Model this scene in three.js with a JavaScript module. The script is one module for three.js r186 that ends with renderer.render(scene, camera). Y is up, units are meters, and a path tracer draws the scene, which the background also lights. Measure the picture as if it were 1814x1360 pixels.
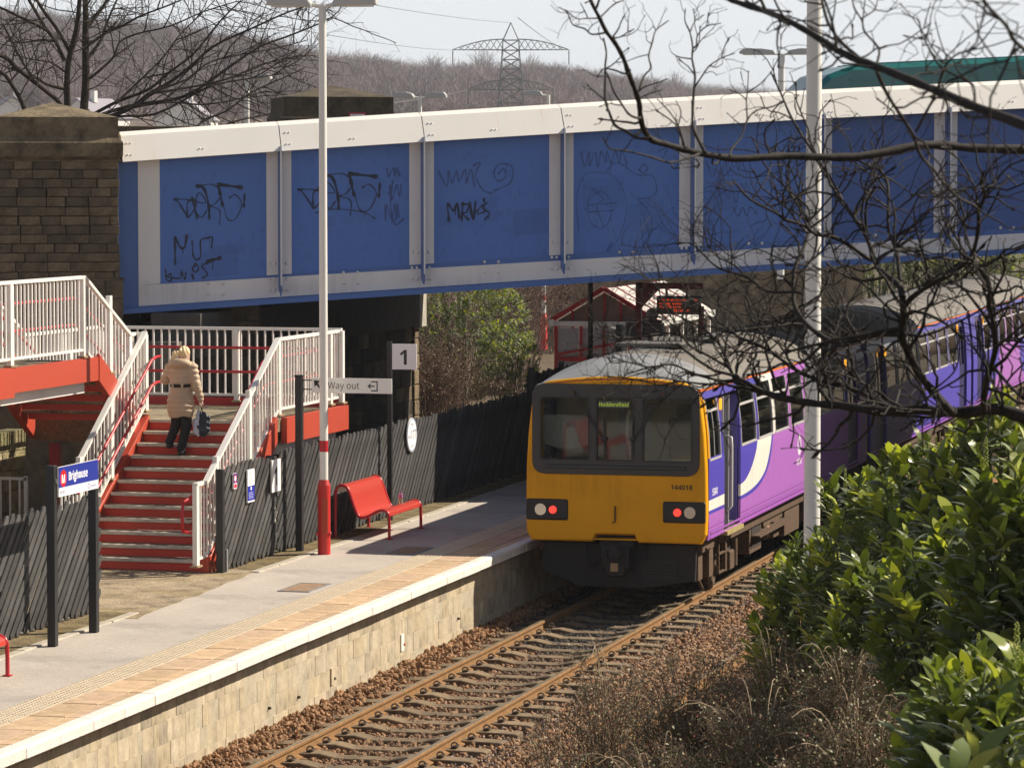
import * as THREE from 'three';
import { mergeGeometries, toCreasedNormals, mergeVertices } from 'three/addons/utils/BufferGeometryUtils.js';
import { RoundedBoxGeometry } from 'three/addons/geometries/RoundedBoxGeometry.js';
import { MarchingCubes } from 'three/addons/objects/MarchingCubes.js';

// ---------------------------------------------------------------- camera, sky, sun, exposure
const clamp = (x, a = 0, b = 1) => Math.min(b, Math.max(a, x));
const scene = new THREE.Scene();
const camera = new THREE.PerspectiveCamera(12.518, 1024 / 767, 0.5, 4000);
camera.position.set(11.253, 6.239, 49.293);
camera.lookAt(11.253 - 25.05, 6.239 - 5.80, 49.293 - 96.45);
camera.focus = 50;
camera.userData.fStop = 15;
const SUN = new THREE.Vector3(1.03, 1, -0.68).normalize();
{
  const W = 512, H = 256, d = new Float32Array(W * H * 4);
  for (let j = 0; j < H; j++) for (let i = 0; i < W; i++) {
    const el = ((j + 0.5) / H - 0.5) * Math.PI, az = ((i + 0.5) / W - 0.5) * 2 * Math.PI;
    const y = Math.sin(el), x = Math.cos(az) * Math.cos(el), z = Math.sin(az) * Math.cos(el);
    const t = Math.pow(clamp((el - 0.06) / 1.1), 0.36), g = Math.max(0, x * SUN.x + y * SUN.y + z * SUN.z);
    const glow = 0.08 * Math.pow(g, 6), k = (j * W + i) * 4;
    const lo = [0.6, 0.625, 0.65], hi = [0.024, 0.049, 0.115];
    for (let c = 0; c < 3; c++) d[k + c] = y < 0 ? [0.1, 0.095, 0.08][c] : lo[c] + (hi[c] - lo[c]) * t + glow;
    d[k + 3] = 1;
  }
  const t = new THREE.DataTexture(d, W, H, THREE.RGBAFormat, THREE.FloatType);
  t.mapping = THREE.EquirectangularReflectionMapping; t.magFilter = THREE.LinearFilter; t.minFilter = THREE.LinearFilter; t.needsUpdate = true;
  scene.background = t; scene.environment = t;
}
const sun = new THREE.DirectionalLight(new THREE.Color().setRGB(1, 0.9, 0.75), 5.0);
sun.position.copy(SUN).multiplyScalar(120); sun.castShadow = true;
sun.shadow.mapSize.set(4096, 4096); sun.shadow.radius = 1;
Object.assign(sun.shadow.camera, { left: -70, right: 70, top: 70, bottom: -70, near: 1, far: 400 });
scene.add(sun, sun.target);
const renderer = new THREE.WebGLRenderer({ antialias: true });
renderer.toneMapping = THREE.LinearToneMapping;
renderer.toneMappingExposure = 1.46;
renderer.shadowMap.enabled = true;
scene.fog = new THREE.FogExp2(new THREE.Color().setRGB(0.8, 0.84, 0.9), 0.0002);

// ---------------------------------------------------------------- helpers
let seedState = 7;
function rng(s) { let a = s >>> 0; return () => { a = (a + 0x6d2b79f5) | 0; let t = Math.imul(a ^ (a >>> 15), 1 | a); t = (t + Math.imul(t ^ (t >>> 7), 61 | t)) ^ t; return ((t ^ (t >>> 14)) >>> 0) / 4294967296; }; }
const R = rng(seedState);
const rr = (a, b, f = R) => a + (b - a) * f();
const V = (x, y, z) => new THREE.Vector3(x, y, z);
const taken = new Map();
function numbered(n) { const k = taken.get(n) ?? 0; taken.set(n, k + 1); return k ? n + '_' + String(k).padStart(3, '0') : n; }
function noiseGrid(p, s) { const r = rng(s), a = new Float32Array(p * p); for (let i = 0; i < p * p; i++) a[i] = r(); return (u, v) => {
  let x = u * p, y = v * p; const ix = Math.floor(x), iy = Math.floor(y); x -= ix; y -= iy; x = x * x * (3 - 2 * x); y = y * y * (3 - 2 * y);
  const g = (i, j) => a[(((j % p) + p) % p) * p + (((i % p) + p) % p)];
  return (g(ix, iy) * (1 - x) + g(ix + 1, iy) * x) * (1 - y) + (g(ix, iy + 1) * (1 - x) + g(ix + 1, iy + 1) * x) * y; }; }
function fbm(p, s, oct = 4) { const n = []; for (let i = 0; i < oct; i++) n.push(noiseGrid(p << i, s + i * 17)); return (u, v) => { let t = 0, w = 0.5, q = 0; for (const f of n) { t += w * f(u, v); q += w; w *= 0.55; } return t / q; }; }
const toS = (x) => (x <= 0.0031308 ? 12.92 * x : 1.055 * Math.pow(x, 1 / 2.4) - 0.055);
function tex(n, metres, fn, srgb = true, my = metres) {
  const d = new Uint8Array(n * n * 4);
  for (let j = 0; j < n; j++) for (let i = 0; i < n; i++) { const c = fn((i + 0.5) / n, (j + 0.5) / n), k = (j * n + i) * 4; const a = Array.isArray(c) ? c : [c, c, c]; for (let q = 0; q < 3; q++) d[k + q] = 255 * clamp(srgb ? toS(a[q]) : a[q]); d[k + 3] = 255; }
  const t = new THREE.DataTexture(d, n, n); t.wrapS = t.wrapT = THREE.RepeatWrapping; t.magFilter = THREE.LinearFilter; t.minFilter = THREE.LinearMipmapLinearFilter; t.generateMipmaps = true;
  t.repeat.set(1 / metres, 1 / my); if (srgb) t.colorSpace = THREE.SRGBColorSpace; t.needsUpdate = true; return t;
}
function canvasTex(w, h, draw) { const c = document.createElement('canvas'); c.width = w; c.height = h; draw(c.getContext('2d'), w, h); const t = new THREE.CanvasTexture(c); t.colorSpace = THREE.SRGBColorSpace; t.anisotropy = 8; return t; }
function M(rgb, rough = 0.8, o = {}) { const C = o.transmission !== undefined || o.clearcoat || o.sheen ? THREE.MeshPhysicalMaterial : THREE.MeshStandardMaterial; const m = new C({ roughness: rough, metalness: 0, ...o }); if (rgb) m.color.setRGB(...rgb); return m; }
function plain(g) { const q = g.index ? g.toNonIndexed() : g; for (const k of Object.keys(q.attributes)) if (!['position', 'normal', 'uv'].includes(k)) q.deleteAttribute(k); if (!q.attributes.normal) q.computeVertexNormals(); if (!q.attributes.uv) q.setAttribute('uv', new THREE.BufferAttribute(new Float32Array(q.attributes.position.count * 2), 2)); return q; }
function merge(a) { return Array.isArray(a) ? (a.length === 1 ? plain(a[0]) : mergeGeometries(a.map(plain))) : a; }
// uv in metres, taken along the two axes nearest to each face; off shifts the pattern so that alike pieces differ
function metric(g, off = 0) { g = plain(g); const p = g.attributes.position, n = g.attributes.normal, u = g.attributes.uv;
  for (let i = 0; i < p.count; i += 3) { let ax = 0, ay = 0, az = 0; for (let k = 0; k < 3; k++) { ax += Math.abs(n.getX(i + k)); ay += Math.abs(n.getY(i + k)); az += Math.abs(n.getZ(i + k)); }
    for (let k = i; k < i + 3 && k < p.count; k++) { const x = p.getX(k), y = p.getY(k), z = p.getZ(k); if (ax >= ay && ax >= az) u.setXY(k, z + off, y + off * 0.7); else if (ay >= az) u.setXY(k, z + off, x + off * 0.7); else u.setXY(k, x + off, y + off * 0.7); } }
  return g; }
function mesh(name, geo, m, parent, uv = true) { let g = merge(geo); if (uv && !g.userData.metric) { g = metric(g); g.userData.metric = true; } const o = new THREE.Mesh(g, m); o.name = parent ? name : numbered(name); o.castShadow = o.receiveShadow = true; (parent || scene).add(o); return o; }
function tag(o, label, category, group, kind) { o.userData.label = label; if (category) o.userData.category = category; if (group) o.userData.group = group; if (kind) o.userData.kind = kind; return o; }
function thing(name, label, category, pos = [0, 0, 0], turn = 0, group) { const o = new THREE.Group(); o.name = numbered(name); o.position.set(...pos); o.rotation.y = turn; scene.add(o); return tag(o, label, category, group); }
const ordinal = (n) => { const u = ['', 'first', 'second', 'third', 'fourth', 'fifth', 'sixth', 'seventh', 'eighth', 'ninth', 'tenth', 'eleventh', 'twelfth', 'thirteenth', 'fourteenth', 'fifteenth', 'sixteenth', 'seventeenth', 'eighteenth', 'nineteenth']; if (n < 20) return u[n]; const t = Math.floor(n / 10), k = n % 10; return k ? ['twenty', 'thirty', 'forty'][t - 2] + ' ' + u[k] : ['twentieth', 'thirtieth', 'fortieth'][t - 2]; };
function structure(o, label) { o.userData.kind = 'structure'; if (label) o.userData.label = label; return o; }
function copyOf(src, label, pos, turn = src.rotation.y) { const c = src.clone(); c.name = numbered(src.name.replace(/_\d{3}$/, '')); c.userData = { ...src.userData, label }; c.position.set(...pos); c.rotation.y = turn; scene.add(c); return c; }
const box = (w, h, d, x = 0, y = 0, z = 0, rx = 0, ry = 0, rz = 0) => { const g = new THREE.BoxGeometry(w, h, d); if (rx) g.rotateX(rx); if (ry) g.rotateY(ry); if (rz) g.rotateZ(rz); return g.translate(x, y, z); };
const rbox = (w, h, d, r, x = 0, y = 0, z = 0) => new RoundedBoxGeometry(w, h, d, 1, Math.min(r, w / 2.01, h / 2.01, d / 2.01)).translate(x, y, z);
const span = (x0, x1, y0, y1, z0, z1) => box(x1 - x0, y1 - y0, z1 - z0, (x0 + x1) / 2, (y0 + y1) / 2, (z0 + z1) / 2);
const cyl = (r0, r1, h, x = 0, y = 0, z = 0, n = 14) => new THREE.CylinderGeometry(r1, r0, h, n).translate(x, y + h / 2, z);
function bar(a, b, w, h) { const d = b.clone().sub(a), L = d.length(), g = new THREE.BoxGeometry(w, h, L); const m = new THREE.Matrix4().lookAt(V(0, 0, 0), d, Math.abs(d.y) > 0.99 * L ? V(0, 0, 1) : V(0, 1, 0)); g.applyMatrix4(m); const c = a.clone().add(b).multiplyScalar(0.5); return g.translate(c.x, c.y, c.z); }
// a tube of given radius at each point
function limb(pts, rad, n = 6, cap = true) {
  const P = [], N = [], I = []; let up = V(0.31, 0.87, 0.4).normalize();
  for (let i = 0; i < pts.length; i++) { const t = pts[Math.min(i + 1, pts.length - 1)].clone().sub(pts[Math.max(i - 1, 0)]).normalize(); const s = V().crossVectors(t, up); if (s.lengthSq() < 1e-6) s.set(1, 0, 0); s.normalize(); const q = V().crossVectors(s, t); up = q.clone();
    for (let k = 0; k < n; k++) { const a = (k / n) * Math.PI * 2, d = s.clone().multiplyScalar(Math.cos(a)).addScaledVector(q, Math.sin(a)); const r = Array.isArray(rad) ? rad[i] : rad; P.push(pts[i].x + d.x * r, pts[i].y + d.y * r, pts[i].z + d.z * r); N.push(d.x, d.y, d.z); } }
  for (let i = 0; i + 1 < pts.length; i++) for (let k = 0; k < n; k++) { const a = i * n + k, b = i * n + ((k + 1) % n); I.push(a, a + n, b, b, a + n, b + n); }
  if (cap) for (const [o, f] of [[0, 1], [(pts.length - 1) * n, -1]]) for (let k = 1; k + 1 < n; k++) I.push(...(f > 0 ? [o, o + k, o + k + 1] : [o, o + k + 1, o + k]));
  const g = new THREE.BufferGeometry(); g.setAttribute('position', new THREE.Float32BufferAttribute(P, 3)); g.setAttribute('normal', new THREE.Float32BufferAttribute(N, 3)); g.setAttribute('uv', new THREE.Float32BufferAttribute(new Float32Array(P.length / 3 * 2), 2)); g.setIndex(I); return g;
}
function extrude(pts, depth, bevel = 0) { const g = new THREE.ExtrudeGeometry(new THREE.Shape(pts.map((p) => new THREE.Vector2(...p))), { depth, bevelEnabled: bevel > 0, bevelSize: bevel, bevelThickness: bevel, bevelSegments: 1, curveSegments: 4 }); return g; }
function quadUV(w, h) { return new THREE.PlaneGeometry(w, h); }

// ---------------------------------------------------------------- material palette
const n1 = fbm(4, 3, 6), n2 = fbm(8, 91, 5), n3 = fbm(32, 11, 3), n4 = fbm(3, 45, 5), n5 = fbm(64, 5, 2);
const T = {
  asphalt: tex(512, 3, (u, v) => { const a = 0.64 + 0.16 * (n1(u, v) - 0.5) + 0.13 * (n5(u, v) - 0.5) + (n3(u, v) > 0.78 ? -0.05 : 0) - 0.1 * clamp((n4(u, v) - 0.58) * 8); return [a, a * 0.985, a * 0.965]; }),
  asphaltBump: tex(512, 1, (u, v) => n5(u, v), false),
  grain: tex(512, 1.2, (u, v) => 0.55 + 0.35 * n2(u, v) + 0.25 * (n5(u, v) - 0.5)),
  stone: tex(512, 1.6, (u, v) => { const a = 0.42 + 0.75 * (n2(u, v) - 0.35) + 0.3 * (n3(u, v) - 0.5); return [a, a * 0.96, a * 0.9]; }),
  block: tex(512, 1.4, (u, v) => { const a = 0.72 + 0.3 * (n2(u, v) - 0.5) + 0.2 * (n3(u, v) - 0.5) + 0.22 * clamp((n1(u, v) - 0.58) * 6) - 0.3 * clamp((n4(u, v) - 0.5) * 6) * n3(u, v * 0.12); return [a, a * 0.97, a * 0.92]; }),
  stoneBump: tex(512, 0.8, (u, v) => 0.6 * n2(u, v) + 0.4 * n3(u, v), false),
  grime: tex(512, 2.5, (u, v) => { const s = n3(u * 1, v * 0.06), w = clamp((n1(u, v) - 0.42) * 3), a = 0.92 - 0.25 * w * s; return [a, a * 0.98, a * 0.95]; }),
  streak: tex(512, 3.1, (u, v) => { const s = clamp((n3(u, v * 0.05) - 0.62) * 5) * clamp((n1(u, v) - 0.45) * 4), a = 0.95 + 0.06 * (n2(u, v) - 0.5); return [a - 0.06 * s, a - 0.13 * s, a - 0.22 * s]; }),
  paint: tex(512, 2.2, (u, v) => { const a = 0.93 + 0.1 * (n1(u, v) - 0.5) - (n3(u, v) > 0.8 ? 0.06 : 0); return a; }),
  wood: tex(512, 1.5, (u, v) => { const g = n5(u * 1, v * 0.04), k = n1(u, v), a = 0.35 + 0.5 * (g - 0.3) + 0.5 * (k - 0.4) + (n3(u, v) > 0.76 ? 0.25 : 0); return [a, a, a * 0.98]; }),
  rust: tex(512, 0.9, (u, v) => { const k = n2(u, v), f = n3(u, v), a = 0.5 + 0.5 * (f - 0.5); return [a * (0.85 + 0.3 * k), a * (0.72 + 0.2 * k), a * (0.6 + 0.1 * k)]; }),
  bark: tex(256, 0.5, (u, v) => { const a = 0.45 + 0.8 * (n5(u, v * 0.3) - 0.5) + 0.5 * (n2(u, v) - 0.5); return [a, a * 0.93, a * 0.86]; }),
  dirt: tex(512, 2, (u, v) => { const a = 0.5 + 0.6 * (n2(u, v) - 0.5) + 0.4 * (n5(u, v) - 0.5), m = clamp((n4(u, v) - 0.5) * 5); return [a * (1 - 0.1 * m), a * 0.92 * (1 - 0.12 * m), a * (0.75 - 0.2 * m)]; }),
};
const K = {
  white: M([0.86, 0.83, 0.77], 0.45, { map: T.paint }),
  cream: M([0.9, 0.86, 0.79], 0.5, { map: T.streak }),
  blue: M([0.08, 0.175, 0.47], 0.42, { map: T.paint }),
  girderWhite: M([0.9, 0.87, 0.85], 0.5, { map: T.grime }),
  red: M([0.5, 0.072, 0.038], 0.42, { map: T.paint }),
  redDark: M([0.42, 0.02, 0.022], 0.45, { map: T.paint }),
  railRed: M([0.5, 0.02, 0.028], 0.3),
  darkMetal: M([0.018, 0.018, 0.02], 0.5),
  black: M([0.012, 0.012, 0.013], 0.6),
  steel: M([0.25, 0.25, 0.25], 0.45, { metalness: 0.8 }),
  grey: M([0.3, 0.3, 0.3], 0.6, { map: T.grain }),
  stone: M([0.42, 0.34, 0.23], 0.95, { map: T.stone, bumpMap: T.stoneBump, bumpScale: 0.02 }),
  stoneDark: M([0.13, 0.115, 0.09], 0.95, { map: T.stone, bumpMap: T.stoneBump, bumpScale: 0.02 }),
  mortar: M([0.21, 0.19, 0.155], 1, { map: T.grain }),
  concrete: M([0.5, 0.46, 0.39], 0.9, { map: T.grain, bumpMap: T.asphaltBump, bumpScale: 0.004 }),
  soil: M([0.2, 0.15, 0.09], 1, { map: T.dirt }),
  glass: M([0.9, 0.95, 0.95], 0.03, { transmission: 1, thickness: 0, ior: 1.5 }),
};

// ================================================================ the setting
structure(mesh('ground', new THREE.PlaneGeometry(3000, 3000, 4, 4).rotateX(-Math.PI / 2).translate(0, -0.75, -600), M([0.17, 0.14, 0.08], 1, { map: T.dirt })));
structure(mesh('trackbed', span(-1.62, 5.6, -0.9, -0.235, -70, 30), M([0.2, 0.13, 0.085], 1, { map: T.dirt, bumpMap: T.asphaltBump, bumpScale: 0.03 })));
structure(mesh('station_yard', span(-90, -7.7, -0.9, 0.88, -110, 40), K.soil));
// bank that climbs from the track to the camera's side
{
  const P = [], I = [], nx = 60, nz = 60; const f = fbm(4, 77, 4);
  for (let j = 0; j <= nz; j++) for (let i = 0; i <= nx; i++) { const x = 4.6 + (i / nx) * 40, z = -70 + (j / nz) * 130; const near = clamp((z - 2) / 26); const h = -0.28 + Math.pow(clamp((x - 4.9) / 5.5), 0.55) * (0.9 + 2.9 * near) + 0.35 * (f(x / 40 + 0.5, z / 60 + 0.5) - 0.5) * clamp((x - 5) / 2) * 0.6; P.push(x, h, z); }
  for (let j = 0; j < nz; j++) for (let i = 0; i < nx; i++) { const a = j * (nx + 1) + i, b = a + nx + 1; I.push(a, b, a + 1, a + 1, b, b + 1); }
  const g = new THREE.BufferGeometry(); g.setAttribute('position', new THREE.Float32BufferAttribute(P, 3)); g.setIndex(I); g.computeVertexNormals();
  structure(mesh('embankment', g, K.soil));
}
// ---- ballast: loose stones, nobody could count them
{
  const shapes = [0, 1, 2].map((s) => { const g = new THREE.IcosahedronGeometry(0.5, 0), r = rng(50 + s), p = g.attributes.position, seen = {}; for (let i = 0; i < p.count; i++) { const k = [p.getX(i), p.getY(i), p.getZ(i)].map((q) => q.toFixed(3)).join(); const q = seen[k] ?? (seen[k] = [rr(0.7, 1.25, r), rr(0.45, 0.95, r), rr(0.6, 1.1, r)]); p.setXYZ(i, p.getX(i) * q[0], p.getY(i) * q[1], p.getZ(i) * q[2]); } g.computeVertexNormals(); return plain(g); });
  const r = rng(21), lists = [[], [], []], nz = fbm(6, 8, 4);
  const surf = (x, z) => { const ax = Math.abs(x); if (x > 2.4) { const b = Math.abs(x - 3.33); return b < 0.7 ? -0.20 : -0.17; } if (ax < 0.62) return -0.19 + 0.012 * ax; if (ax < 1.32) return -0.165; if (x < -1.3) return -0.12; return -0.185; };
  const put = (x, z, size, y, col) => { const m = new THREE.Matrix4().compose(V(x, y, z), new THREE.Quaternion().setFromEuler(new THREE.Euler(r() * 6, r() * 6, r() * 6)), V(size, size * rr(0.7, 1, r), size * rr(0.8, 1.25, r))); lists[Math.floor(r() * 3)].push([m, col]); };
  for (let z = -16; z < 25; z += 0.1) for (let x = -1.6; x < 5.0; x += 0.1) {
    const many = z > -4 || x > 0.7 ? 3.1 : 1.4; let k = Math.floor(many + r()); while (k-- > 0) {
      const px = x + r() * 0.1, pz = z + r() * 0.1, ax = Math.abs(px), inside = ax < 0.66, chairs = (ax > 0.6 && ax < 0.95) || (px > 0.8 && px < 1.5);
      if (ax > 0.69 && ax < 0.84) continue;
      const big = nz(px / 8 + 0.5, pz / 24 + 0.5), v = rr(0.65, 1.3, r);
      let c = [0.3 * v, 0.168 * v, 0.088 * v], s = rr(0.045, 0.1, r);
      if ((inside && px > -0.3) || (ax < 1.25 && pz < 3.4)) { const oilShade = clamp((inside ? 6.2 : 3.2) / 3.2 - pz / 3.2 + (big - 0.5) * 2.4); c = [0.26 + (0.06 - 0.26) * oilShade, 0.155 + (0.054 - 0.155) * oilShade, 0.09 + (0.05 - 0.09) * oilShade].map((q) => q * v); }  // oily stones; the train's shadow ahead is also deepened in their colour
      if (chairs && r() < 0.3 + 0.35 * (big > 0.5)) { c = [0.42 * v, 0.33 * v, 0.28 * v]; s = rr(0.02, 0.04, r); }
      if (px > 1.3 && r() < 0.25) { c = [0.36 * v, 0.24 * v, 0.15 * v]; }
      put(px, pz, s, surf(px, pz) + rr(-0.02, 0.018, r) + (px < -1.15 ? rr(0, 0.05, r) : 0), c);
    }
  }
  const host = new THREE.Group(); host.name = 'ballast'; tag(host, 'reddish brown ballast stones filling the track bed between sleepers', 'ballast', null, 'stuff'); scene.add(host);
  const bm = M([1, 1, 1], 0.95);
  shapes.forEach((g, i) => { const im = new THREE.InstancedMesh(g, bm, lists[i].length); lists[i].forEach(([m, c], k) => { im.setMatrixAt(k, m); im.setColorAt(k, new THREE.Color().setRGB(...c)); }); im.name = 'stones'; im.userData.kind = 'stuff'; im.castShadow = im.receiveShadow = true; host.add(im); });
}
// ---- rails: a real bullhead-free flat-bottom section, run along z
{
  const prof = [[-0.07, -0.159], [0.07, -0.159], [0.07, -0.147], [0.012, -0.128], [0.009, -0.05], [0.034, -0.036], [0.036, -0.008], [0.026, 0], [-0.026, 0], [-0.036, -0.008], [-0.034, -0.036], [-0.009, -0.05], [-0.012, -0.128], [-0.07, -0.147]];
  const railM = M([0.5, 0.31, 0.13], 0.8, { map: T.rust, bumpMap: T.stoneBump, bumpScale: 0.002 }), headM = M([0.45, 0.36, 0.24], 0.38, { metalness: 0.5, map: T.grain });
  const rail = (x, z0, z1, label, group) => { const t = thing('rail', label, 'rail', [x, 0, 0], 0, group); mesh('rail_section', extrude(prof, z1 - z0).translate(0, 0, z0), railM, t); mesh('running_surface', span(-0.024, 0.024, 0.0005, 0.003, z0, z1), headM, t); return t; };
  rail(-0.7525, -70, 30, 'rust brown rail of the near track, the one beside the platform', 'rails of the near track');
  rail(0.7525, -70, 30, 'rust brown rail of the near track, the one away from the platform', 'rails of the near track');
  rail(2.58, -70, 30, 'rusty rail of the second track, disappearing under the laurel bush');
  rail(4.085, -70, 30, 'rail of the second track hidden behind the laurel bushes');
}
// ---- concrete sleepers with their rail clips
{
  const top = [[-1.25, -0.145], [-1.22, -0.135], [-0.5, -0.118], [-0.3, -0.16], [0.3, -0.16], [0.5, -0.118], [1.22, -0.135], [1.25, -0.145], [1.25, -0.33], [-1.25, -0.33]];
  const g = metric(extrude(top, 0.235, 0.008).translate(0, 0, -0.1175)); g.userData.metric = true;
  const mats = [0.9, 1, 1.12].map((k) => M([0.34 * k, 0.25 * k, 0.155 * k], 0.95, { map: T.stone, bumpMap: T.stoneBump, bumpScale: 0.006 }));
  const clipM = M([0.075, 0.052, 0.034], 0.75);
  const ring = []; for (let i = 0; i <= 12; i++) { const a = -0.5 + (i / 12) * 5.4; ring.push(V(0.028 * Math.cos(a), 0.03 + 0.028 * Math.sin(a), 0.0)); }
  const clipG = merge([limb(ring.map((p, i) => V(p.x, p.y, -0.055 + i * 0.009)), 0.0105, 6), box(0.06, 0.035, 0.1, 0, 0.0, 0), box(0.05, 0.012, 0.13, -0.02, 0.02, 0)]); clipG.userData.metric = true;
  let k = 0;
  for (let z = 20.95; z > -9; z -= 0.656, k++) {
    const s = thing('sleeper', k === 0 ? 'concrete sleeper at the near end of the track' : 'brown stained concrete sleeper with dished middle under the rails', 'sleeper', [rr(-0.02, 0.02), 0, z], rr(-0.006, 0.006), 'sleepers of the near track');
    const away = Math.ceil(z / 0.656); s.userData.label = z > 0.2 ? `concrete sleeper, ${ordinal(away)} one counted out from the train front` : `shaded concrete sleeper, ${ordinal(1 - away)} one counted in under the train`;
    mesh('beam', g, mats[k % 3], s);
    for (const [x, f] of [[-0.86, 1], [-0.645, -1], [0.645, 1], [0.86, -1]]) { const c = mesh('rail_clip', clipG, clipM, s); c.position.set(x, -0.108, 0); if (f < 0) c.rotation.y = Math.PI; }
  }
}
// ---- platform
const platform = structure(new THREE.Group()); platform.name = 'platform'; scene.add(platform);
{
  const asph = M([0.72, 0.645, 0.565], 0.92, { map: T.asphalt, bumpMap: T.asphaltBump, bumpScale: 0.003 });
  mesh('fill', span(-7.7, -1.62, -0.9, 0.72, -62, 26), K.mortar, platform);
  mesh('asphalt_surface', span(-7.7, -2.525, 0.72, 0.905, -62, 26), asph, platform);
  // browner worn surfacing in front of the stairs, with an uneven edge
  const apron = []; const ra = rng(4); for (let z = 9.4; z > 3.4; z -= 0.35) apron.push([z, -3.86 - 0.28 * clamp((8.5 - z) / 5) + rr(-0.05, 0.05, ra)]);
  mesh('apron_surface', extrude([[9.4, -7.69], ...apron, [3.4, -7.69]].map(([z, x]) => [x, -z]), 0.004).rotateX(-Math.PI / 2).translate(0, 0.9055, 0), M([0.62, 0.53, 0.42], 0.95, { map: T.dirt, bumpMap: T.asphaltBump, bumpScale: 0.008 }), platform);
  // soil verge and concrete edging along the fence
  const vergeM = M([0.36, 0.29, 0.17], 1, { map: T.dirt, bumpMap: T.asphaltBump, bumpScale: 0.012 }), edgeM = M([0.62, 0.55, 0.44], 0.9, { map: T.grain });
  for (const [a, b] of [[-14, 3.95], [8.9, 17]]) {
    mesh('verge', span(-4.62, -4.13, 0.9, 0.9125, a, b), vergeM, platform);
    for (let z = a; z < b - 0.1; z += 0.915) { const e = mesh('edging_kerb', rbox(0.13, 0.06, 0.9, 0.01), edgeM, platform); e.position.set(-4.06 + rr(-0.012, 0.012), 0.89 + rr(-0.004, 0.006), z + 0.45); e.rotation.y = rr(-0.012, 0.012); }
  }
  // tactile paving: 0.4 m slabs with real blisters
  const tg = rbox(0.392, 0.06, 0.396, 0.006), tm = [0.94, 1, 1.05].map((k) => M([0.72 * k, 0.6 * k, 0.44 * k], 0.9, { map: T.grain }));
  const dots = [];
  for (let z = -9.8, i = 0; z < 21; z += 0.4, i++) { const s = mesh('tactile_slab', tg, tm[(i * 7 + (i >> 1)) % 3], platform); s.position.set(-2.325, 0.884 + rr(-0.001, 0.001), z + 0.2);
    for (let a = 0; a < 6; a++) for (let b = 0; b < 6; b++) dots.push([-2.325 + (a - 2.5) * 0.0645, 0.9145, z + 0.2 + (b - 2.5) * 0.0645]); }
  const dg = new THREE.CylinderGeometry(0.0135, 0.02, 0.007, 8); const dm = new THREE.InstancedMesh(dg, M([0.62, 0.5, 0.35], 0.9), dots.length); dots.forEach((p, i) => dm.setMatrixAt(i, new THREE.Matrix4().makeTranslation(p[0], p[1] + 0.0025, p[2]))); dm.name = 'blisters'; dm.userData.kind = 'stuff'; dm.castShadow = dm.receiveShadow = true; platform.add(dm);
  // buff slabs, border slabs and white coping stones
  const pm = [0.9, 1, 1.08, 0.97].map((k, i) => M([0.74 * k, 0.52 * k, 0.315 * k * (i === 3 ? 1.08 : 1)], 0.9, { map: T.grain, bumpMap: T.asphaltBump, bumpScale: 0.003 }));
  const pg = rbox(0.38, 0.08, 0.842, 0.005), bg = rbox(0.155, 0.08, 0.842, 0.005);
  const cp = []; for (let i = 0; i <= 6; i++) { const a = (i / 6) * Math.PI / 2; cp.push([-1.415 - 0.03 + 0.03 * Math.sin(a), 0.885 + 0.03 * Math.cos(a)]); }
  const cg = metric(extrude([[-1.562, 0.79], [-1.562, 0.915], ...cp, [-1.415, 0.80], [-1.425, 0.79]], 0.852, 0.006)); cg.userData.metric = true;
  const cm = [0.97, 1, 1.02].map((k) => M([0.86 * k, 0.83 * k, 0.77 * k], 0.75, { map: T.grime, bumpMap: T.asphaltBump, bumpScale: 0.005 }));
  const corb = rbox(0.3, 0.085, 0.86, 0.01), corbShadeM = M([0.3, 0.25, 0.19], 0.95, { map: T.stone });  // corbel colour darkened to deepen the shadow under the coping
  for (let z = -20.3, i = 0; z < 21; z += 0.867, i++) {
    const s = mesh('paving_slab', pg, pm[(i * 5 + (i >> 2)) % 4], platform); s.position.set(-1.93, 0.8745 + rr(-0.002, 0.002), z + 0.43);
    const b = mesh('border_slab', bg, pm[(i * 3 + 1) % 4], platform); b.position.set(-1.648, 0.8745 + rr(-0.002, 0.001), z + 0.43);
    const c = mesh('coping_stone', cg, cm[i % 3], platform); c.position.set(rr(-0.004, 0.004), rr(-0.003, 0.003), z + 0.05);
    const q = mesh('corbel_stone', corb, corbShadeM, platform); q.position.set(-1.735 + rr(-0.003, 0.003), 0.744, z + 0.48);
  }
  // retaining wall of the platform, block by block
  const wallM = [[0.62, 0.53, 0.39], [0.6, 0.515, 0.375], [0.645, 0.56, 0.425], [0.585, 0.505, 0.38], [0.61, 0.515, 0.36], [0.5, 0.435, 0.335]].map((c) => M(c, 0.95, { map: T.block, bumpMap: T.stoneBump, bumpScale: 0.004 }));
  const widths = [0.13, 0.17, 0.24, 0.32, 0.44], hs = [0.245, 0.245, 0.22], bgeo = {};
  const rw = rng(99); let y = 0.70;
  for (let row = 0; row < 4; row++) { const h = [0.2, 0.245, 0.245, 0.22][row]; let z = -4.2 + rw() * 0.2; const narrow = row === 1 || row === 3;
    while (z < 19.5) { const w = narrow && rw() < 0.55 ? widths[Math.floor(rw() * 2)] : widths[2 + Math.floor(rw() * 3)]; const kv = Math.floor(rw() * 5), key = w + '_' + h + '_' + kv; const g = bgeo[key] ?? (bgeo[key] = Object.assign(metric(rbox(0.12, h - 0.002, w - 0.002, 0.003), kv * 0.37), { userData: { metric: true } }));
      const b = mesh('wall_block', g, wallM[rw() < 0.06 ? 5 : Math.floor(rw() * 5)], platform); b.position.set(-1.675 + rr(-0.004, 0.003, rw), y - h / 2, z + w / 2); z += w; }
    y -= h; }
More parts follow.
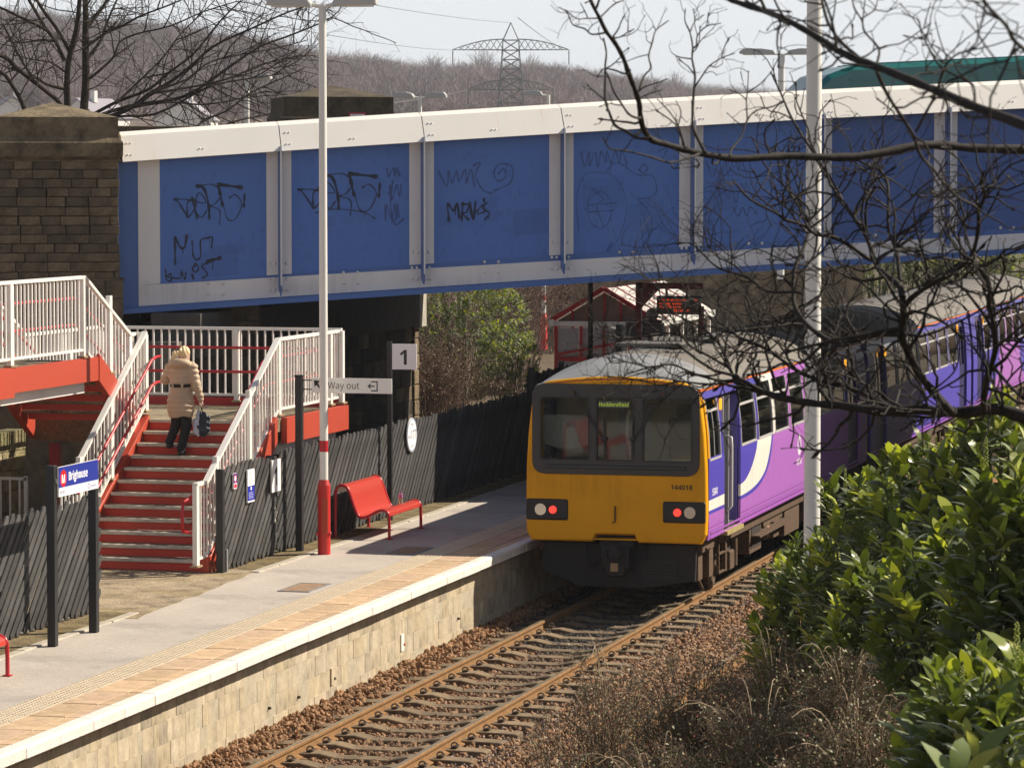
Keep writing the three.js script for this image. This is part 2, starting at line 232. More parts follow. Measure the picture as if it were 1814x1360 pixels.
  mesh('wall_core', span(-1.75, -1.618, -0.6, 0.701, -62, 26), M([0.6, 0.52, 0.38], 1, { map: T.grain }), platform);
  // two inspection covers and small marker plates on the wall
  for (const [x, z] of [[-2.86, 5.8], [-2.8, 1.05]]) { const c = new THREE.Group(); c.name = 'inspection_cover'; c.position.set(x, 0.905, z); platform.add(c); mesh('cover_plate', box(0.36, 0.012, 0.86, 0, 0.004, 0), M([0.6, 0.47, 0.36], 0.85, { map: T.rust }), c); mesh('cover_frame', [box(0.03, 0.014, 0.92, -0.2, 0.0045, 0), box(0.03, 0.014, 0.92, 0.2, 0.0045, 0), box(0.43, 0.014, 0.03, 0, 0.0045, 0.46), box(0.43, 0.014, 0.03, 0, 0.0045, -0.46)], K.grey, c); }
  const plateM = M([0.8, 0.78, 0.7], 0.6), dotM = M([0.5, 0.03, 0.02], 0.5), boltM = M([0.06, 0.045, 0.03], 0.7);
  for (const [z, y, h, m] of [[5.51, 0.19, 0.22, plateM], [8.55, 0.16, 0.21, wallM[0]]]) { const p = new THREE.Group(); p.name = 'survey_plate'; p.position.set(-1.607, y, z); platform.add(p); mesh('plate', box(0.02, h, 0.13), m, p); mesh('stud', new THREE.SphereGeometry(0.018, 8, 6).translate(0.015, -0.03, -0.05), m === plateM ? dotM : boltM, p); }
  for (const [z, y] of [[2.75, 0.17], [11.0, 0.13], [9.9, 0.1]]) { const b = mesh('drain_bolt', cyl(0.02, 0.016, 0.03, 0, 0, 0, 8).rotateZ(-Math.PI / 2), boltM, platform); b.position.set(-1.612, y, z); }
}
// ---- the far hillside and its bare wood
function hillHeight(px) { // skyline read as an elevation for each bearing
  const k = [[-900, 70], [-300, 55], [0, 62], [284, 86], [410, 102], [513, 122], [580, 140], [673, 146], [751, 158], [868, 156], [970, 156], [1038, 164], [1180, 184], [1300, 196], [1420, 202], [2000, 208], [3200, 215]];
  for (let i = 0; i + 1 < k.length; i++) if (px <= k[i + 1][0]) { const t = clamp((px - k[i][0]) / (k[i + 1][0] - k[i][0])); return k[i][1] + (k[i + 1][1] - k[i][1]) * t; } return 215; }
const bearing = (px) => { const a = (px - 907) / 6200; return V(-0.2514 + a * 0.9679, 0, -0.9679 - a * 0.2514); };
const hillTop = (px, d) => { const ridge = 1000 + clamp((px - 400) / 900) * 260, t = clamp((d - 420) / (ridge - 420)), rise = (321 - hillHeight(px)) / 6200 * ridge + 6.2; return -0.75 + (rise + 0.75) * Math.pow(t, 0.85) * (1 - 0.25 * clamp((d - ridge) / 600)); };
{
  const P = [], I = [], nx = 90, nd = 30;
  for (let j = 0; j <= nd; j++) for (let i = 0; i <= nx; i++) { const px = -1400 + (i / nx) * 5200, d = 400 + (j / nd) * 1300, b = bearing(px); P.push(11.25 + b.x * d, hillTop(px, d), 49.3 + b.z * d); }
  for (let j = 0; j < nd; j++) for (let i = 0; i < nx; i++) { const a = j * (nx + 1) + i, b = a + nx + 1; I.push(a, a + 1, b, a + 1, b + 1, b); }
  const g = new THREE.BufferGeometry(); g.setAttribute('position', new THREE.Float32BufferAttribute(P, 3)); g.setIndex(I); g.computeVertexNormals();
  const hm = tex(512, 260, (u, v) => { const a = n4(u, v), b = n2(u, v); const f = clamp((a - 0.54) * 9); return [(0.15 + 0.1 * b) * (1 - f) + 0.27 * f, (0.11 + 0.08 * b) * (1 - f) + 0.22 * f, (0.095 + 0.06 * b) * (1 - f) + 0.11 * f]; });
  structure(mesh('hill', g, M([1, 1, 1], 1, { map: hm })));
}
function bareTreeGeo(seed, H, n, thick) { // a leafless crown: trunk, forking limbs and a great many fine twigs
  const r = rng(seed), out = []; const tri = [];
  out.push(limb([V(0, -1, 0), V(rr(-0.2, 0.2, r), H * 0.3, 0), V(rr(-0.3, 0.3, r), H * 0.6, rr(-0.3, 0.3, r))], [0.028 * H * thick, 0.02 * H * thick, 0.008 * H * thick], 5));
  for (let i = 0; i < n; i++) { const az = r() * 6.283, t = Math.pow(r(), 0.55), el = rr(0.1, 1.45, r), a = V(0, H * rr(0.2, 0.5, r), 0), L = H * rr(0.3, 0.55, r); const dir = V(Math.cos(az) * Math.cos(el), Math.sin(el), Math.sin(az) * Math.cos(el) * 1); const b = a.clone().addScaledVector(dir, L * 0.55), c = a.clone().addScaledVector(dir, L).add(V(0, L * 0.15, 0));
    if (i % 9 === 0) out.push(limb([a, b, c], [0.011 * H * thick, 0.007 * H * thick, 0.002 * H], 4, false));
    const w = 0.0055 * H; for (let k = 0; k < 4; k++) { const s = b.clone().lerp(c, r()).add(V(rr(-0.06, 0.06, r) * H, rr(-0.03, 0.05, r) * H, rr(-0.06, 0.06, r) * H)), e = s.clone().addScaledVector(dir, H * rr(0.08, 0.2, r)).add(V(rr(-0.08, 0.08, r) * H, rr(-0.02, 0.08, r) * H, rr(-0.08, 0.08, r) * H)); const o = V(r() - 0.5, r() - 0.5, r() - 0.5).normalize().multiplyScalar(w); tri.push(s.x + o.x, s.y + o.y, s.z + o.z, s.x - o.x, s.y - o.y, s.z - o.z, e.x, e.y, e.z); } }
  const g = new THREE.BufferGeometry(); g.setAttribute('position', new THREE.Float32BufferAttribute(tri, 3)); g.computeVertexNormals(); out.push(g);
  const q = merge(out); q.userData.metric = true; return q;
}
{
  const gs = [1, 2, 3].map((s) => bareTreeGeo(300 + s, 9, 90, 1)), r = rng(77), L = [[], [], []];
  for (let i = 0; i < 5200; i++) { const px = rr(-260, 1760, r), ridge = 1000 + clamp((px - 400) / 900) * 260, d = ridge - Math.pow(r(), 1.2) * 430 + 20; if (n4(px / 900 + 2, d / 500) > 0.6 && d < ridge - 60) continue; const b = bearing(px), s = rr(0.55, 1.0, r); const v = rr(0.75, 1.2, r), pr = r(); L[i % 3].push([new THREE.Matrix4().compose(V(11.25 + b.x * d, hillTop(px, d) - 0.5, 49.3 + b.z * d), new THREE.Quaternion().setFromAxisAngle(V(0, 1, 0), r() * 6.3), V(s * rr(0.9, 1.5, r), s, s * rr(0.9, 1.5, r))), pr < 0.7 ? [0.28 * v, 0.225 * v, 0.225 * v] : [0.2 * v, 0.175 * v, 0.185 * v]]); }
  const host = new THREE.Group(); host.name = 'hillside_wood'; tag(host, 'leafless purple brown wood covering the far hillside', 'woodland', null, 'stuff'); scene.add(host);
  gs.forEach((g, i) => { const im = new THREE.InstancedMesh(g, M([1, 1, 1], 1, { side: THREE.DoubleSide }), L[i].length); L[i].forEach(([m, c], k) => { im.setMatrixAt(k, m); im.setColorAt(k, new THREE.Color().setRGB(...c)); }); im.name = 'trees'; im.userData.kind = 'stuff'; host.add(im); });
  // trees that stand out singly on the skyline
  const tm = M([0.2, 0.16, 0.16], 1, { side: THREE.DoubleSide });
  const spots = [[640, 'rounded bare tree on the skyline nearest the white lamp post', 1.5], [768, 'bare skyline tree just short of the pylon cross arm', 1.9], [806, 'smaller bare skyline tree under the pylon cross arm', 1.5], [855, 'tallest bare tree on the skyline beside the pylon mast', 2.2], [935, 'broad bare skyline tree right behind the pylon mast', 1.8], [985, 'bare skyline tree beyond the tip of the pylon arm', 1.5], [1195, 'lone fan shaped bare tree on the skyline', 1.9], [1292, 'low dark bare tree on the skyline before the bridge lamp', 1.2]];
  for (const [px, label, s] of spots) { const d = 1000 + clamp((px - 400) / 900) * 260, b = bearing(px), t = thing('skyline_tree', label, 'tree', [11.25 + b.x * d, hillTop(px, d) - 0.8, 49.3 + b.z * d], px, 'bare trees on the skyline'); mesh('crown', bareTreeGeo(900 + px, 6 * s, 170, 0.8), tm, t); mesh('trunk', limb([V(0.02, -1, 0), V(0.05, 7 * s * 0.25, 0), V(0, 7 * s * 0.55, 0)], [0.25, 0.2, 0.1], 6), tm, t); }
}

// ================================================================ road bridge
const BT = THREE.MathUtils.degToRad(26);
const bBot = (u) => 4.509 + 0.068 * u - 0.0009 * u * u, bCap = (u) => 6.965 + 0.0625 * u - 0.0007 * u * u;
// a block whose top and bottom follow two heights along u
function hexa(u0, u1, b0, t0, b1, t1, z0, z1) {
  const c = [[u0, b0, z0], [u1, b1, z0], [u1, t1, z0], [u0, t0, z0], [u0, b0, z1], [u1, b1, z1], [u1, t1, z1], [u0, t0, z1]];
  const F = [[4, 5, 6, 7], [1, 0, 3, 2], [0, 4, 7, 3], [5, 1, 2, 6], [3, 7, 6, 2], [0, 1, 5, 4]], P = [];
  for (const [a, b, d, e] of F) for (const k of [a, b, d, a, d, e]) P.push(...c[k]);
  const g = new THREE.BufferGeometry(); g.setAttribute('position', new THREE.Float32BufferAttribute(P, 3)); g.computeVertexNormals(); return g;
}
const between = (u0, u1, lo, hi, z0, z1) => hexa(u0, u1, lo(u0), hi(u0), lo(u1), hi(u1), z0, z1);
// spray-painted tags, drawn as strokes in panel fractions
function strokes(c, w, h, list) { c.lineCap = 'round'; c.lineJoin = 'round'; const r = rng(17); for (const [col, lw, ...pts] of list) { const q = []; for (let i = 0; i < pts.length; i += 2) q.push(V(pts[i] * w, pts[i + 1] * h, 0)); const cv = q.length > 2 ? new THREE.CatmullRomCurve3(q, false, 'catmullrom', 0.5) : new THREE.LineCurve3(q[0], q[1]), n = q.length * 9, P = cv.getPoints(n); c.strokeStyle = col; const ph = r() * 6, soft = rr(0.5, 0.9, r); for (let i = 0; i < n; i++) { c.globalAlpha = soft * 0.85; c.lineWidth = lw * w * (0.85 + 0.55 * Math.sin(ph + i * 0.23) ** 2 + (i < 2 || i > n - 3 ? 0.45 : 0)); c.beginPath(); c.moveTo(P[i].x, P[i].y); c.lineTo(P[i + 1].x, P[i + 1].y); c.stroke(); } c.globalAlpha = 1; if (r() < 0.35) { const d = P[Math.floor(r() * n)]; c.lineWidth = lw * w * 0.4; c.beginPath(); c.moveTo(d.x, d.y); c.lineTo(d.x, d.y + h * rr(0.03, 0.08, r)); c.stroke(); } } }
const INK = '#10182a', FADE = '#33497f', BLU = '#2a55a0';
const bert = (x, y, s, k = INK) => [[k, 0.013, x, y, x + 0.03 * s, y + 0.02 * s, x + 0.1 * s, y + 0.12 * s, x + 0.13 * s, y + 0.16 * s, x + 0.19 * s, y + 0.1 * s, x + 0.21 * s, y + 0.02 * s, x + 0.13 * s, y + 0.03 * s, x + 0.12 * s, y + 0.14 * s], [k, 0.016, x + 0.17 * s, y + 0.0 * s, x + 0.22 * s, y + 0.17 * s], [k, 0.009, x, y, x + 0.12 * s, y + 0.01 * s, x + 0.3 * s, y + 0.05 * s, x + 0.26 * s, y - 0.03 * s, x + 0.22 * s, y - 0.02 * s, x + 0.2 * s, y + 0.1 * s, x + 0.26 * s, y + 0.17 * s, x + 0.31 * s, y + 0.12 * s], [k, 0.02, x + 0.22 * s, y - 0.1 * s, x + 0.29 * s, y - 0.07 * s, x + 0.33 * s, y + 0.06 * s, x + 0.34 * s, y + 0.18 * s], [k, 0.009, x + 0.24 * s, y - 0.1 * s, x + 0.38 * s, y - 0.1 * s, x + 0.46 * s, y - 0.02 * s, x + 0.4 * s, y + 0.06 * s, x + 0.35 * s, y + 0.08 * s, x + 0.44 * s, y + 0.12 * s, x + 0.44 * s, y + 0.24 * s], [k, 0.02, x + 0.43 * s, y - 0.1 * s, x + 0.66 * s, y - 0.06 * s], [k, 0.018, x + 0.43 * s, y - 0.1 * s, x + 0.47 * s, y + 0.08 * s], [k, 0.009, x + 0.47 * s, y + 0.05 * s, x + 0.52 * s, y + 0.2 * s, x + 0.6 * s, y + 0.2 * s, x + 0.66 * s, y + 0.08 * s, x + 0.6 * s, y - 0.0 * s, x + 0.54 * s, y + 0.02 * s], [k, 0.016, x + 0.69 * s, y + 0.0 * s, x + 0.68 * s, y + 0.1 * s]];
const scrawl = (x, y, w, h, n, col, lw, s) => { const r = rng(s), p = [col, lw]; for (let i = 0; i <= n; i++) p.push(x + (w * i) / n + rr(-0.02, 0.02, r), y + (i % 2 ? h : 0) * rr(0.6, 1, r)); return p; };
const TAGS = [
  [...bert(0.14, 0.33, 0.95), [INK, 0.018, 0.14, 0.85, 0.14, 0.68, 0.14, 0.64, 0.19, 0.72, 0.23, 0.72, 0.25, 0.63], [INK, 0.012, 0.3, 0.68, 0.31, 0.79, 0.34, 0.83, 0.38, 0.8, 0.38, 0.68, 0.45, 0.66, 0.49, 0.66, 0.48, 0.74], [INK, 0.012, 0.32, 0.88, 0.3, 0.9, 0.33, 0.93, 0.36, 0.9, 0.33, 0.86, 0.32, 0.88], [INK, 0.012, 0.45, 0.86, 0.39, 0.88, 0.42, 0.92, 0.44, 0.96, 0.4, 0.98], [INK, 0.022, 0.44, 0.85, 0.56, 0.83], [INK, 0.011, 0.05, 0.89, 0.06, 0.97, 0.1, 0.98, 0.1, 0.93, 0.07, 0.95, 0.18, 0.97, 0.2, 0.92, 0.23, 0.98, 0.24, 0.93], [INK, 0.014, 0.3, 0.95, 0.31, 0.98]],
  [...bert(0.06, 0.32, 1.0), [INK, 0.008, 0.2, 0.52, 0.36, 0.5, 0.6, 0.54, 0.71, 0.6], scrawl(0.8, 0.2, 0.13, 0.1, 5, FADE, 0.012, 3), scrawl(0.82, 0.34, 0.1, 0.12, 6, FADE, 0.01, 4), scrawl(0.79, 0.5, 0.12, 0.14, 7, FADE, 0.012, 5), [FADE, 0.012, 0.86, 0.3, 0.84, 0.5, 0.88, 0.66, 0.95, 0.62]],
  [scrawl(0.06, 0.25, 0.3, 0.14, 9, FADE, 0.013, 7), [FADE, 0.012, 0.34, 0.22, 0.4, 0.2, 0.36, 0.3, 0.42, 0.42, 0.5, 0.46], [FADE, 0.011, 0.56, 0.3, 0.6, 0.26, 0.62, 0.33, 0.55, 0.36, 0.52, 0.28, 0.58, 0.22, 0.68, 0.26, 0.66, 0.38, 0.52, 0.44], [INK, 0.016, 0.13, 0.66, 0.12, 0.52, 0.17, 0.58, 0.2, 0.52, 0.22, 0.64], [INK, 0.013, 0.25, 0.52, 0.24, 0.66], [INK, 0.012, 0.24, 0.53, 0.3, 0.54, 0.28, 0.6, 0.24, 0.6, 0.3, 0.66], [INK, 0.016, 0.31, 0.52, 0.34, 0.66, 0.36, 0.52], [INK, 0.011, 0.37, 0.6, 0.42, 0.55, 0.44, 0.6, 0.38, 0.62], [INK, 0.011, 0.46, 0.53, 0.42, 0.57, 0.48, 0.62, 0.44, 0.67], [INK, 0.014, 0.43, 0.5, 0.435, 0.52]],
  [scrawl(0.07, 0.17, 0.42, 0.13, 13, FADE, 0.012, 11), [FADE, 0.008, 0.05, 0.8, 0.03, 0.55, 0.1, 0.36, 0.25, 0.34, 0.4, 0.4, 0.5, 0.6, 0.45, 0.85, 0.33, 1.0], [FADE, 0.008, 0.18, 0.47, 0.28, 0.56, 0.22, 0.62, 0.29, 0.8], [FADE, 0.008, 0.24, 0.5, 0.14, 0.56, 0.15, 0.72, 0.25, 0.8, 0.34, 0.74, 0.35, 0.58, 0.27, 0.5, 0.22, 0.5], [FADE, 0.008, 0.14, 0.6, 0.4, 0.6], [FADE, 0.008, 0.15, 0.66, 0.38, 0.66], [FADE, 0.009, 0.31, 0.34, 0.38, 0.27, 0.48, 0.3, 0.6, 0.38, 0.75, 0.4, 0.78, 0.54, 0.66, 0.58, 0.6, 0.58, 0.7, 0.68, 0.74, 0.82, 0.65, 0.98], [FADE, 0.009, 0.62, 0.34, 0.66, 0.3, 0.7, 0.33, 0.66, 0.37, 0.62, 0.34], [FADE, 0.009, 0.8, 0.2, 0.88, 0.18, 0.84, 0.26], [BLU, 0.018, 0.36, 0.93, 0.31, 1.0]],
  [scrawl(0.05, 0.3, 0.36, 0.14, 9, FADE, 0.01, 19), scrawl(0.2, 0.5, 0.3, 0.16, 8, FADE, 0.01, 23), scrawl(0.3, 0.7, 0.2, 0.1, 5, FADE, 0.01, 29)],
  [], [], [],
];
{
  const t = thing('road_bridge', 'blue and white riveted steel girder bridge carrying the road over the tracks', 'bridge', [0, 0, 0], BT);
  const Z = -8.7, us = [-5.862, -3.715, -1.296, 1.111, 3.384, 5.669, 7.933, 10.2, 12.45, 14.7];
  const deckTop = (u) => bBot(u) + 0.95, soffit = (u) => bBot(u) + 0.25;
  // web, flanges, soffit, far girder
  mesh('web_plate', between(-9, 16, (u) => bBot(u) + 0.06, (u) => bCap(u) + 0.12, Z - 0.19, Z - 0.165), K.blue, t);
  mesh('bottom_flange', between(-6.9, 16, bBot, (u) => bBot(u) + 0.085, Z - 0.42, Z + 0.03), K.blue, t);
  mesh('deck_slab', between(-8, 16, soffit, deckTop, -19.9, Z - 0.2), K.stoneDark, t);
  for (let u = -5; u < 15; u += 2.4) mesh('cross_girder', between(u, u + 0.25, (q) => bBot(q) + 0.02, soffit, -19.85, Z - 0.43), K.darkMetal, t);
  mesh('far_girder', between(-2, 16, bBot, (u) => bCap(u) + 0.15, -20.1, -19.92), K.blue, t);
  mesh('far_cap', between(0.25, 16, (u) => bCap(u) + 0.12, (u) => bCap(u) + 0.6, -20.4, -19.75), K.cream, t);
  // white painted edge strips and the panels between them
  const low = (u) => bBot(u) + 0.09, plo = (u) => bBot(u) + 0.435 - 0.006 * (u + 6), top = (u) => bCap(u) + 0.1;
  mesh('bottom_strip', between(-6.06, 16, low, plo, Z - 0.165, Z - 0.15), K.girderWhite, t);
  mesh('end_strip', between(-6.06, -5.70, (u) => plo(u) + 0.001, top, Z - 0.165, Z - 0.149), K.girderWhite, t);
  us.forEach((u, i) => { if (!i) return;
    mesh('edge_strip', between(u - 0.205, u - 0.012, (q) => plo(q) + 0.001, top, Z - 0.165, Z - 0.149), K.girderWhite, t);
    mesh('edge_strip', between(u + 0.012, u + 0.215, (q) => plo(q) + 0.001, top, Z - 0.165, Z - 0.149), K.girderWhite, t);
    // fin with its slanted foot
    const b = bBot(u) + 0.1, c = bCap(u) + 0.08;
    mesh('stiffener_fin', extrude([[Z - 0.165, b + 0.08], [Z + 0.1, b - 0.03], [Z + 0.15, b + 0.16], [Z + 0.15, c], [Z - 0.165, c]].map(([z, y]) => [-z, y]), 0.018).rotateY(Math.PI / 2).translate(u - 0.009, 0, 0), K.blue, t);
    mesh('fin_edge', between(u - 0.013, u + 0.013, () => b + 0.15, () => c, Z + 0.15, Z + 0.158), K.girderWhite, t);
  });
  const edges = [-5.70, ...us.slice(1)];
  for (let i = 0; i + 1 < edges.length; i++) {
    const a = i ? edges[i] + 0.215 : edges[0], b = edges[i + 1] - 0.205, g = between(a + 0.002, b - 0.002, (u) => plo(u) + 0.002, top, Z - 0.165, Z - 0.157);
    const tags = TAGS[i] ?? [], base = 0;
    const map = tags.length ? canvasTex(512, 512, (c, w, h) => { c.fillStyle = '#ffffff'; c.fillRect(0, 0, w, h); const rp = rng(40 + i); for (let k = 0; k < 5; k++) { c.fillStyle = `rgba(214,222,240,${0.25 + 0.25 * rp()})`; c.fillRect(rp() * w * 0.7, (0.2 + rp() * 0.6) * h, w * rr(0.15, 0.45, rp), h * rr(0.08, 0.3, rp)); } strokes(c, w, h, tags); }) : T.paint;
    const bm = M(tags.length ? [0.058, 0.125, 0.37] : [0.055, 0.12, 0.36], 0.42, {});
    // the print multiplies the paint, so dark strokes stay dark and washed patches stay blue
    if (tags.length) { bm.map = canvasTex(512, 512, (c, w, h) => { c.fillStyle = '#4f76bf'; c.fillRect(0, 0, w, h); const rp = rng(40 + i); for (let k = 0; k < 260; k++) { c.fillStyle = `rgba(${rp() < 0.5 ? '52,76,132' : '98,130,196'},${0.05 + 0.1 * rp()})`; c.fillRect(rp() * w, rp() * h, rr(2, 30, rp), rr(2, 40, rp)); } for (let k = 0; k < 6; k++) { c.fillStyle = `rgba(${k % 2 ? '88,122,190' : '64,94,160'},${0.15 + 0.25 * rp()})`; c.fillRect(rp() * w * 0.7, (0.2 + rp() * 0.6) * h, w * rr(0.1, 0.4, rp), h * rr(0.06, 0.3, rp)); } strokes(c, w, h, tags); }); bm.color.setRGB(1, 1, 1); }
    const m = new THREE.Mesh(plain(g), bm); m.name = 'web_panel'; m.castShadow = m.receiveShadow = true;
    if (tags.length) { const p = m.geometry.attributes.position, uv = m.geometry.attributes.uv, y0 = plo((a + b) / 2), y1 = bCap((a + b) / 2); for (let k = 0; k < p.count; k++) { const x = p.getX(k), f = (x - a) / (b - a), s = 0.068 * (x - (a + b) / 2); uv.setXY(k, f, (p.getY(k) - s - y0) / (y1 - y0)); } } else metric(m.geometry);
    t.add(m);
  }
  // slanted cap, one length between each pair of joints
  const caps = [-6.34, -3.7, -1.28, 1.12, 3.4, 5.68, 7.94, 10.2, 12.45, 14.7], boltG = [];
  for (let i = 0; i + 1 < caps.length; i++) { const a = caps[i] + 0.008, b = caps[i + 1] - 0.008, n = 4, P = [];
    const sec = (u) => { const y = bCap(u); return [[u, y, Z + 0.12], [u, y + 0.43, Z - 0.21], [u, y + 0.5, Z - 0.5], [u, y + 0.46, Z - 0.75], [u, y, Z - 0.75], [u, y - 0.01, Z + 0.06]]; };
    for (let k = 0; k < n; k++) { const s0 = sec(a + ((b - a) * k) / n), s1 = sec(a + ((b - a) * (k + 1)) / n); for (let q = 0; q < 6; q++) { const w = (q + 1) % 6; P.push(...s0[q], ...s1[q], ...s1[w], ...s0[q], ...s1[w], ...s0[w]); } }
    for (const [s, f] of [[sec(a), 1], [sec(b), -1]]) for (let q = 1; q < 5; q++) P.push(...(f > 0 ? [...s[0], ...s[q], ...s[q + 1]] : [...s[0], ...s[q + 1], ...s[q]]));
    const g = new THREE.BufferGeometry(); g.setAttribute('position', new THREE.Float32BufferAttribute(P, 3)); g.computeVertexNormals(); const c = mesh('cap_length', g, K.cream, t);
    mesh('joint_strip', [hexa(b - 0.004, b + 0.02, bCap(b) - 0.02, bCap(b) + 0.42, bCap(b) - 0.02, bCap(b) + 0.42, Z - 0.75, Z - 0.2)], K.blue, t);
    // pairs of small cap bolts
    const cb = []; const at = (u, f) => { const y = bCap(u) + 0.43 * f, z = Z + 0.12 - 0.33 * f; for (const d of [-0.03, 0.03]) cb.push(new THREE.SphereGeometry(0.014, 6, 4).translate(u + d, y + 0.004, z + 0.004)); };
    for (const f of [0.25, 0.7]) { at(a + 0.12, f); } at((a + b) / 2, 0.3); mesh('cap_bolts', cb, K.girderWhite, c).userData.kind = 'stuff';
  }
  // rounded bolt heads on the strips
  const bolts = []; const head = (u, y) => bolts.push(new THREE.SphereGeometry(0.028, 8, 4, 0, 6.3, 0, 1.6).rotateX(Math.PI / 2).translate(u, y, Z - 0.149));
  us.forEach((u, i) => { if (!i) return; const y = low(u); for (const du of [-0.16, -0.075]) for (const dy of [0.07, 0.26, 0.52]) head(u + du, y + dy); for (const du of [0.07, 0.15]) for (const dy of [0.07]) head(u + du, y + dy); for (const dy of [0.26, 0.52]) head(u + 0.13, y + dy); const m = i + 1 < us.length ? (u + us[i + 1]) / 2 : u + 1; for (const du of [-0.12, 0.12]) for (const dy of [0.09, 0.27]) head(m + du, low(m) + dy); });
  for (const du of [-0.12, 0.12]) for (const dy of [0.09, 0.27]) head(-4.78 + du, low(-4.78) + dy);
  mesh('bolt_heads', bolts, K.girderWhite, t).userData.kind = 'stuff';
}
// ---- stone piers with moulded pyramid caps, built stone by stone
const stoneMats = [[0.27, 0.205, 0.13], [0.24, 0.183, 0.117], [0.205, 0.158, 0.104], [0.3, 0.228, 0.146], [0.22, 0.17, 0.11], [0.185, 0.145, 0.098]].map((c) => M(c, 0.95, { map: T.stone, bumpMap: T.stoneBump, bumpScale: 0.025 }));
function courses(parent, name, x0, x1, y0, y1, z, h, w, r, depth = 0.16, mats = stoneMats, jag = 0.012) { // stones on a face that looks to local +z
  const cache = {}; let y = y1, row = 0;
  while (y > y0 + 0.03) { const hh = Math.min(h * rr(0.92, 1.08, r), y - y0); let x = x0 - (row % 2 ? w * 0.5 * r() : 0);
    while (x < x1 - 0.02) { let ww = w * rr(0.7, 1.25, r); let a = Math.max(x, x0), b = Math.min(x + ww, x1); if (x1 - b < 0.09) b = x1; if (b - a > 0.05) { const kv = Math.floor(r() * 4), kk = [Math.round((b - a) * 25), Math.round(hh * 60), kv].join(); const g = cache[kk] ?? (cache[kk] = Object.assign(metric(rbox(b - a - 0.009, hh - 0.009, depth, 0.008), kv * 0.43), { userData: { metric: true } })); const s = mesh(name, g, mats[Math.floor(r() * mats.length)], parent); s.position.set((a + b) / 2 + (b === x1 ? rr(-jag, jag, r) : 0), y - hh / 2, z - depth / 2 + rr(-0.006, 0.008, r)); } x = Math.max(b, x + 0.01); }
    y -= hh; row++; } }
function capStone(w, d, y, parent, m, mTop) {
  const ring = [[0, 0.06], [0.0, 0.15], [-0.02, 0.19], [0.02, 0.24], [0.09, 0.27], [0.09, 0.42], [0.05, 0.46], [0.02, 0.47], [0.04, 0.5]];
  const P = []; const lv = [[0.0, 0], [0.03, 0.03], [0.075, 0.06], [0.08, 0.28], [0.04, 0.34], [0.02, 0.37], [0.02, 0.4]];
  for (let k = 0; k + 1 < lv.length; k++) { const [e0, y0] = lv[k], [e1, y1] = lv[k + 1]; const q = (e, yy) => [[-w / 2 - e, yy, d / 2 + e], [w / 2 + e, yy, d / 2 + e], [w / 2 + e, yy, -d / 2 - e], [-w / 2 - e, yy, -d / 2 - e]]; const A = q(e0, y + y0), B = q(e1, y + y1); for (let i = 0; i < 4; i++) { const j = (i + 1) % 4; P.push(...A[i], ...A[j], ...B[j], ...A[i], ...B[j], ...B[i]); } }
  const g = new THREE.BufferGeometry(); g.setAttribute('position', new THREE.Float32BufferAttribute(P, 3)); g.computeVertexNormals(); mesh('cap_moulding', g, m, parent);
  const a = w / 2 + 0.005, b = d / 2 + 0.005, y0 = y + 0.4, Q = [], S = [], ap = [0, y0 + 0.56, 0], C = [[-a, y0 + 0.3, b], [a, y0 + 0.3, b], [a, y0 + 0.3, -b], [-a, y0 + 0.3, -b]], Lw = C.map(([x, , z]) => [x, y0, z]);
  for (let i = 0; i < 4; i++) { const j = (i + 1) % 4; S.push(...Lw[i], ...Lw[j], ...C[j], ...Lw[i], ...C[j], ...C[i]); Q.push(...C[i], ...C[j], ...ap); }
  const h = new THREE.BufferGeometry(); h.setAttribute('position', new THREE.Float32BufferAttribute(Q, 3)); h.computeVertexNormals(); mesh('cap_stone', h, mTop, parent); const f = new THREE.BufferGeometry(); f.setAttribute('position', new THREE.Float32BufferAttribute(S, 3)); f.computeVertexNormals(); mesh('cap_fascia', f, m, parent);
}
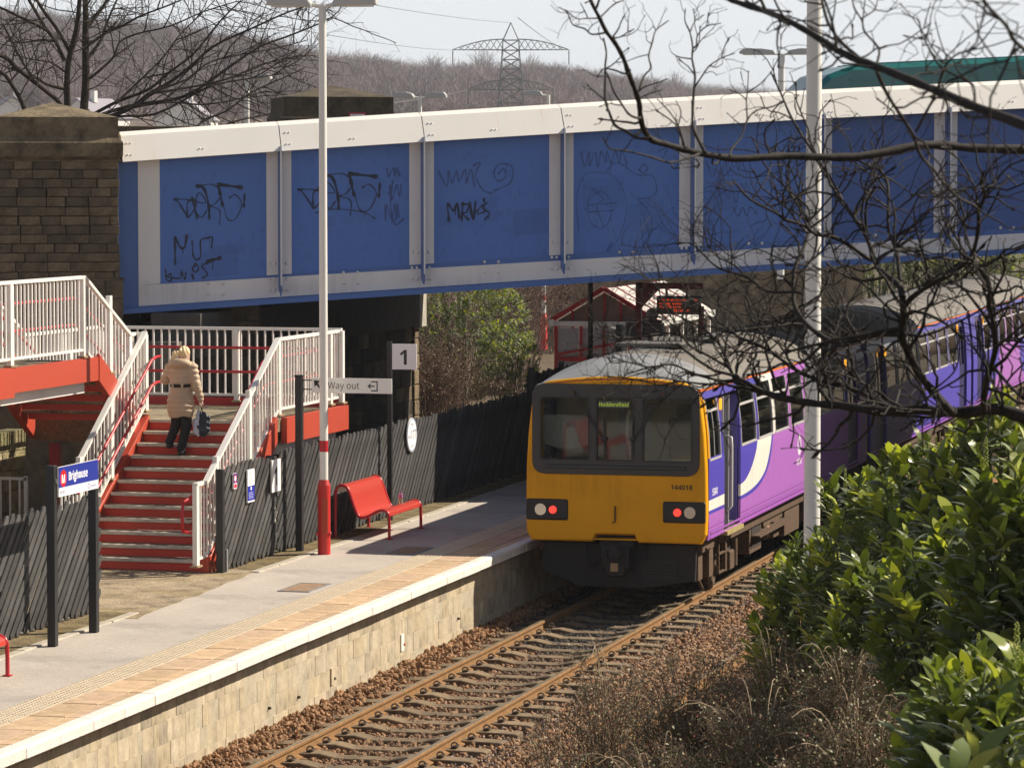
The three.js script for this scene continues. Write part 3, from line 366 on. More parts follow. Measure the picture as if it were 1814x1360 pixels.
{
  const cs = Math.cos(BT), sn = Math.sin(BT), W = (u, y, z) => [u * cs + z * sn, y, -u * sn + z * cs];
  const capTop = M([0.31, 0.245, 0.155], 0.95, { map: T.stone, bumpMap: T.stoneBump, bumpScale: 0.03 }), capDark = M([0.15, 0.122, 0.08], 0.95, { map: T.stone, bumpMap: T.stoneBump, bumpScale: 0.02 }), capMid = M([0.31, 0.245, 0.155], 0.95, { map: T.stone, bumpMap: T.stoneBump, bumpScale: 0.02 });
  const p = thing('bridge_pier', 'weathered stone pier with pyramid cap at the stair end of the bridge', 'pier', W(-7.43, 0, -9.35), BT);
  const r = rng(12);
  mesh('core', span(-0.99, 0.99, 0.8, 6.56, -0.98, 0.86), K.mortar, p);
  courses(p, 'stone_block', -1.01, 1.01, 4.62, 6.56, 1.01, 0.152, 0.42, r);
  courses(p, 'plinth_stone', -1.07, 1.07, 3.4, 4.6, 1.05, 0.3, 0.6, r, 0.2);
  mesh('lower_plinth', span(-1.06, 1.06, 0.8, 3.4, -1.0, 1.04), stoneMats[4], p);
  mesh('plinth_ledge', rbox(2.18, 0.06, 2.1, 0.02, 0, 4.61, 0), stoneMats[4], p);
  mesh('cap_ledge', rbox(2.08, 0.03, 2.06, 0.01, 0, 6.56, 0), capMid, p);
  const rs = new THREE.Group(); rs.name = 'side_face'; rs.rotation.y = Math.PI / 2; p.add(rs); courses(rs, 'stone_block', -0.84, 0.98, 4.62, 6.56, 1.0, 0.152, 0.42, r);
  capStone(2.0, 2.0, 6.57, p, capMid, capTop);
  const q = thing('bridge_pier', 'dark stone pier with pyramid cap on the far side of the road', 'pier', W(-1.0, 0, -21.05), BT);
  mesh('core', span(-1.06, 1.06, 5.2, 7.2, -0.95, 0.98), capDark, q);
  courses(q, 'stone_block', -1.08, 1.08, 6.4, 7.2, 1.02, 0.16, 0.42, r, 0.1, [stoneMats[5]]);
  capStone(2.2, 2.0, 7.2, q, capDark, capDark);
  const wl = thing('parapet_wall', 'low dark stone parapet between the two bridge piers', 'wall', W(-3.75, 0, -20.3), BT);
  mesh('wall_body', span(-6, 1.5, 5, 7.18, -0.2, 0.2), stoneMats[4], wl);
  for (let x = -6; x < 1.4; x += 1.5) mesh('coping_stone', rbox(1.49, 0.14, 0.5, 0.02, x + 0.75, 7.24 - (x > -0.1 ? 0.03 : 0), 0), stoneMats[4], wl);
  const ns = thing('notice_sign', 'small white notice with red border on the dark far pier', 'sign', W(-0.64, 7.42, -19.95), BT);
  mesh('board', box(0.32, 0.3, 0.01), M([0.8, 0.8, 0.8], 0.5), ns); mesh('red_border', [box(0.34, 0.03, 0.014, 0, 0.15, 0), box(0.03, 0.3, 0.014, -0.16, 0, 0), box(0.03, 0.3, 0.014, 0.16, 0, 0)], K.railRed, ns);
  mesh('text_line', [0.07, 0.03, -0.01].map((y) => box(0.2, 0.012, 0.012, 0, y, 0.002)), K.darkMetal, ns);
  // abutment under the bridge with its bearing shelf
  const ab = thing('bridge_abutment', 'dark stone abutment wall under the bridge behind the fence', 'abutment', [-8.3, 0, 0], Math.PI / 2);
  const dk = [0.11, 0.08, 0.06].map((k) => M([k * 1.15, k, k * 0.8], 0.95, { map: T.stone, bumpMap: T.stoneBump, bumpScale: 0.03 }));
  mesh('core', span(4.6, 17.9, 0.7, 3.6, -1.2, -0.1), K.mortar, ab);
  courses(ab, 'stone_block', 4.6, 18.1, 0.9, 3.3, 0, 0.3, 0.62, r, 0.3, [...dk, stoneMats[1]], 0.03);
  for (let y = 0.9; y < 3.2; y += 0.31) mesh('sunlit_quoin_stone', rbox(0.34, 0.3, 0.5, 0.03, 18.2 + rr(-0.03, 0.03, r), y + 0.15, -0.2), stoneMats[3], ab);  // sunlit wall end painted as paler stones than the shaded face
  mesh('shaded_bearing_beam', span(5.0, 18.0, 3.32, 4.05, -0.7, 0.16), M([0.1, 0.092, 0.08], 0.9, { map: T.grain }), ab);  // bridge shade painted into this dark concrete
  mesh('sunlit_beam_end', span(18.0, 18.5, 3.31, 4.06, -0.7, 0.165), M([0.55, 0.5, 0.42], 0.9, { map: T.grain }), ab);  // sunlight on the far end painted as paler concrete
  const ra = thing('bridge_abutment', 'stone abutment carrying the far end of the bridge beyond the second track', 'abutment', [6.7, 0, 0], -Math.PI / 2);
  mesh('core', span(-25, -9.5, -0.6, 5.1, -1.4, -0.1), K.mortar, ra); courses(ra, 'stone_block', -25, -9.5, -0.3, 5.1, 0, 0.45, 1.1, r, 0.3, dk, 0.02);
  const fw = thing('wing_wall', 'dark stone wall below the girder between pier and abutment', 'wall', W(-4.6, 0, -9.5), BT);
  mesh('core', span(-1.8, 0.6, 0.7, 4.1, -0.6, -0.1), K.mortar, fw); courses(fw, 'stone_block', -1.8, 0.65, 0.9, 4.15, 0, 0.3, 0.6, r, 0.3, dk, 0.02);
}

// ================================================================ staircase from the platform to the road
{
  const t = thing('footbridge_stairs', 'red and white steel staircase climbing from the platform to the road', 'staircase');
  const xl = -6.6, xr = -4.78, rise = 0.155, go = 0.263, Z0 = 4.4, Y0 = 0.915, LY = Y0 + 12 * rise, LZ = Z0 - 11 * go;
  const treadM = M([0.46, 0.4, 0.31], 0.95, { map: T.dirt, bumpMap: T.asphaltBump, bumpScale: 0.006 }), noseM = M([0.74, 0.69, 0.58], 0.85, { map: T.grain });
  const wornRed = M([0.7, 0.065, 0.038], 0.55, { map: tex(512, 1.7, (u, v) => { const a = n1(u, v), s = clamp((n2(u, v) - 0.6) * 6), f = clamp((n4(u, v) - 0.55) * 5); return [0.95 - 0.35 * s * f - 0.1 * a, 0.95 - 0.5 * s * f, 0.95 - 0.5 * s * f]; }) });
  const flight = (x0, x1, z0, y0, n, dir) => { for (let i = 0; i < n; i++) { const y = y0 + rise * (i + 1), z = z0 - dir * go * i, w = x1 - x0, xm = (x0 + x1) / 2;
    const tr = mesh('tread', rbox(w, 0.045, go + 0.03, 0.008), treadM, t); tr.position.set(xm, y - 0.0225, z - dir * (go / 2 - 0.012));
    const ns = mesh('nosing', rbox(w - 0.01, 0.05, 0.045, 0.01), noseM, t); ns.position.set(xm, y - 0.021, z + dir * 0.012);
    const rs = mesh('riser', box(w - 0.004, rise - 0.046, 0.014), wornRed, t); rs.position.set(xm, y - 0.045 - (rise - 0.046) / 2, z - dir * 0.02); } };
  flight(xl, xr, Z0, Y0, 11, 1);
  // landing and its beams
  mesh('landing_slab', span(-8.4, -4.66, LY - 0.16, LY, -1.68, LZ), treadM, t);
  mesh('landing_nosing', rbox(xr - xl, 0.05, 0.05, 0.01, (xl + xr) / 2, LY - 0.022, LZ + 0.01), noseM, t);
  mesh('landing_riser', box(xr - xl, rise - 0.05, 0.014, (xl + xr) / 2, LY - 0.1, LZ - 0.012 + 0.02), wornRed, t);
  mesh('landing_fascia', span(-4.66, -4.57, LY - 0.33, LY + 0.04, -1.7, LZ - 0.2), K.red, t);
  mesh('landing_kickplate', span(-8.4, -4.66, LY + 0.0, LY + 0.12, -1.72, -1.68), K.redDark, t);
  mesh('landing_edge', span(-8.45, -6.68, LY - 0.34, LY - 0.005, LZ + 0.002, LZ + 0.1), M([0.3, 0.19, 0.1], 0.8, { map: T.rust }), t);
  mesh('support_beam', span(-4.95, -4.75, LY - 0.5, LY - 0.34, -1.6, LZ - 0.3), K.girderWhite, t);
  for (const [x, z] of [[-4.85, -1.3], [-8.2, -1.4], [-8.2, 1.2]]) mesh('column', box(0.14, LY - 1.2, 0.14, x, (LY - 0.5 + 0.9) / 2, z), K.redDark, t);
  // stringers
  const sl = rise / go, yn = (z) => Y0 + rise + (Z0 - z) * sl;
  const st = (x, w, zb, zt, yF, dir) => { const p = dir > 0 ? [[zb + 0.1, Y0 + 0.005], [zb + 0.1, Y0 + 0.2], [zb, yF(zb) + 0.06], [zt, yF(zt) + 0.06], [zt, yF(zt) - 0.3], [zb - 0.35, Y0 + 0.005]] : [[zb, yF(zb) - 0.3], [zb, yF(zb) + 0.1], [zt, yF(zt) + 0.1], [zt, yF(zt) - 0.28]]; return extrude(p.map(([z, y]) => [-z, y]), w, 0.004).rotateY(Math.PI / 2).translate(x, 0, 0); };
  mesh('stringer', st(xl - 0.13, 0.12, Z0, LZ, yn, 1), K.red, t);
  mesh('stringer', st(xr + 0.01, 0.12, Z0, LZ, yn, 1), K.red, t);
  // the second flight turns back towards the camera on the far side
  const ux0 = -8.3, ux1 = -6.78, UZ = 1.95, UY = LY + 6 * rise, UE = UZ + 5 * go;
  flight(ux0, ux1, UZ, LY, 6, -1);
  const yu = (z) => LY + rise + (z - UZ) * sl;
  mesh('stringer', st(ux1 + 0.0, 0.09, UZ - 0.25, UE, yu, -1), K.red, t);
  mesh('stringer', st(ux0 - 0.1, 0.09, UZ - 0.25, UE, yu, -1), K.red, t);
  mesh('upper_slab', span(ux0, ux1, UY - 0.12, UY, UE, 12), treadM, t);
  mesh('upper_fascia', span(ux1, ux1 + 0.08, UY - 0.27, UY + 0.06, UE + 0.002, 6.32), K.red, t);
  mesh('upper_fascia', span(ux1 - 0.004, ux1 + 0.09, UY - 0.33, UY + 0.07, 6.33, 12), K.red, t);
  mesh('upper_fascia', span(ux0 - 0.08, ux0, UY - 0.27, UY + 0.06, UE, 12), K.red, t);
  mesh('support_beam', span(-7.05, -6.86, UY - 0.44, UY - 0.28, UE + 0.15, 12), K.girderWhite, t);
  for (const x of [-6.95, -8.2]) for (const z of [8.6]) mesh('column', box(0.12, UY - 1.2, 0.12, x, (UY - 0.4 + 0.9) / 2, z), K.redDark, t);
  // balustrades: a path of [x, y(floor), z] points; every baluster is its own piece
  const baluG = {}; const balu = (h) => { const k = Math.round(h * 100); return baluG[k] ?? (baluG[k] = metric(box(0.024, k / 100, 0.024))); };
  function balustrade(path, posts, H = 1.12, gap = 0.13, foot = 0.11) {
    for (let i = 0; i + 1 < path.length; i++) { const a = V(...path[i]), b = V(...path[i + 1]), d = b.clone().sub(a), L = Math.hypot(d.x, d.z), n = Math.max(1, Math.round(L / gap));
      mesh('top_rail', bar(a.clone().add(V(0, H, 0)), b.clone().add(V(0, H, 0)), 0.075, 0.045), K.white, t);
      mesh('bottom_rail', bar(a.clone().add(V(0, foot, 0)), b.clone().add(V(0, foot, 0)), 0.05, 0.035), K.white, t);
      for (let k = 0; k < n; k++) { const p = a.clone().lerp(b, (k + 0.5) / n), m = mesh('baluster', balu(H - foot), K.white, t); m.position.set(p.x, p.y + (H + foot) / 2, p.z); } }
    for (const [x, y, z] of posts) { mesh('post', span(x - 0.032, x + 0.032, y + 0.012, y + H - 0.015, z - 0.05, z + 0.05), K.white, t); mesh('base_plate', rbox(0.12, 0.03, 0.2, 0.006, x, y + 0.012, z), M([0.6, 0.5, 0.35], 0.8, { map: T.rust }), t); } }
  const xr2 = xr + 0.07, xl2 = xl - 0.07, f = (z) => yn(z) + 0.05;
  balustrade([[xr2, 1.02, 4.85], [xr2, 1.02, 4.42], [xr2, LY + 0.05, 1.3], [xr2, LY + 0.05, -1.62]], [[xr2, 1.02, 4.82], [xr2, f(4.0) - 0.0, 4.0], [xr2, f(2.6), 2.6], [xr2, LY + 0.06, 1.28], [xr2, LY + 0.06, -1.2]]);
  balustrade([[xl2, 1.02, 4.85], [xl2, 1.02, 4.42], [xl2, LY + 0.12, 1.5]], [[xl2, f(4.1), 4.1], [xl2, f(2.9), 2.9], [xl2, LY + 0.1, 1.5]], 1.14);
  balustrade([[xl2, LY + 0.12, 1.5], [xl2 - 0.17, LY + 0.12, 1.5], [ux1 + 0.04, LY + 0.12, 1.95], [ux1 + 0.04, UY + 0.07, 3.72], [ux1 + 0.04, UY + 0.07, 11.5]], [[ux1 + 0.04, LY + 0.12, 1.97], [ux1 + 0.04, yu(2.75) + 0.1, 2.75], [ux1 + 0.04, UY + 0.07, 3.75], [ux1 + 0.04, UY + 0.07, 6.35], [ux1 + 0.04, UY + 0.07, 8.8]]);
  balustrade([[-4.66, LY + 0.06, -1.64], [-8.42, LY + 0.06, -1.64]], [[-4.66, LY + 0.06, -1.64], [-6.35, LY + 0.06, -1.64], [-8.4, LY + 0.06, -1.64]], 1.13);
  balustrade([[ux0 - 0.06, LY + 0.1, -1.5], [ux0 - 0.06, LY + 0.1, 1.95], [ux0 - 0.06, UY + 0.07, 3.72], [ux0 - 0.06, UY + 0.07, 9]], [[ux0 - 0.06, LY + 0.1, 0.2], [ux0 - 0.06, UY + 0.07, 3.75], [ux0 - 0.06, UY + 0.07, 6.4]]);
  // red tubular handrails
  const hr = (pts) => mesh('handrail', limb(pts.map((p) => V(...p)), 0.022, 8), K.railRed, t);
  for (const h of [0.9, 0.53]) {
    hr([[xl + 0.06, 1.05 + h, 4.5], [xl + 0.06, f(4.2) + h - 0.06, 4.2], [xl + 0.06, LY + h - 0.04, 1.58], [xl + 0.06, LY + h, 1.38], [xl + 0.06, LY + h, 1.22]]);
    hr([[xr - 0.06, 1.06 + h, 4.62], [xr - 0.06, f(4.2) + h - 0.06, 4.2], [xr - 0.06, LY + h - 0.04, 1.58], [xr - 0.06, LY + h, 1.38], [xr - 0.06, LY + h, -1.5]]);
    hr([[-4.72, LY + h, -1.55], [-8.3, LY + h, -1.55]]);
    hr([[ux1 - 0.06, LY + h, 1.7], [ux1 - 0.06, UY + h, 3.75], [ux1 - 0.06, UY + h, 11]]); hr([[ux0 + 0.06, LY + h, 1.7], [ux0 + 0.06, UY + h, 3.75], [ux0 + 0.06, UY + h, 9]]);
  }
  hr([[xr - 0.06, 1.96, 4.62], [xr - 0.1, 1.9, 4.86], [xr - 0.1, 1.7, 4.9], [xr - 0.1, 1.5, 4.86], [xr - 0.06, 1.46, 4.6]]);
}
// ---- mossy retaining wall under the stairs and the low rails beside it
{
  const w = thing('retaining_wall', 'mossy rough stone retaining wall beneath the upper stair landing', 'wall', [-9.1, 0, 0], Math.PI / 2);
  const mm = [[0.5, 0.43, 0.25], [0.43, 0.38, 0.2], [0.55, 0.47, 0.3], [0.4, 0.37, 0.18]].map((c) => M(c, 1, { map: T.stone, bumpMap: T.stoneBump, bumpScale: 0.04 })), r = rng(31);
  mesh('core', span(-7, -0.2, 0.7, 2.45, -0.8, -0.12), K.soil, w); courses(w, 'rubble_stone', -7, -0.15, 0.85, 2.5, 0, 0.3, 0.55, r, 0.3, mm, 0.1);
  const a = thing('low_railing', 'short white metal railing in front of the mossy wall', 'railing', [-8.75, 0.9, 1.7]);
  mesh('top_rail', box(0.62, 0.04, 0.05, 0, 0.98, 0), K.white, a); for (let i = 0; i < 4; i++) mesh('baluster', box(0.025, 0.96, 0.025, -0.26 + i * 0.15, 0.48, 0), K.white, a); mesh('post', box(0.05, 1.02, 0.05, 0.29, 0.51, 0), K.white, a);
  const b = thing('yard_rail', 'low white rail running behind the short slatted fence', 'railing', [-6.3, 0.9, 9.6]);
  mesh('top_rail', [bar(V(-0.55, 0.72, 3.2), V(-0.1, 0.74, 0.6), 0.07, 0.05), bar(V(-0.1, 0.74, 0.6), V(0.7, 0.68, 0.3), 0.07, 0.05)], K.white, b); for (const [x, z] of [[-0.5, 3], [-0.1, 0.62], [0.65, 0.32], [0.3, 0.45]]) mesh('post', box(0.035, 0.72, 0.035, x, 0.36, z), K.white, b);
  // crumpled clear sheet hung over the fence
  const g = new THREE.PlaneGeometry(0.5, 0.75, 14, 18), p = g.attributes.position; for (let i = 0; i < p.count; i++) { const x = p.getX(i), y = p.getY(i); p.setXYZ(i, x * (1 + 0.25 * (0.4 - y)), y + 0.03 * Math.sin(x * 30), 0.05 * Math.sin(x * 26 + y * 3) + 0.03 * Math.sin(y * 17 + x * 9)); } g.computeVertexNormals();
  const s = mesh('plastic_sheet', g, M([0.8, 0.82, 0.86], 0.25, { transmission: 0.45, thickness: 0, side: THREE.DoubleSide })); s.position.set(-6.52, 1.95, 12.6); s.rotation.y = 0.5; tag(s, 'crumpled translucent plastic sheet draped by the fence corner', 'plastic sheet');
}
// ================================================================ slatted fences
const slatM = [0.8, 1, 1.25, 0.9, 1.5].map((k) => M([0.088 * k, 0.083 * k, 0.082 * k], 0.85, { map: T.wood, bumpMap: T.stoneBump, bumpScale: 0.006 }));
function slatFence(label, x, z0, z1, y0, h, seed, opt = {}) {
  const t = thing('slatted_fence', label, 'fence', [x, y0, 0]), r = rng(seed), cache = {}, gap = 0.185;
  const slat = (L) => { const k = Math.round(L * 20); return cache[k] ?? (cache[k] = (() => { const l = k / 20 / 2, w = 0.043; const g = metric(extrude([[-w, -l + 0.03], [-w + 0.025, -l], [w - 0.025, -l], [w, -l + 0.03], [w, l - 0.045], [w - 0.03, l], [-w + 0.03, l], [-w, l - 0.045]], 0.02, 0.003).translate(0, 0, -0.01)); g.userData.metric = true; return g; })()); };
  for (let c = z0 - h / 2 - 0.1; c < z1 + h / 2; c += gap) { const cc = c + rr(-0.008, 0.008, r); let lo = Math.max(-h / 2, cc - z1), hi = Math.min(h / 2, cc - z0); if (hi - lo < 0.12) continue; lo += rr(-0.02, 0.02, r); hi += rr(-0.025, 0.03, r);
    const L = (hi - lo) * Math.SQRT2, ym = (hi + lo) / 2, s = mesh('slat', slat(L), slatM[Math.floor(r() * 5)], t); s.position.set(rr(-0.004, 0.004, r), h / 2 + ym, cc - ym); s.rotation.set(0, Math.PI / 2, 0); s.rotateZ(-Math.PI / 4 + rr(-0.008, 0.008, r)); }
  for (const f of [0.12, 0.5, 0.88]) mesh('back_rail', box(0.04, 0.07, z1 - z0, -0.035, h * f, (z0 + z1) / 2), slatM[0], t);
  for (const z of opt.posts ?? []) mesh('fence_post', rbox(0.1, h + (opt.tall ?? 0.02), 0.1, 0.01, opt.px ?? -0.07, (h + (opt.tall ?? 0.02)) / 2 - 0.02, z), K.darkMetal, t);
  return t;
}
slatFence('short dark slatted fence panel behind the station name sign', -4.55, 8.78, 11.98, 0.93, 1.42, 5, { posts: [8.9, 11.9] });
slatFence('dark slatted fence panel behind the bench cut off by the picture edge', -4.56, 12.1, 15.4, 0.93, 1.44, 6, { posts: [13.8] });
slatFence('dark slatted fence panel with notices at the foot of the stairs', -4.5, 2.02, 4.3, 0.93, 1.4, 7, { posts: [2.1] });
slatFence('long dark slatted fence behind the red bench running under the bridge', -4.52, -12.7, 1.94, 0.93, 1.44, 8, { posts: [-12.6, -10.2, -7.8, -5.4, -2.8, -0.4] });
slatFence('tall slatted fence corner behind the low white rail', -6.9, 10.6, 13.4, 0.95, 1.75, 9, { posts: [10.7] });
{ const p = thing('gate_post', 'black square post at the foot of the stair fence', 'post', [-4.5, 0.9, 4.42]); mesh('shaft', rbox(0.1, 1.42, 0.1, 0.008, 0, 0.71, 0), K.darkMetal, p); mesh('foot_stub', rbox(0.06, 0.32, 0.05, 0.006, 0.03, 0.16, -0.11), K.grey, p); }
// ================================================================ signs
const face = (w, h, draw, px = 512) => { const m = M([1, 1, 1], 0.35); m.map = canvasTex(px, Math.round((px * h) / w), draw); const g = new THREE.PlaneGeometry(w, h); g.userData.metric = true; return new THREE.Mesh(g, m); };
function panel(t, w, h, draw, opt = {}) { const b = mesh('sign_panel', rbox(w, h, 0.022, 0.006), opt.back ?? K.white, t); b.position.set(...(opt.at ?? [0, 0, 0])); b.rotation.y = opt.turn ?? 0; const f = face(w - 0.006, h - 0.006, draw, opt.px); f.name = 'printed_face'; f.position.z = 0.0125; f.receiveShadow = true; b.add(f); return b; }
const font = (c, s, wt = 'bold', f = 'sans-serif') => { c.font = `${wt} ${s}px ${f}`; c.textBaseline = 'middle'; };
{
  const t = thing('station_name_sign', 'blue and white Brighouse station name sign on two black posts', 'sign', [-3.87, 0.905, 11.37]);
  for (const z of [0.65, -0.64]) mesh('post', rbox(0.1, z > 0 ? 2.08 : 2.02, 0.1, 0.008, 0, z > 0 ? 1.04 : 1.01, z), K.darkMetal, t);
  panel(t, 1.24, 0.345, (c, w, h) => { c.fillStyle = '#2b3a97'; c.fillRect(0, 0, w, h); c.fillStyle = '#f4f2f6'; c.fillRect(0, h * 0.7, w, h * 0.3); c.fillStyle = '#d9262e'; c.beginPath(); c.arc(w * 0.115, h * 0.4, h * 0.29, 0, 7); c.fill(); c.fillStyle = '#fff'; font(c, h * 0.4); c.textAlign = 'center'; c.fillText('M', w * 0.115, h * 0.42); c.textAlign = 'left'; c.save(); c.translate(w * 0.24, h * 0.37); c.scale(0.92, 1); font(c, h * 0.4); c.fillText('Brighouse', 0, 0); c.restore(); c.fillStyle = '#222a55'; font(c, h * 0.13); c.fillText('METRO', w * 0.03, h * 0.87); c.strokeStyle = '#3a3a8a'; c.lineWidth = h * 0.03; c.beginPath(); c.ellipse(w * 0.75, h * 0.85, h * 0.1, h * 0.07, 0, 0, 7); c.stroke(); c.fillStyle = '#3a3a8a'; c.fillText('northern', w * 0.79, h * 0.86); }, { at: [0.062, 1.885, 0], turn: Math.PI / 2, px: 1024 });
  for (const z of [0.65, -0.64]) mesh('bracket', box(0.03, 0.05, 0.09, 0.05, 1.9, z * 0.97), K.steel, t);
}
{
  const t = thing('way_out_sign', 'white Way out direction sign cantilevered from a black post', 'sign', [-4.32, 0.905, 1.5]);
  mesh('post', rbox(0.1, 2.53, 0.1, 0.008, 0, 1.265, 0), K.darkMetal, t); mesh('post_cap', rbox(0.12, 0.03, 0.12, 0.01, 0, 2.53, 0), K.black, t);
  mesh('arm', [box(0.22, 0.015, 0.02, 0.14, 2.47, 0), box(0.22, 0.015, 0.02, 0.14, 2.34, 0)], K.black, t);
  panel(t, 1.2, 0.215, (c, w, h) => { c.fillStyle = '#eceae6'; c.fillRect(0, 0, w, h); c.strokeStyle = '#101114'; c.fillStyle = '#101114'; c.lineWidth = h * 0.15; c.beginPath(); c.moveTo(w * 0.125, h * 0.84); c.lineTo(w * 0.06, h * 0.36); c.stroke(); c.beginPath(); c.moveTo(w * 0.028, h * 0.15); c.lineTo(w * 0.105, h * 0.2); c.lineTo(w * 0.036, h * 0.62); c.fill(); font(c, h * 0.62, 'normal'); c.fillText('Way out', w * 0.2, h * 0.5); c.lineWidth = h * 0.08; c.beginPath(); c.moveTo(w * 0.745, h * 0.2); c.lineTo(w * 0.82, h * 0.2); c.lineTo(w * 0.82, h * 0.82); c.lineTo(w * 0.745, h * 0.82); c.stroke(); c.beginPath(); c.moveTo(w * 0.79, h * 0.51); c.lineTo(w * 0.71, h * 0.51); c.moveTo(w * 0.74, h * 0.36); c.lineTo(w * 0.71, h * 0.51); c.lineTo(w * 0.74, h * 0.66); c.stroke(); }, { at: [0.79, 2.4, 0.0], px: 1024 });
}
const numberOne = (c, w, h) => { c.fillStyle = '#efefee'; c.fillRect(0, 0, w, h); c.fillStyle = '#0c0c0e'; font(c, h * 0.82); c.textAlign = 'center'; c.fillText('1', w * 0.5, h * 0.53); };
{
  const t = thing('platform_number_sign', 'square white number 1 sign on a tall black post behind the bench', 'sign', [-4.36, 0.905, -3.2]);
  mesh('post', rbox(0.075, 2.82, 0.075, 0.008, 0, 1.41, 0), K.darkMetal, t); panel(t, 0.4, 0.4, numberOne, { at: [0.25, 2.58, 0.03], px: 256 }); mesh('bracket', box(0.06, 0.3, 0.012, 0.04, 2.58, 0.015), K.steel, t);
  const q = thing('fence_number_sign', 'white number 1 sign screwed to the slatted fence', 'sign', [-4.462, 2.05, 2.16]); panel(q, 0.4, 0.46, numberOne, { turn: Math.PI / 2, px: 256 });
  const n = thing('notice_board', 'narrow white and blue notice on the slatted fence', 'notice', [-4.462, 2.0, 3.27]); panel(n, 0.3, 0.46, (c, w, h) => { c.fillStyle = '#f2f2f4'; c.fillRect(0, 0, w, h); c.fillStyle = '#2733a0'; c.fillRect(0, h * 0.5, w, h * 0.45); c.fillStyle = '#9a9aa4'; for (let i = 0; i < 7; i++) c.fillRect(w * 0.18, h * (0.07 + 0.055 * i), w * (0.4 + 0.2 * ((i * 7) % 3) / 2), h * 0.018); c.fillStyle = '#dfe3ff'; c.beginPath(); c.arc(w * 0.5, h * 0.58, w * 0.1, 0, 7); c.fill(); for (let i = 0; i < 4; i++) c.fillRect(w * 0.15, h * (0.7 + 0.055 * i), w * 0.65, h * 0.015); }, { turn: Math.PI / 2, px: 256 });
  const s = thing('no_smoking_sign', 'small purple and red round symbol sign on the slatted fence', 'sign', [-4.462, 2.12, 3.94]); panel(s, 0.14, 0.22, (c, w, h) => { c.fillStyle = '#e8dcee'; c.fillRect(0, 0, w, h); c.fillStyle = '#5a2a8c'; c.fillRect(0, 0, w, h * 0.62); c.fillStyle = '#f3e8f2'; c.beginPath(); c.arc(w * 0.5, h * 0.33, w * 0.38, 0, 7); c.fill(); c.strokeStyle = '#d02438'; c.lineWidth = w * 0.1; c.beginPath(); c.arc(w * 0.5, h * 0.33, w * 0.34, 0, 7); c.stroke(); c.fillStyle = '#d8303e'; c.fillRect(w * 0.1, h * 0.7, w * 0.8, h * 0.24); }, { turn: Math.PI / 2, px: 128 });
  const b = thing('bridge_number_plate', 'round white bridge plate reading 177 on the long fence', 'sign', [-4.468, 2.14, -4.79]); mesh('disc', new THREE.CylinderGeometry(0.275, 0.275, 0.018, 36).rotateZ(Math.PI / 2), K.white, b); const f = new THREE.Mesh(new THREE.CircleGeometry(0.27, 40), M([1, 1, 1], 0.4, { map: canvasTex(256, 256, (c, w, h) => { c.fillStyle = '#f0f2f6'; c.fillRect(0, 0, w, h); c.strokeStyle = '#7f93b8'; c.lineWidth = 7; c.beginPath(); c.arc(128, 128, 122, 0, 7); c.stroke(); c.fillStyle = '#16171a'; c.textAlign = 'center'; font(c, 92, 'normal'); c.fillText('177', 166, 128); font(c, 30, 'normal'); c.fillText('MVN2', 62, 140); font(c, 26, 'normal'); c.fillText('Bridge', 128, 46); c.fillText('Lane Br.', 128, 212); }) })); f.name = 'printed_face'; f.rotation.y = Math.PI / 2; f.position.x = 0.0105; b.add(f);
}
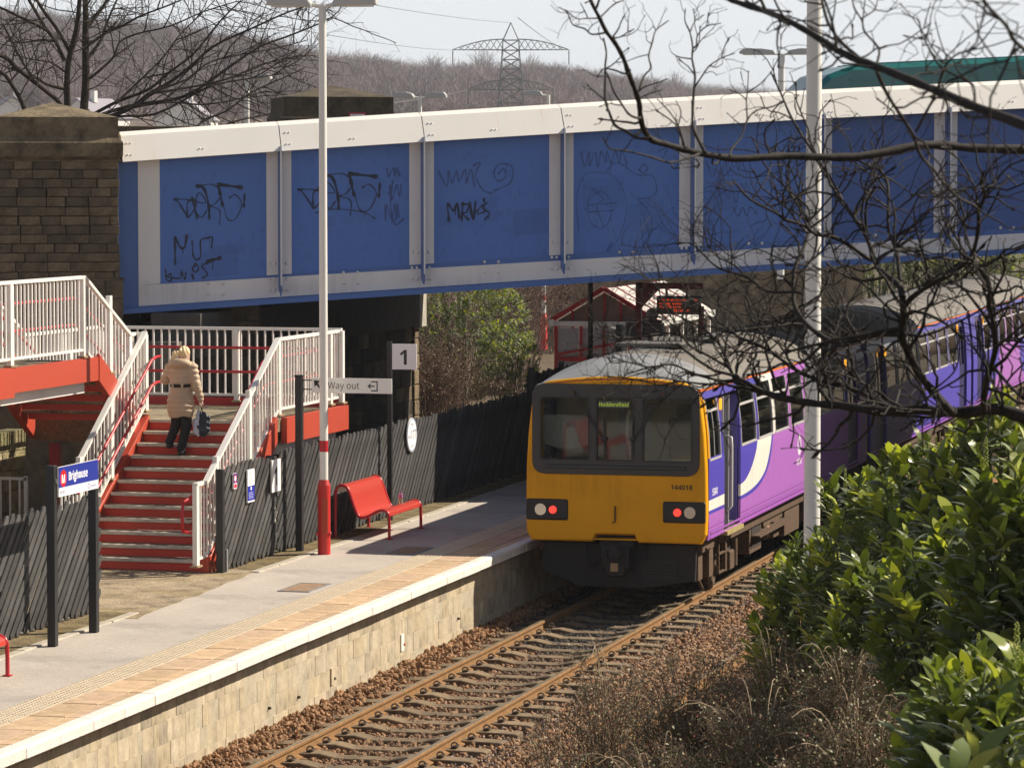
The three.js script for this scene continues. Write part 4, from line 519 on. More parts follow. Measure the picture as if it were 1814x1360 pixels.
// ================================================================ benches
{
  // side profile in (x, y): back curl, backrest, seat dip, front curl; built at z = 0..1 and swept along z
  const prof = [[-0.34, 0.58], [-0.335, 0.68], [-0.31, 0.75], [-0.26, 0.79], [-0.2, 0.785], [-0.15, 0.75], [-0.115, 0.68], [-0.06, 0.52], [0.0, 0.37], [0.03, 0.33], [0.08, 0.315], [0.16, 0.33], [0.28, 0.39], [0.36, 0.425], [0.43, 0.425], [0.475, 0.395], [0.495, 0.34], [0.5, 0.28]];
  const curve = new THREE.CatmullRomCurve3(prof.slice(1, -1).map(([x, y]) => V(x, y, 0))), N = 56, L = 1.66, P = [], pts = curve.getPoints(N);
  const sheet = (off) => pts.map((p, i) => { const a = pts[Math.max(0, i - 1)], b = pts[Math.min(N, i + 1)], n = V(-(b.y - a.y), b.x - a.x, 0).normalize(); return [p.x + n.x * off, p.y + n.y * off]; });
  const g = metric(extrude([...sheet(0.008), ...sheet(-0.008).reverse()], L).translate(0, 0, -L / 2)); g.userData.metric = true;
  const holes = tex(256, 0.06, (u, v) => { const d = Math.hypot((u * 2) % 1 - 0.5, (v * 3) % 1 - 0.5); return d < 0.26 ? [0.25, 0.25, 0.25] : [1, 1, 1]; });
  const bm = M([0.6, 0.05, 0.025], 0.32, { clearcoat: 0.4, clearcoatRoughness: 0.25, map: holes });
  const make = (label, pos) => { const t = thing('platform_bench', label, 'bench', pos, 0, 'red platform benches'); mesh('seat_shell', g, bm, t);
    for (const z of [-L / 2 - 0.02, L / 2 + 0.02]) { mesh('end_tube', limb(pts.filter((_, i) => i % 2 === 0).map((p) => V(p.x, p.y, z)), 0.024, 8), K.railRed, t); mesh('leg', limb([V(-0.335, 0.72, z), V(-0.34, 0.3, z), V(-0.34, 0, z)], 0.024, 8), K.railRed, t); mesh('leg', limb([V(0.495, 0.36, z), V(0.5, 0.2, z), V(0.5, 0, z)], 0.024, 8), K.railRed, t); mesh('foot_plate', [rbox(0.09, 0.012, 0.09, 0.003, -0.34, 0.006, z), rbox(0.09, 0.012, 0.09, 0.003, 0.5, 0.006, z)], K.railRed, t); }
    return t; };
  make('red perforated metal bench with a bottle left on its seat', [-4.04, 0.908, -1.25]);
  make('red perforated metal bench cut off by the picture edge beside the name sign', [-3.93, 0.908, 15.25]);
  const b = thing('drink_bottle', 'small plastic drink bottle with purple cap standing on the red bench', 'bottle', [-3.72, 1.308, -1.62]);
  mesh('body', new THREE.LatheGeometry([[0, 0], [0.03, 0.0], [0.032, 0.02], [0.032, 0.06], [0.026, 0.085], [0.03, 0.11], [0.028, 0.14], [0.012, 0.175], [0.012, 0.19]].map((p) => new THREE.Vector2(...p)), 16), M([0.75, 0.7, 0.55], 0.1, { transmission: 0.7, thickness: 0 }), b); mesh('label_band', cyl(0.0335, 0.0335, 0.05, 0, 0.115, 0, 16), M([0.5, 0.18, 0.4], 0.4), b); mesh('cap', cyl(0.016, 0.015, 0.025, 0, 0.19, 0, 12), M([0.3, 0.12, 0.35], 0.4), b);
}
// ================================================================ lamp posts
const lampWhite = M([0.84, 0.82, 0.76], 0.38, { map: T.paint }), lens = M([0.72, 0.72, 0.68], 0.25);
function lampHead(t, x, y, z, len, turn, tilt = 0.04) { const h = new THREE.Group(); h.name = 'lamp_head'; h.position.set(x, y, z); h.rotation.y = turn; t.add(h); const s = len; mesh('housing', extrude([[0, 0.02], [0.06, 0.1], [s * 0.4, 0.135], [s * 0.9, 0.11], [s, 0.04], [s, 0]].concat([[0, 0]]), 0.2, 0.012).translate(0, 0, -0.1).rotateZ(tilt), M([0.5, 0.5, 0.48], 0.4), h); mesh('lens', rbox(s * 0.8, 0.035, 0.18, 0.012, s * 0.52, -0.012 + s * 0.5 * tilt, 0), lens, h); return h; }
function lampPost(label, pos, o) { const t = thing('lamp_post', label, 'lamp post', pos, 0, o.group); const { h, r, base } = o;
  if (base) { mesh('base_sleeve', [cyl(r * 1.5, r * 1.5, base - 0.08, 0, 0, 0, 20), cyl(r * 1.5, r * 1.05, 0.08, 0, base - 0.08, 0, 20)], M([0.58, 0.03, 0.026], 0.4, { map: T.paint }), t); mesh('door_hinge', [new THREE.SphereGeometry(0.028, 8, 6).translate(r * 1.5, 0.3, 0.02), new THREE.SphereGeometry(0.028, 8, 6).translate(-r * 1.3, 0.3, 0.07)], K.railRed, t); mesh('inspection_door', box(0.09, 0.5, 0.01, 0.04, 0.55, r * 1.47), K.red, t); if (o.band) mesh('red_band', cyl(r * 1.012, r * 1.012, 0.16, 0, o.band, 0, 20), K.railRed, t); }
  mesh('shaft', limb([V(0, base ?? 0, 0), V(0, h * 0.5, 0), V(0, h, 0)], [r, r * 0.96, r * 0.88], 20), lampWhite, t);
  for (const [len, turn] of o.heads ?? []) { mesh('bracket_arm', limb([V(0, h - 0.03, 0), V(0.2 * Math.cos(turn), h - 0.0, -0.2 * Math.sin(turn))], 0.03, 8), lampWhite, t); lampHead(t, 0.16 * Math.cos(turn), h - 0.02, -0.16 * Math.sin(turn), len, turn); }
  return t; }
lampPost('white lamp post with red base sleeve and red band on the platform', [-3.86, 0.905, 1.79], { h: 7.82, r: 0.061, base: 1.07, band: 1.47, heads: [[0.62, 0.1], [0.62, Math.PI + 0.1]] });
lampPost('thick plain white post standing beside the tracks in front of the train', [5.54, -0.1, 15.65], { h: 9.4, r: 0.082 });
for (const [label, x, y, z, h, heads, r] of [
  ['white street lamp with a hooked head beyond the bare tree', -18.6, 9.0, -38, 5, [[0.5, 0]], 0.07], ['white twin headed street lamp just past the dark far pier', -14.6, 8.55, -40.5, 5, [[0.55, 0.1], [0.55, 3.2]], 0.06], ['white single headed street lamp below the pylon', -12.2, 8.7, -45, 5, [[0.5, 3.3]], 0.06], ['white twin headed street lamp behind the near post top', -5.3, 9.7, -43, 6, [[0.85, 0.1], [0.95, 3.2]], 0.1]])
  lampPost(label, [x, y - h - 0.1, z], { h, r, heads, group: 'street lamps beyond the bridge' });

// ================================================================ the diesel railcar set
const bodyX = (y) => { const k = [[1.0, 1.33], [1.2, 1.35], [2.1, 1.35], [2.6, 1.325], [3.0, 1.275], [3.23, 1.215]]; for (let i = 0; i + 1 < k.length; i++) if (y <= k[i + 1][0]) { const t = clamp((y - k[i][0]) / (k[i + 1][0] - k[i][0])); return k[i][1] + (k[i + 1][1] - k[i][1]) * t; } return 1.215; };
// curved panel of the body side; uv across the panel's own box so that livery can be printed on it
function sidePanel(s, z0, z1, y0, y1, off, thick, uvBox) {
  const n = Math.max(2, Math.ceil((y1 - y0) / 0.12)), P = [], U = [], N = []; const q = (i, z, o) => { const y = y0 + ((y1 - y0) * i) / n; return [s * (bodyX(y) + o), y, z]; };
  const tri = (a, b, c) => { for (const p of s > 0 ? [a, b, c] : [a, c, b]) { P.push(...p); const [ux0, ux1, uy0, uy1] = uvBox ?? [z0, z1, y0, y1]; const f = (p[2] - ux0) / (ux1 - ux0); U.push(s > 0 ? f : f, (p[1] - uy0) / (uy1 - uy0)); } };
  const quad = (a, b, c, d) => { tri(a, b, c); tri(a, c, d); };
  for (let i = 0; i < n; i++) { quad(q(i, z0, off), q(i, z1, off), q(i + 1, z1, off), q(i + 1, z0, off)); quad(q(i, z1, off - thick), q(i, z0, off - thick), q(i + 1, z0, off - thick), q(i + 1, z1, off - thick)); quad(q(i, z0, off - thick), q(i, z0, off), q(i + 1, z0, off), q(i + 1, z0, off - thick)); quad(q(i, z1, off), q(i, z1, off - thick), q(i + 1, z1, off - thick), q(i + 1, z1, off)); }
  quad(q(n, z0, off), q(n, z1, off), q(n, z1, off - thick), q(n, z0, off - thick)); quad(q(0, z0, off - thick), q(0, z1, off - thick), q(0, z1, off), q(0, z0, off));
  const g = new THREE.BufferGeometry(); g.setAttribute('position', new THREE.Float32BufferAttribute(P, 3)); g.setAttribute('uv', new THREE.Float32BufferAttribute(U, 2)); g.computeVertexNormals(); g.userData.metric = true; return g;
}
const roofY = (x) => 3.23 + 0.45 * Math.pow(Math.max(0, 1 - (x / 1.215) ** 2), 0.62);
function roofPiece(z0, z1, f0 = 1, f1 = 1, w0 = 1, w1 = 1, n = 18, dz = 0) { // f: how much of the crown has risen at each end
  const P = [], rows = Math.max(1, Math.ceil(Math.abs(f1 - f0) * 8)); const pt = (i, t) => { const x = -1 + (2 * i) / n, w = 1.215 * (w0 + (w1 - w0) * t), e = t * t * (3 - 2 * t), f = f0 + (f1 - f0) * (f0 === f1 ? 0 : 1 - (1 - t) * (1 - t)); const xx = Math.sin((x * Math.PI) / 2) * w; return [xx, 3.23 + (roofY(xx / (w / 1.215)) - 3.23) * f, z0 + (z1 - z0) * t]; };
  for (let j = 0; j < rows; j++) for (let i = 0; i < n; i++) { const a = pt(i, j / rows), b = pt(i + 1, j / rows), c = pt(i + 1, (j + 1) / rows), d = pt(i, (j + 1) / rows); P.push(...a, ...b, ...c, ...a, ...c, ...d); }
  const g = new THREE.BufferGeometry(); g.setAttribute('position', new THREE.Float32BufferAttribute(P, 3)); g.computeVertexNormals(); return toCreasedNormals(g, 0.7);
}
const TR = (() => {
  const dusty = { map: T.grime };
  return {
    yellow: M([0.88, 0.42, 0.003], 0.5, { map: T.grime, clearcoat: 0.001, specularIntensity: 0.45 }), blue: M([0.07, 0.055, 0.34], 0.38, { map: T.paint }), purple: M([0.45, 0.15, 0.6], 0.4, { map: T.grime }), whiteP: M([0.8, 0.77, 0.72], 0.45, dusty),
    rubber: M([0.018, 0.018, 0.02], 0.55), surround: M([0.03, 0.03, 0.034], 0.4), roof: M([0.175, 0.157, 0.135], 0.7, { map: T.grime }), dome: M([0.4, 0.41, 0.41], 0.33, { map: T.grime, metalness: 0.2 }), orange: M([0.72, 0.17, 0.02], 0.45), gutter: M([0.3, 0.3, 0.3], 0.5),
    under: M([0.2, 0.145, 0.1], 0.9, { map: T.rust }), underDark: M([0.03, 0.028, 0.027], 0.8, { map: T.grain }), glass: M([0.3, 0.34, 0.34], 0.03, { transmission: 1, thickness: 0, ior: 1.5 }), front: M([0.68, 0.73, 0.73], 0.03, { transmission: 1, thickness: 0, ior: 1.5 }), frame: M([0.5, 0.48, 0.47], 0.4), seat: M([0.05, 0.05, 0.12], 0.9), handle: M([0.8, 0.78, 0.72], 0.4), inner: M([0.42, 0.4, 0.37], 0.8), floor: M([0.06, 0.06, 0.065], 0.9), plough: M([0.022, 0.021, 0.021], 0.7, { map: T.grain }),
  };
})();
const liveryLen = 15.0, LY0 = 1.04, LY1 = 2.225;
const livery = (cab, third) => canvasTex(2048, 256, (c, w, h) => {
  const X = (z) => (-z / liveryLen) * w, Yp = (y) => h * (1 - (y - LY0) / (LY1 - LY0)); const blue = '#5348b4', purple = '#ae6cc0', white = '#ece7dc';
  const path = (pts) => { c.beginPath(); c.moveTo(X(pts[0][0]), Yp(pts[0][1])); for (let i = 1; i + 1 < pts.length; i++) { const m = [(pts[i][0] + pts[i + 1][0]) / 2, (pts[i][1] + pts[i + 1][1]) / 2]; c.quadraticCurveTo(X(pts[i][0]), Yp(pts[i][1]), X(m[0]), Yp(m[1])); } c.lineTo(X(pts[pts.length - 1][0]), Yp(pts[pts.length - 1][1])); };
  c.fillStyle = cab || third ? purple : blue; c.fillRect(0, 0, w, h);
  const swoosh = (z, dir) => { const q = (a, y) => [z + dir * a, y]; c.fillStyle = blue; path([q(2.6, 1.4), q(1.2, 1.4), q(-1.5, 1.4), q(-3.9, 1.4)]); c.lineTo(X(z + dir * -3.9), 0); c.lineTo(X(z + dir * 3.0), 0); path([q(-3.9, 1.42), q(0.2, 1.4), q(1.5, 1.5), q(2.3, 1.78), q(2.62, 2.3)]); c.lineTo(X(z + dir * -3.9), 0); c.closePath(); c.fill(); c.fillStyle = white; path([q(-3.9, 1.47), q(0.1, 1.46), q(1.45, 1.56), q(2.2, 1.82), q(2.5, 2.3)]); c.lineTo(X(z + dir * 1.35), Yp(2.3)); path([q(2.5, 2.3), q(2.2, 1.82), q(1.45, 1.56), q(0.1, 1.46), q(-3.9, 1.47), q(-3.9, 1.47), q(-3.9, 1.62), q(-0.1, 1.62), q(0.6, 1.78), q(1.1, 2.05), q(1.28, 2.3)]); c.closePath(); c.fill(); };
  if (cab) { swoosh(-2.78, -1); } else { c.fillStyle = blue; c.fillRect(0, 0, X(-2.6), h); c.fillRect(X(-11.4), 0, w, h); path([[-11.4, 1.04], [-10.2, 1.3], [-9.6, 1.8], [-9.4, 2.3]]); c.lineTo(X(-11.4), 0); c.closePath(); c.fill(); path([[-2.6, 1.04], [-4.2, 1.3], [-5.0, 1.8], [-5.2, 2.3]]); c.lineTo(X(-2.6), 0); c.closePath(); c.fill(); }
  c.fillStyle = 'rgba(60,20,80,0.5)'; for (const y of [1.1, 1.16, 1.22]) c.fillRect(0, Yp(y), w, 2.2);
  const r = rng(cab ? 5 : 6); for (let i = 0; i < 240; i++) { c.fillStyle = `rgba(${r() < 0.5 ? '60,35,50' : '200,170,200'},${0.05 + 0.07 * r()})`; const hh = rr(20, 150, r); c.fillRect(r() * w, r() * h * 0.5, rr(1, 4, r), hh); } for (let i = 0; i < 500; i++) { c.fillStyle = `rgba(90,65,50,${0.05 + 0.1 * r()})`; c.fillRect(r() * w, h * (0.72 + 0.28 * r()), rr(2, 14, r), rr(1, 4, r)); }
  if (cab) { c.fillStyle = '#efeaf0'; c.save(); c.translate(X(-7.76), Yp(1.88)); c.scale(w / liveryLen, h / (LY1 - LY0)); c.beginPath(); c.arc(0, 0, 0.175, 0, 7); c.fill(); c.strokeStyle = '#a35dbb'; c.lineWidth = 0.045; c.beginPath(); c.moveTo(-0.08, 0.09); c.lineTo(-0.08, -0.09); c.lineTo(0, 0.05); c.lineTo(0.08, -0.09); c.lineTo(0.08, 0.09); c.stroke(); c.restore(); c.save(); c.translate(X(-7.76), Yp(1.6)); c.scale(w / liveryLen / 100, h / (LY1 - LY0) / 100); font(c, 14); c.textAlign = 'center'; c.fillStyle = '#efeaf0'; c.fillText('METRO', 0, 0); c.restore(); c.save(); c.translate(X(-0.62), Yp(1.72)); c.scale(w / liveryLen / 100, h / (LY1 - LY0) / 100); font(c, 15); c.textAlign = 'center'; c.fillText('55841', 0, 0); c.restore(); }
});
function railcar(label, z, cab, third) {
  const t = thing('railcar', label, 'railcar', [0, 0, z], 0, 'coupled railcars of the train'), L = 15.1;
  const lm = M([1, 1, 1], 0.4, { map: livery(cab, third) }), U = [0, -liveryLen, LY0, LY1];
  const doors = cab ? [[-1.32, -2.6], [-12.9, -14.2]] : [[-0.75, -2.05], [-13.0, -14.3]];
  const w0 = doors[0][1] - 0.1, w1 = doors[1][0] + 0.15, nW = 7, pitch = (w0 - w1) / nW;
  for (const s of [1, -1]) {
    const cuts = [cab ? -0.16 : -0.02, doors[0][0], doors[0][1], doors[1][0], doors[1][1], -L];
    for (let i = 0; i < 5; i += 2) mesh('side_panel', sidePanel(s, cuts[i], cuts[i + 1], LY0, LY1, 0, 0.04, U), lm, t);
    mesh('cantrail', sidePanel(s, cab ? -0.16 : -0.02, -L, 3.08, 3.19, 0, 0.04), M([0.075, 0.06, 0.35], 0.4), t);
    if (cab && s > 0) { mesh('cantrail_panel', sidePanel(s, -4.55, -5.7, 3.082, 3.188, 0.003, 0.02), TR.whiteP, t); mesh('cantrail_panel', sidePanel(s, -5.7, -12.4, 3.082, 3.188, 0.003, 0.02), TR.purple, t); }
    mesh('orange_line', sidePanel(s, cab ? -0.12 : -0.02, -L, 3.19, 3.232, 0.012, 0.05), TR.orange, t);
    mesh('gutter', span(s > 0 ? 1.2 : -1.245, s > 0 ? 1.245 : -1.2, 3.233, 3.262, -L, cab ? -0.3 : -0.02), TR.gutter, t);
    // windows with pillars, hopper bar and glass
    const pillar = (a, b, m) => mesh('window_pillar', sidePanel(s, a, b, LY1 + 0.001, 3.079, 0, 0.05), m, t);
    const pane = (a, b, y0 = 2.23, y1 = 3.075, bar = 2.83) => { const w = mesh('window', sidePanel(s, a, b, y0, y1, -0.014, 0.006), TR.glass, t); if (bar) mesh('hopper_bar', sidePanel(s, a, b, bar, bar + 0.036, -0.004, 0.02), TR.frame, w); mesh('window_frame', [sidePanel(s, a, a - 0.03, y0, y1, 0.004, 0.03), sidePanel(s, b + 0.03, b, y0, y1, 0.004, 0.03), sidePanel(s, a, b, y0 - 0.01, y0 + 0.022, 0.005, 0.03)].map(plain), TR.frame, w, false); return w; };
    for (let i = 0; i < nW; i++) { const a = w0 - i * pitch, b = a - pitch + 0.19; pane(a, b); if (i < nW - 1) pillar(b - 0.001, b - 0.189, cab && s > 0 ? [TR.blue, TR.whiteP, TR.purple, TR.purple, TR.purple, TR.purple][i] : [TR.blue, TR.blue, third ? TR.purple : TR.blue, third ? TR.purple : TR.blue, TR.blue, TR.blue][i]); }
    pillar(doors[0][1] - 0.001, w0 + 0.001, TR.blue); pillar(w1 - 0.04, doors[1][0] + 0.001, TR.blue); pillar(doors[1][1] - 0.001, -L, TR.blue);
    if (cab) { pillar(-0.161, -0.24, TR.yellow); pane(-0.25, -1.1, 2.19, 3.075, 2.88); pillar(-1.1, -1.319, TR.blue); mesh('window_bar', sidePanel(s, -0.66, -0.68, 2.2, 2.88, -0.006, 0.02), TR.frame, t); } else pillar(-0.02, doors[0][0] + 0.001, TR.blue);
    // doors: folded open on the open side, shut on the other
    doors.forEach(([a, b], k) => { const d = new THREE.Group(); d.name = 'door'; t.add(d); const open = s > 0 && cab && k === 0;
      if (open) { mesh('door_leaf', box(0.5, 2.0, 0.035, 1.05, 2.08, a - 0.5), TR.whiteP, d); mesh('door_leaf', box(0.035, 2.0, 0.44, 1.27, 2.08, a - 0.26), M([0.06, 0.06, 0.07], 0.2), d); mesh('leaf_edge', [box(0.04, 2.0, 0.03, 1.3, 2.08, a - 0.04), box(0.04, 2.0, 0.03, 1.3, 2.08, a - 0.49)], TR.frame, d); mesh('door_leaf', box(0.5, 2.0, 0.035, 1.05, 2.08, b + 0.03), TR.blue, d); mesh('grab_handle', limb([V(1.28, 2.45, a - 0.48), V(1.36, 2.42, a - 0.47), V(1.37, 2.3, a - 0.46), V(1.37, 1.4, a - 0.46), V(1.3, 1.32, a - 0.46)], 0.02, 8), TR.handle, d); mesh('door_step', span(0.8, 1.4, 1.0, 1.06, b, a), M([0.5, 0.4, 0.16], 0.7, { map: T.grain }), d); }
      else { mesh('door_leaf', [sidePanel(s, a - 0.02, (a + b) / 2 + 0.01, 1.06, 2.1, -0.05, 0.03), sidePanel(s, (a + b) / 2 - 0.01, b + 0.02, 1.06, 2.1, -0.05, 0.03), sidePanel(s, a - 0.02, b + 0.02, 2.95, 3.08, -0.05, 0.03), sidePanel(s, a - 0.02, a - 0.1, 2.1, 2.95, -0.05, 0.03), sidePanel(s, b + 0.1, b + 0.02, 2.1, 2.95, -0.05, 0.03), sidePanel(s, (a + b) / 2 + 0.05, (a + b) / 2 - 0.05, 2.1, 2.95, -0.05, 0.03)].map(plain), M([0.03, 0.025, 0.11], 0.4), d, false); mesh('door_glass', [sidePanel(s, a - 0.1, (a + b) / 2 + 0.05, 2.1, 2.95, -0.06, 0.006), sidePanel(s, (a + b) / 2 - 0.05, b + 0.1, 2.1, 2.95, -0.06, 0.006)].map(plain), TR.glass, d, false); }
      if (s > 0) { const zz = cab && k === 0 ? a + 0.09 : k === 0 ? b - 0.06 : a + 0.1; mesh('warning_light', rbox(0.035, 0.17, 0.07, 0.012, bodyX(2.95) + 0.02, 2.95, zz), M([0.7, 0.3, 0.02], 0.3, { emissive: new THREE.Color().setRGB(1.0, 0.42, 0.02), emissiveIntensity: 0.9 }), d); }
    });
    // skirt bead and solebar
    mesh('skirt_bead', [sidePanel(s, cab ? -0.3 : -0.05, -L, 1.045, 1.075, 0.012, 0.02), sidePanel(s, cab ? -0.3 : -0.05, -L, 1.12, 1.145, 0.01, 0.02)].map(plain), TR.purple, t, false);
    mesh('solebar', span(s > 0 ? 1.12 : -1.22, s > 0 ? 1.22 : -1.12, 0.84, 1.03, -L + 0.05, -0.35), TR.under, t);
  }
  // roof in lengths, ribs at the joints
  const rz = cab ? -1.35 : -0.02, nR = cab ? 11 : 12; for (let i = 0; i < nR; i++) { const a = rz - ((L + rz) * i) / nR, b = rz - ((L + rz) * (i + 1)) / nR + 0.012; mesh('roof_panel', roofPiece(a, b), TR.roof, t); const rib = []; for (let k = 2; k <= 16; k++) { const x = Math.sin(((-1 + k / 9) * Math.PI) / 2) * 1.215; rib.push(V(x, roofY(x) + 0.002, b - 0.006)); } mesh('roof_rib', limb(rib, 0.009, 5), TR.gutter, t); }
  mesh('floor', span(-1.25, 1.25, 1.03, 1.12, -L, cab ? -0.2 : -0.02), TR.floor, t);
  mesh('ceiling', span(-1.1, 1.1, 3.12, 3.15, -L, cab ? -1.4 : -0.1), TR.inner, t);
  mesh('end_wall', [span(-1.26, -0.4, 1.03, 3.2, -L + 0.0, -L + 0.05), span(0.4, 1.26, 1.03, 3.2, -L + 0.0, -L + 0.05), span(-0.4, 0.4, 2.95, 3.2, -L, -L + 0.05), extrude(Array.from({ length: 13 }, (_, i) => { const x = -1.2 + i * 0.2; return [x, roofY(x) - 0.01]; }).concat([[1.2, 3.2], [-1.2, 3.2]]), 0.04).translate(0, 0, -L)], M([0.05, 0.045, 0.16], 0.6), t);
  mesh('gangway', [span(-0.5, 0.5, 1.0, 1.1, -L - 0.36, -L), span(-0.5, -0.42, 1.1, 3.0, -L - 0.36, -L), span(0.42, 0.5, 1.1, 3.0, -L - 0.36, -L), span(-0.5, 0.5, 2.95, 3.05, -L - 0.36, -L)], TR.rubber, t);
  if (!cab) mesh('end_wall', [span(-1.26, -0.4, 1.03, 3.2, -0.07, -0.021), span(0.4, 1.26, 1.03, 3.2, -0.07, -0.021)], M([0.05, 0.045, 0.16], 0.6), t);
  // seats
  const seatG = merge([rbox(0.95, 0.12, 0.42, 0.03, 0, 0.42, 0.1), rbox(0.95, 0.7, 0.1, 0.04, 0, 0.75, -0.14), box(0.1, 0.4, 0.3, 0, 0.2, 0.1)]), hG = limb([V(-0.47, 0.98, -0.16), V(-0.46, 1.14, -0.17), V(-0.36, 1.18, -0.18), V(0.36, 1.18, -0.18), V(0.46, 1.14, -0.17), V(0.47, 0.98, -0.16)], 0.018, 6); seatG.userData.metric = hG.userData.metric = true;
  for (let zz = w0 - 0.5; zz > w1 + 0.3; zz -= 1.05) for (const x of [-0.72, 0.72]) { const q = new THREE.Group(); q.name = 'passenger_seat'; q.position.set(x, 1.12, zz); t.add(q); mesh('cushion', seatG, TR.seat, q); mesh('grab_rail', hG, TR.handle, q); }
  // running gear
  const wheel = new THREE.LatheGeometry([[0, -0.05], [0.1, -0.06], [0.32, -0.03], [0.36, -0.065], [0.42, -0.06], [0.44, -0.055], [0.44, -0.03], [0.42, 0.065], [0.36, 0.065], [0.32, 0.03], [0.1, 0.06], [0, 0.06]].map((p) => new THREE.Vector2(...p)), 28).rotateZ(Math.PI / 2); wheel.userData.metric = false;
  for (const zz of [-3.1, -12.0]) { for (const x of [-0.76, 0.76]) { const w = mesh('wheel', wheel, M([0.16, 0.11, 0.07], 0.6, { map: T.rust }), t); w.position.set(x, 0.445, zz); if (x < 0) w.rotation.y = Math.PI; } mesh('axle', cyl(0.07, 0.07, 1.5, 0, -0.75, 0).rotateZ(Math.PI / 2).translate(0, 0.445, zz), TR.underDark, t); for (const x of [-1.02, 1.02]) { mesh('axle_box', rbox(0.22, 0.3, 0.36, 0.03, x, 0.45, zz), TR.under, t); for (const d of [-0.42, 0.42]) mesh('damper', [cyl(0.055, 0.055, 0.42, x + 0.05, 0.32, zz + d), cyl(0.035, 0.035, 0.3, x + 0.05, 0.7, zz + d)], TR.under, t); } }
  mesh('underframe', span(-0.95, 0.95, 0.55, 1.03, -L + 0.5, -1.2), TR.underDark, t);
  for (const [a, b, y0, y1, m] of [[-4.3, -5.3, 0.4, 0.92, TR.under], [-5.5, -7.2, 0.72, 0.86, TR.under], [-5.6, -6.1, 0.5, 0.75, TR.under], [-6.4, -6.9, 0.45, 0.75, TR.under], [-7.4, -8.8, 0.38, 0.92, TR.under], [-9.2, -10.6, 0.45, 0.9, TR.under]]) { const q = mesh('equipment_box', rbox(0.34, y1 - y0, a - b, 0.02, 1.0, (y0 + y1) / 2, (a + b) / 2), m, t); if (y0 === 0.4) mesh('grille', Array.from({ length: 9 }, (_, i) => box(0.02, 0.02, 0.8, 1.175, 0.5 + i * 0.042, -4.8)), TR.underDark, q); }
  mesh('side_step', span(1.02, 1.32, 0.66, 0.69, -7.4, -4.4), TR.under, t);
  mesh('fuel_label', box(0.012, 0.16, 0.16, 1.178, 0.62, -5.85), M([0.6, 0.36, 0.26], 0.7), t);
  return t;
}
const car1 = railcar('yellow fronted purple and blue railcar numbered 144018 standing at the platform', 0, true);
railcar('middle railcar in the shade of the bridge behind the bare branches', -15.5, false);
railcar('rearmost railcar beyond the bridge, purple and blue side in sun', -31.0, false, true);
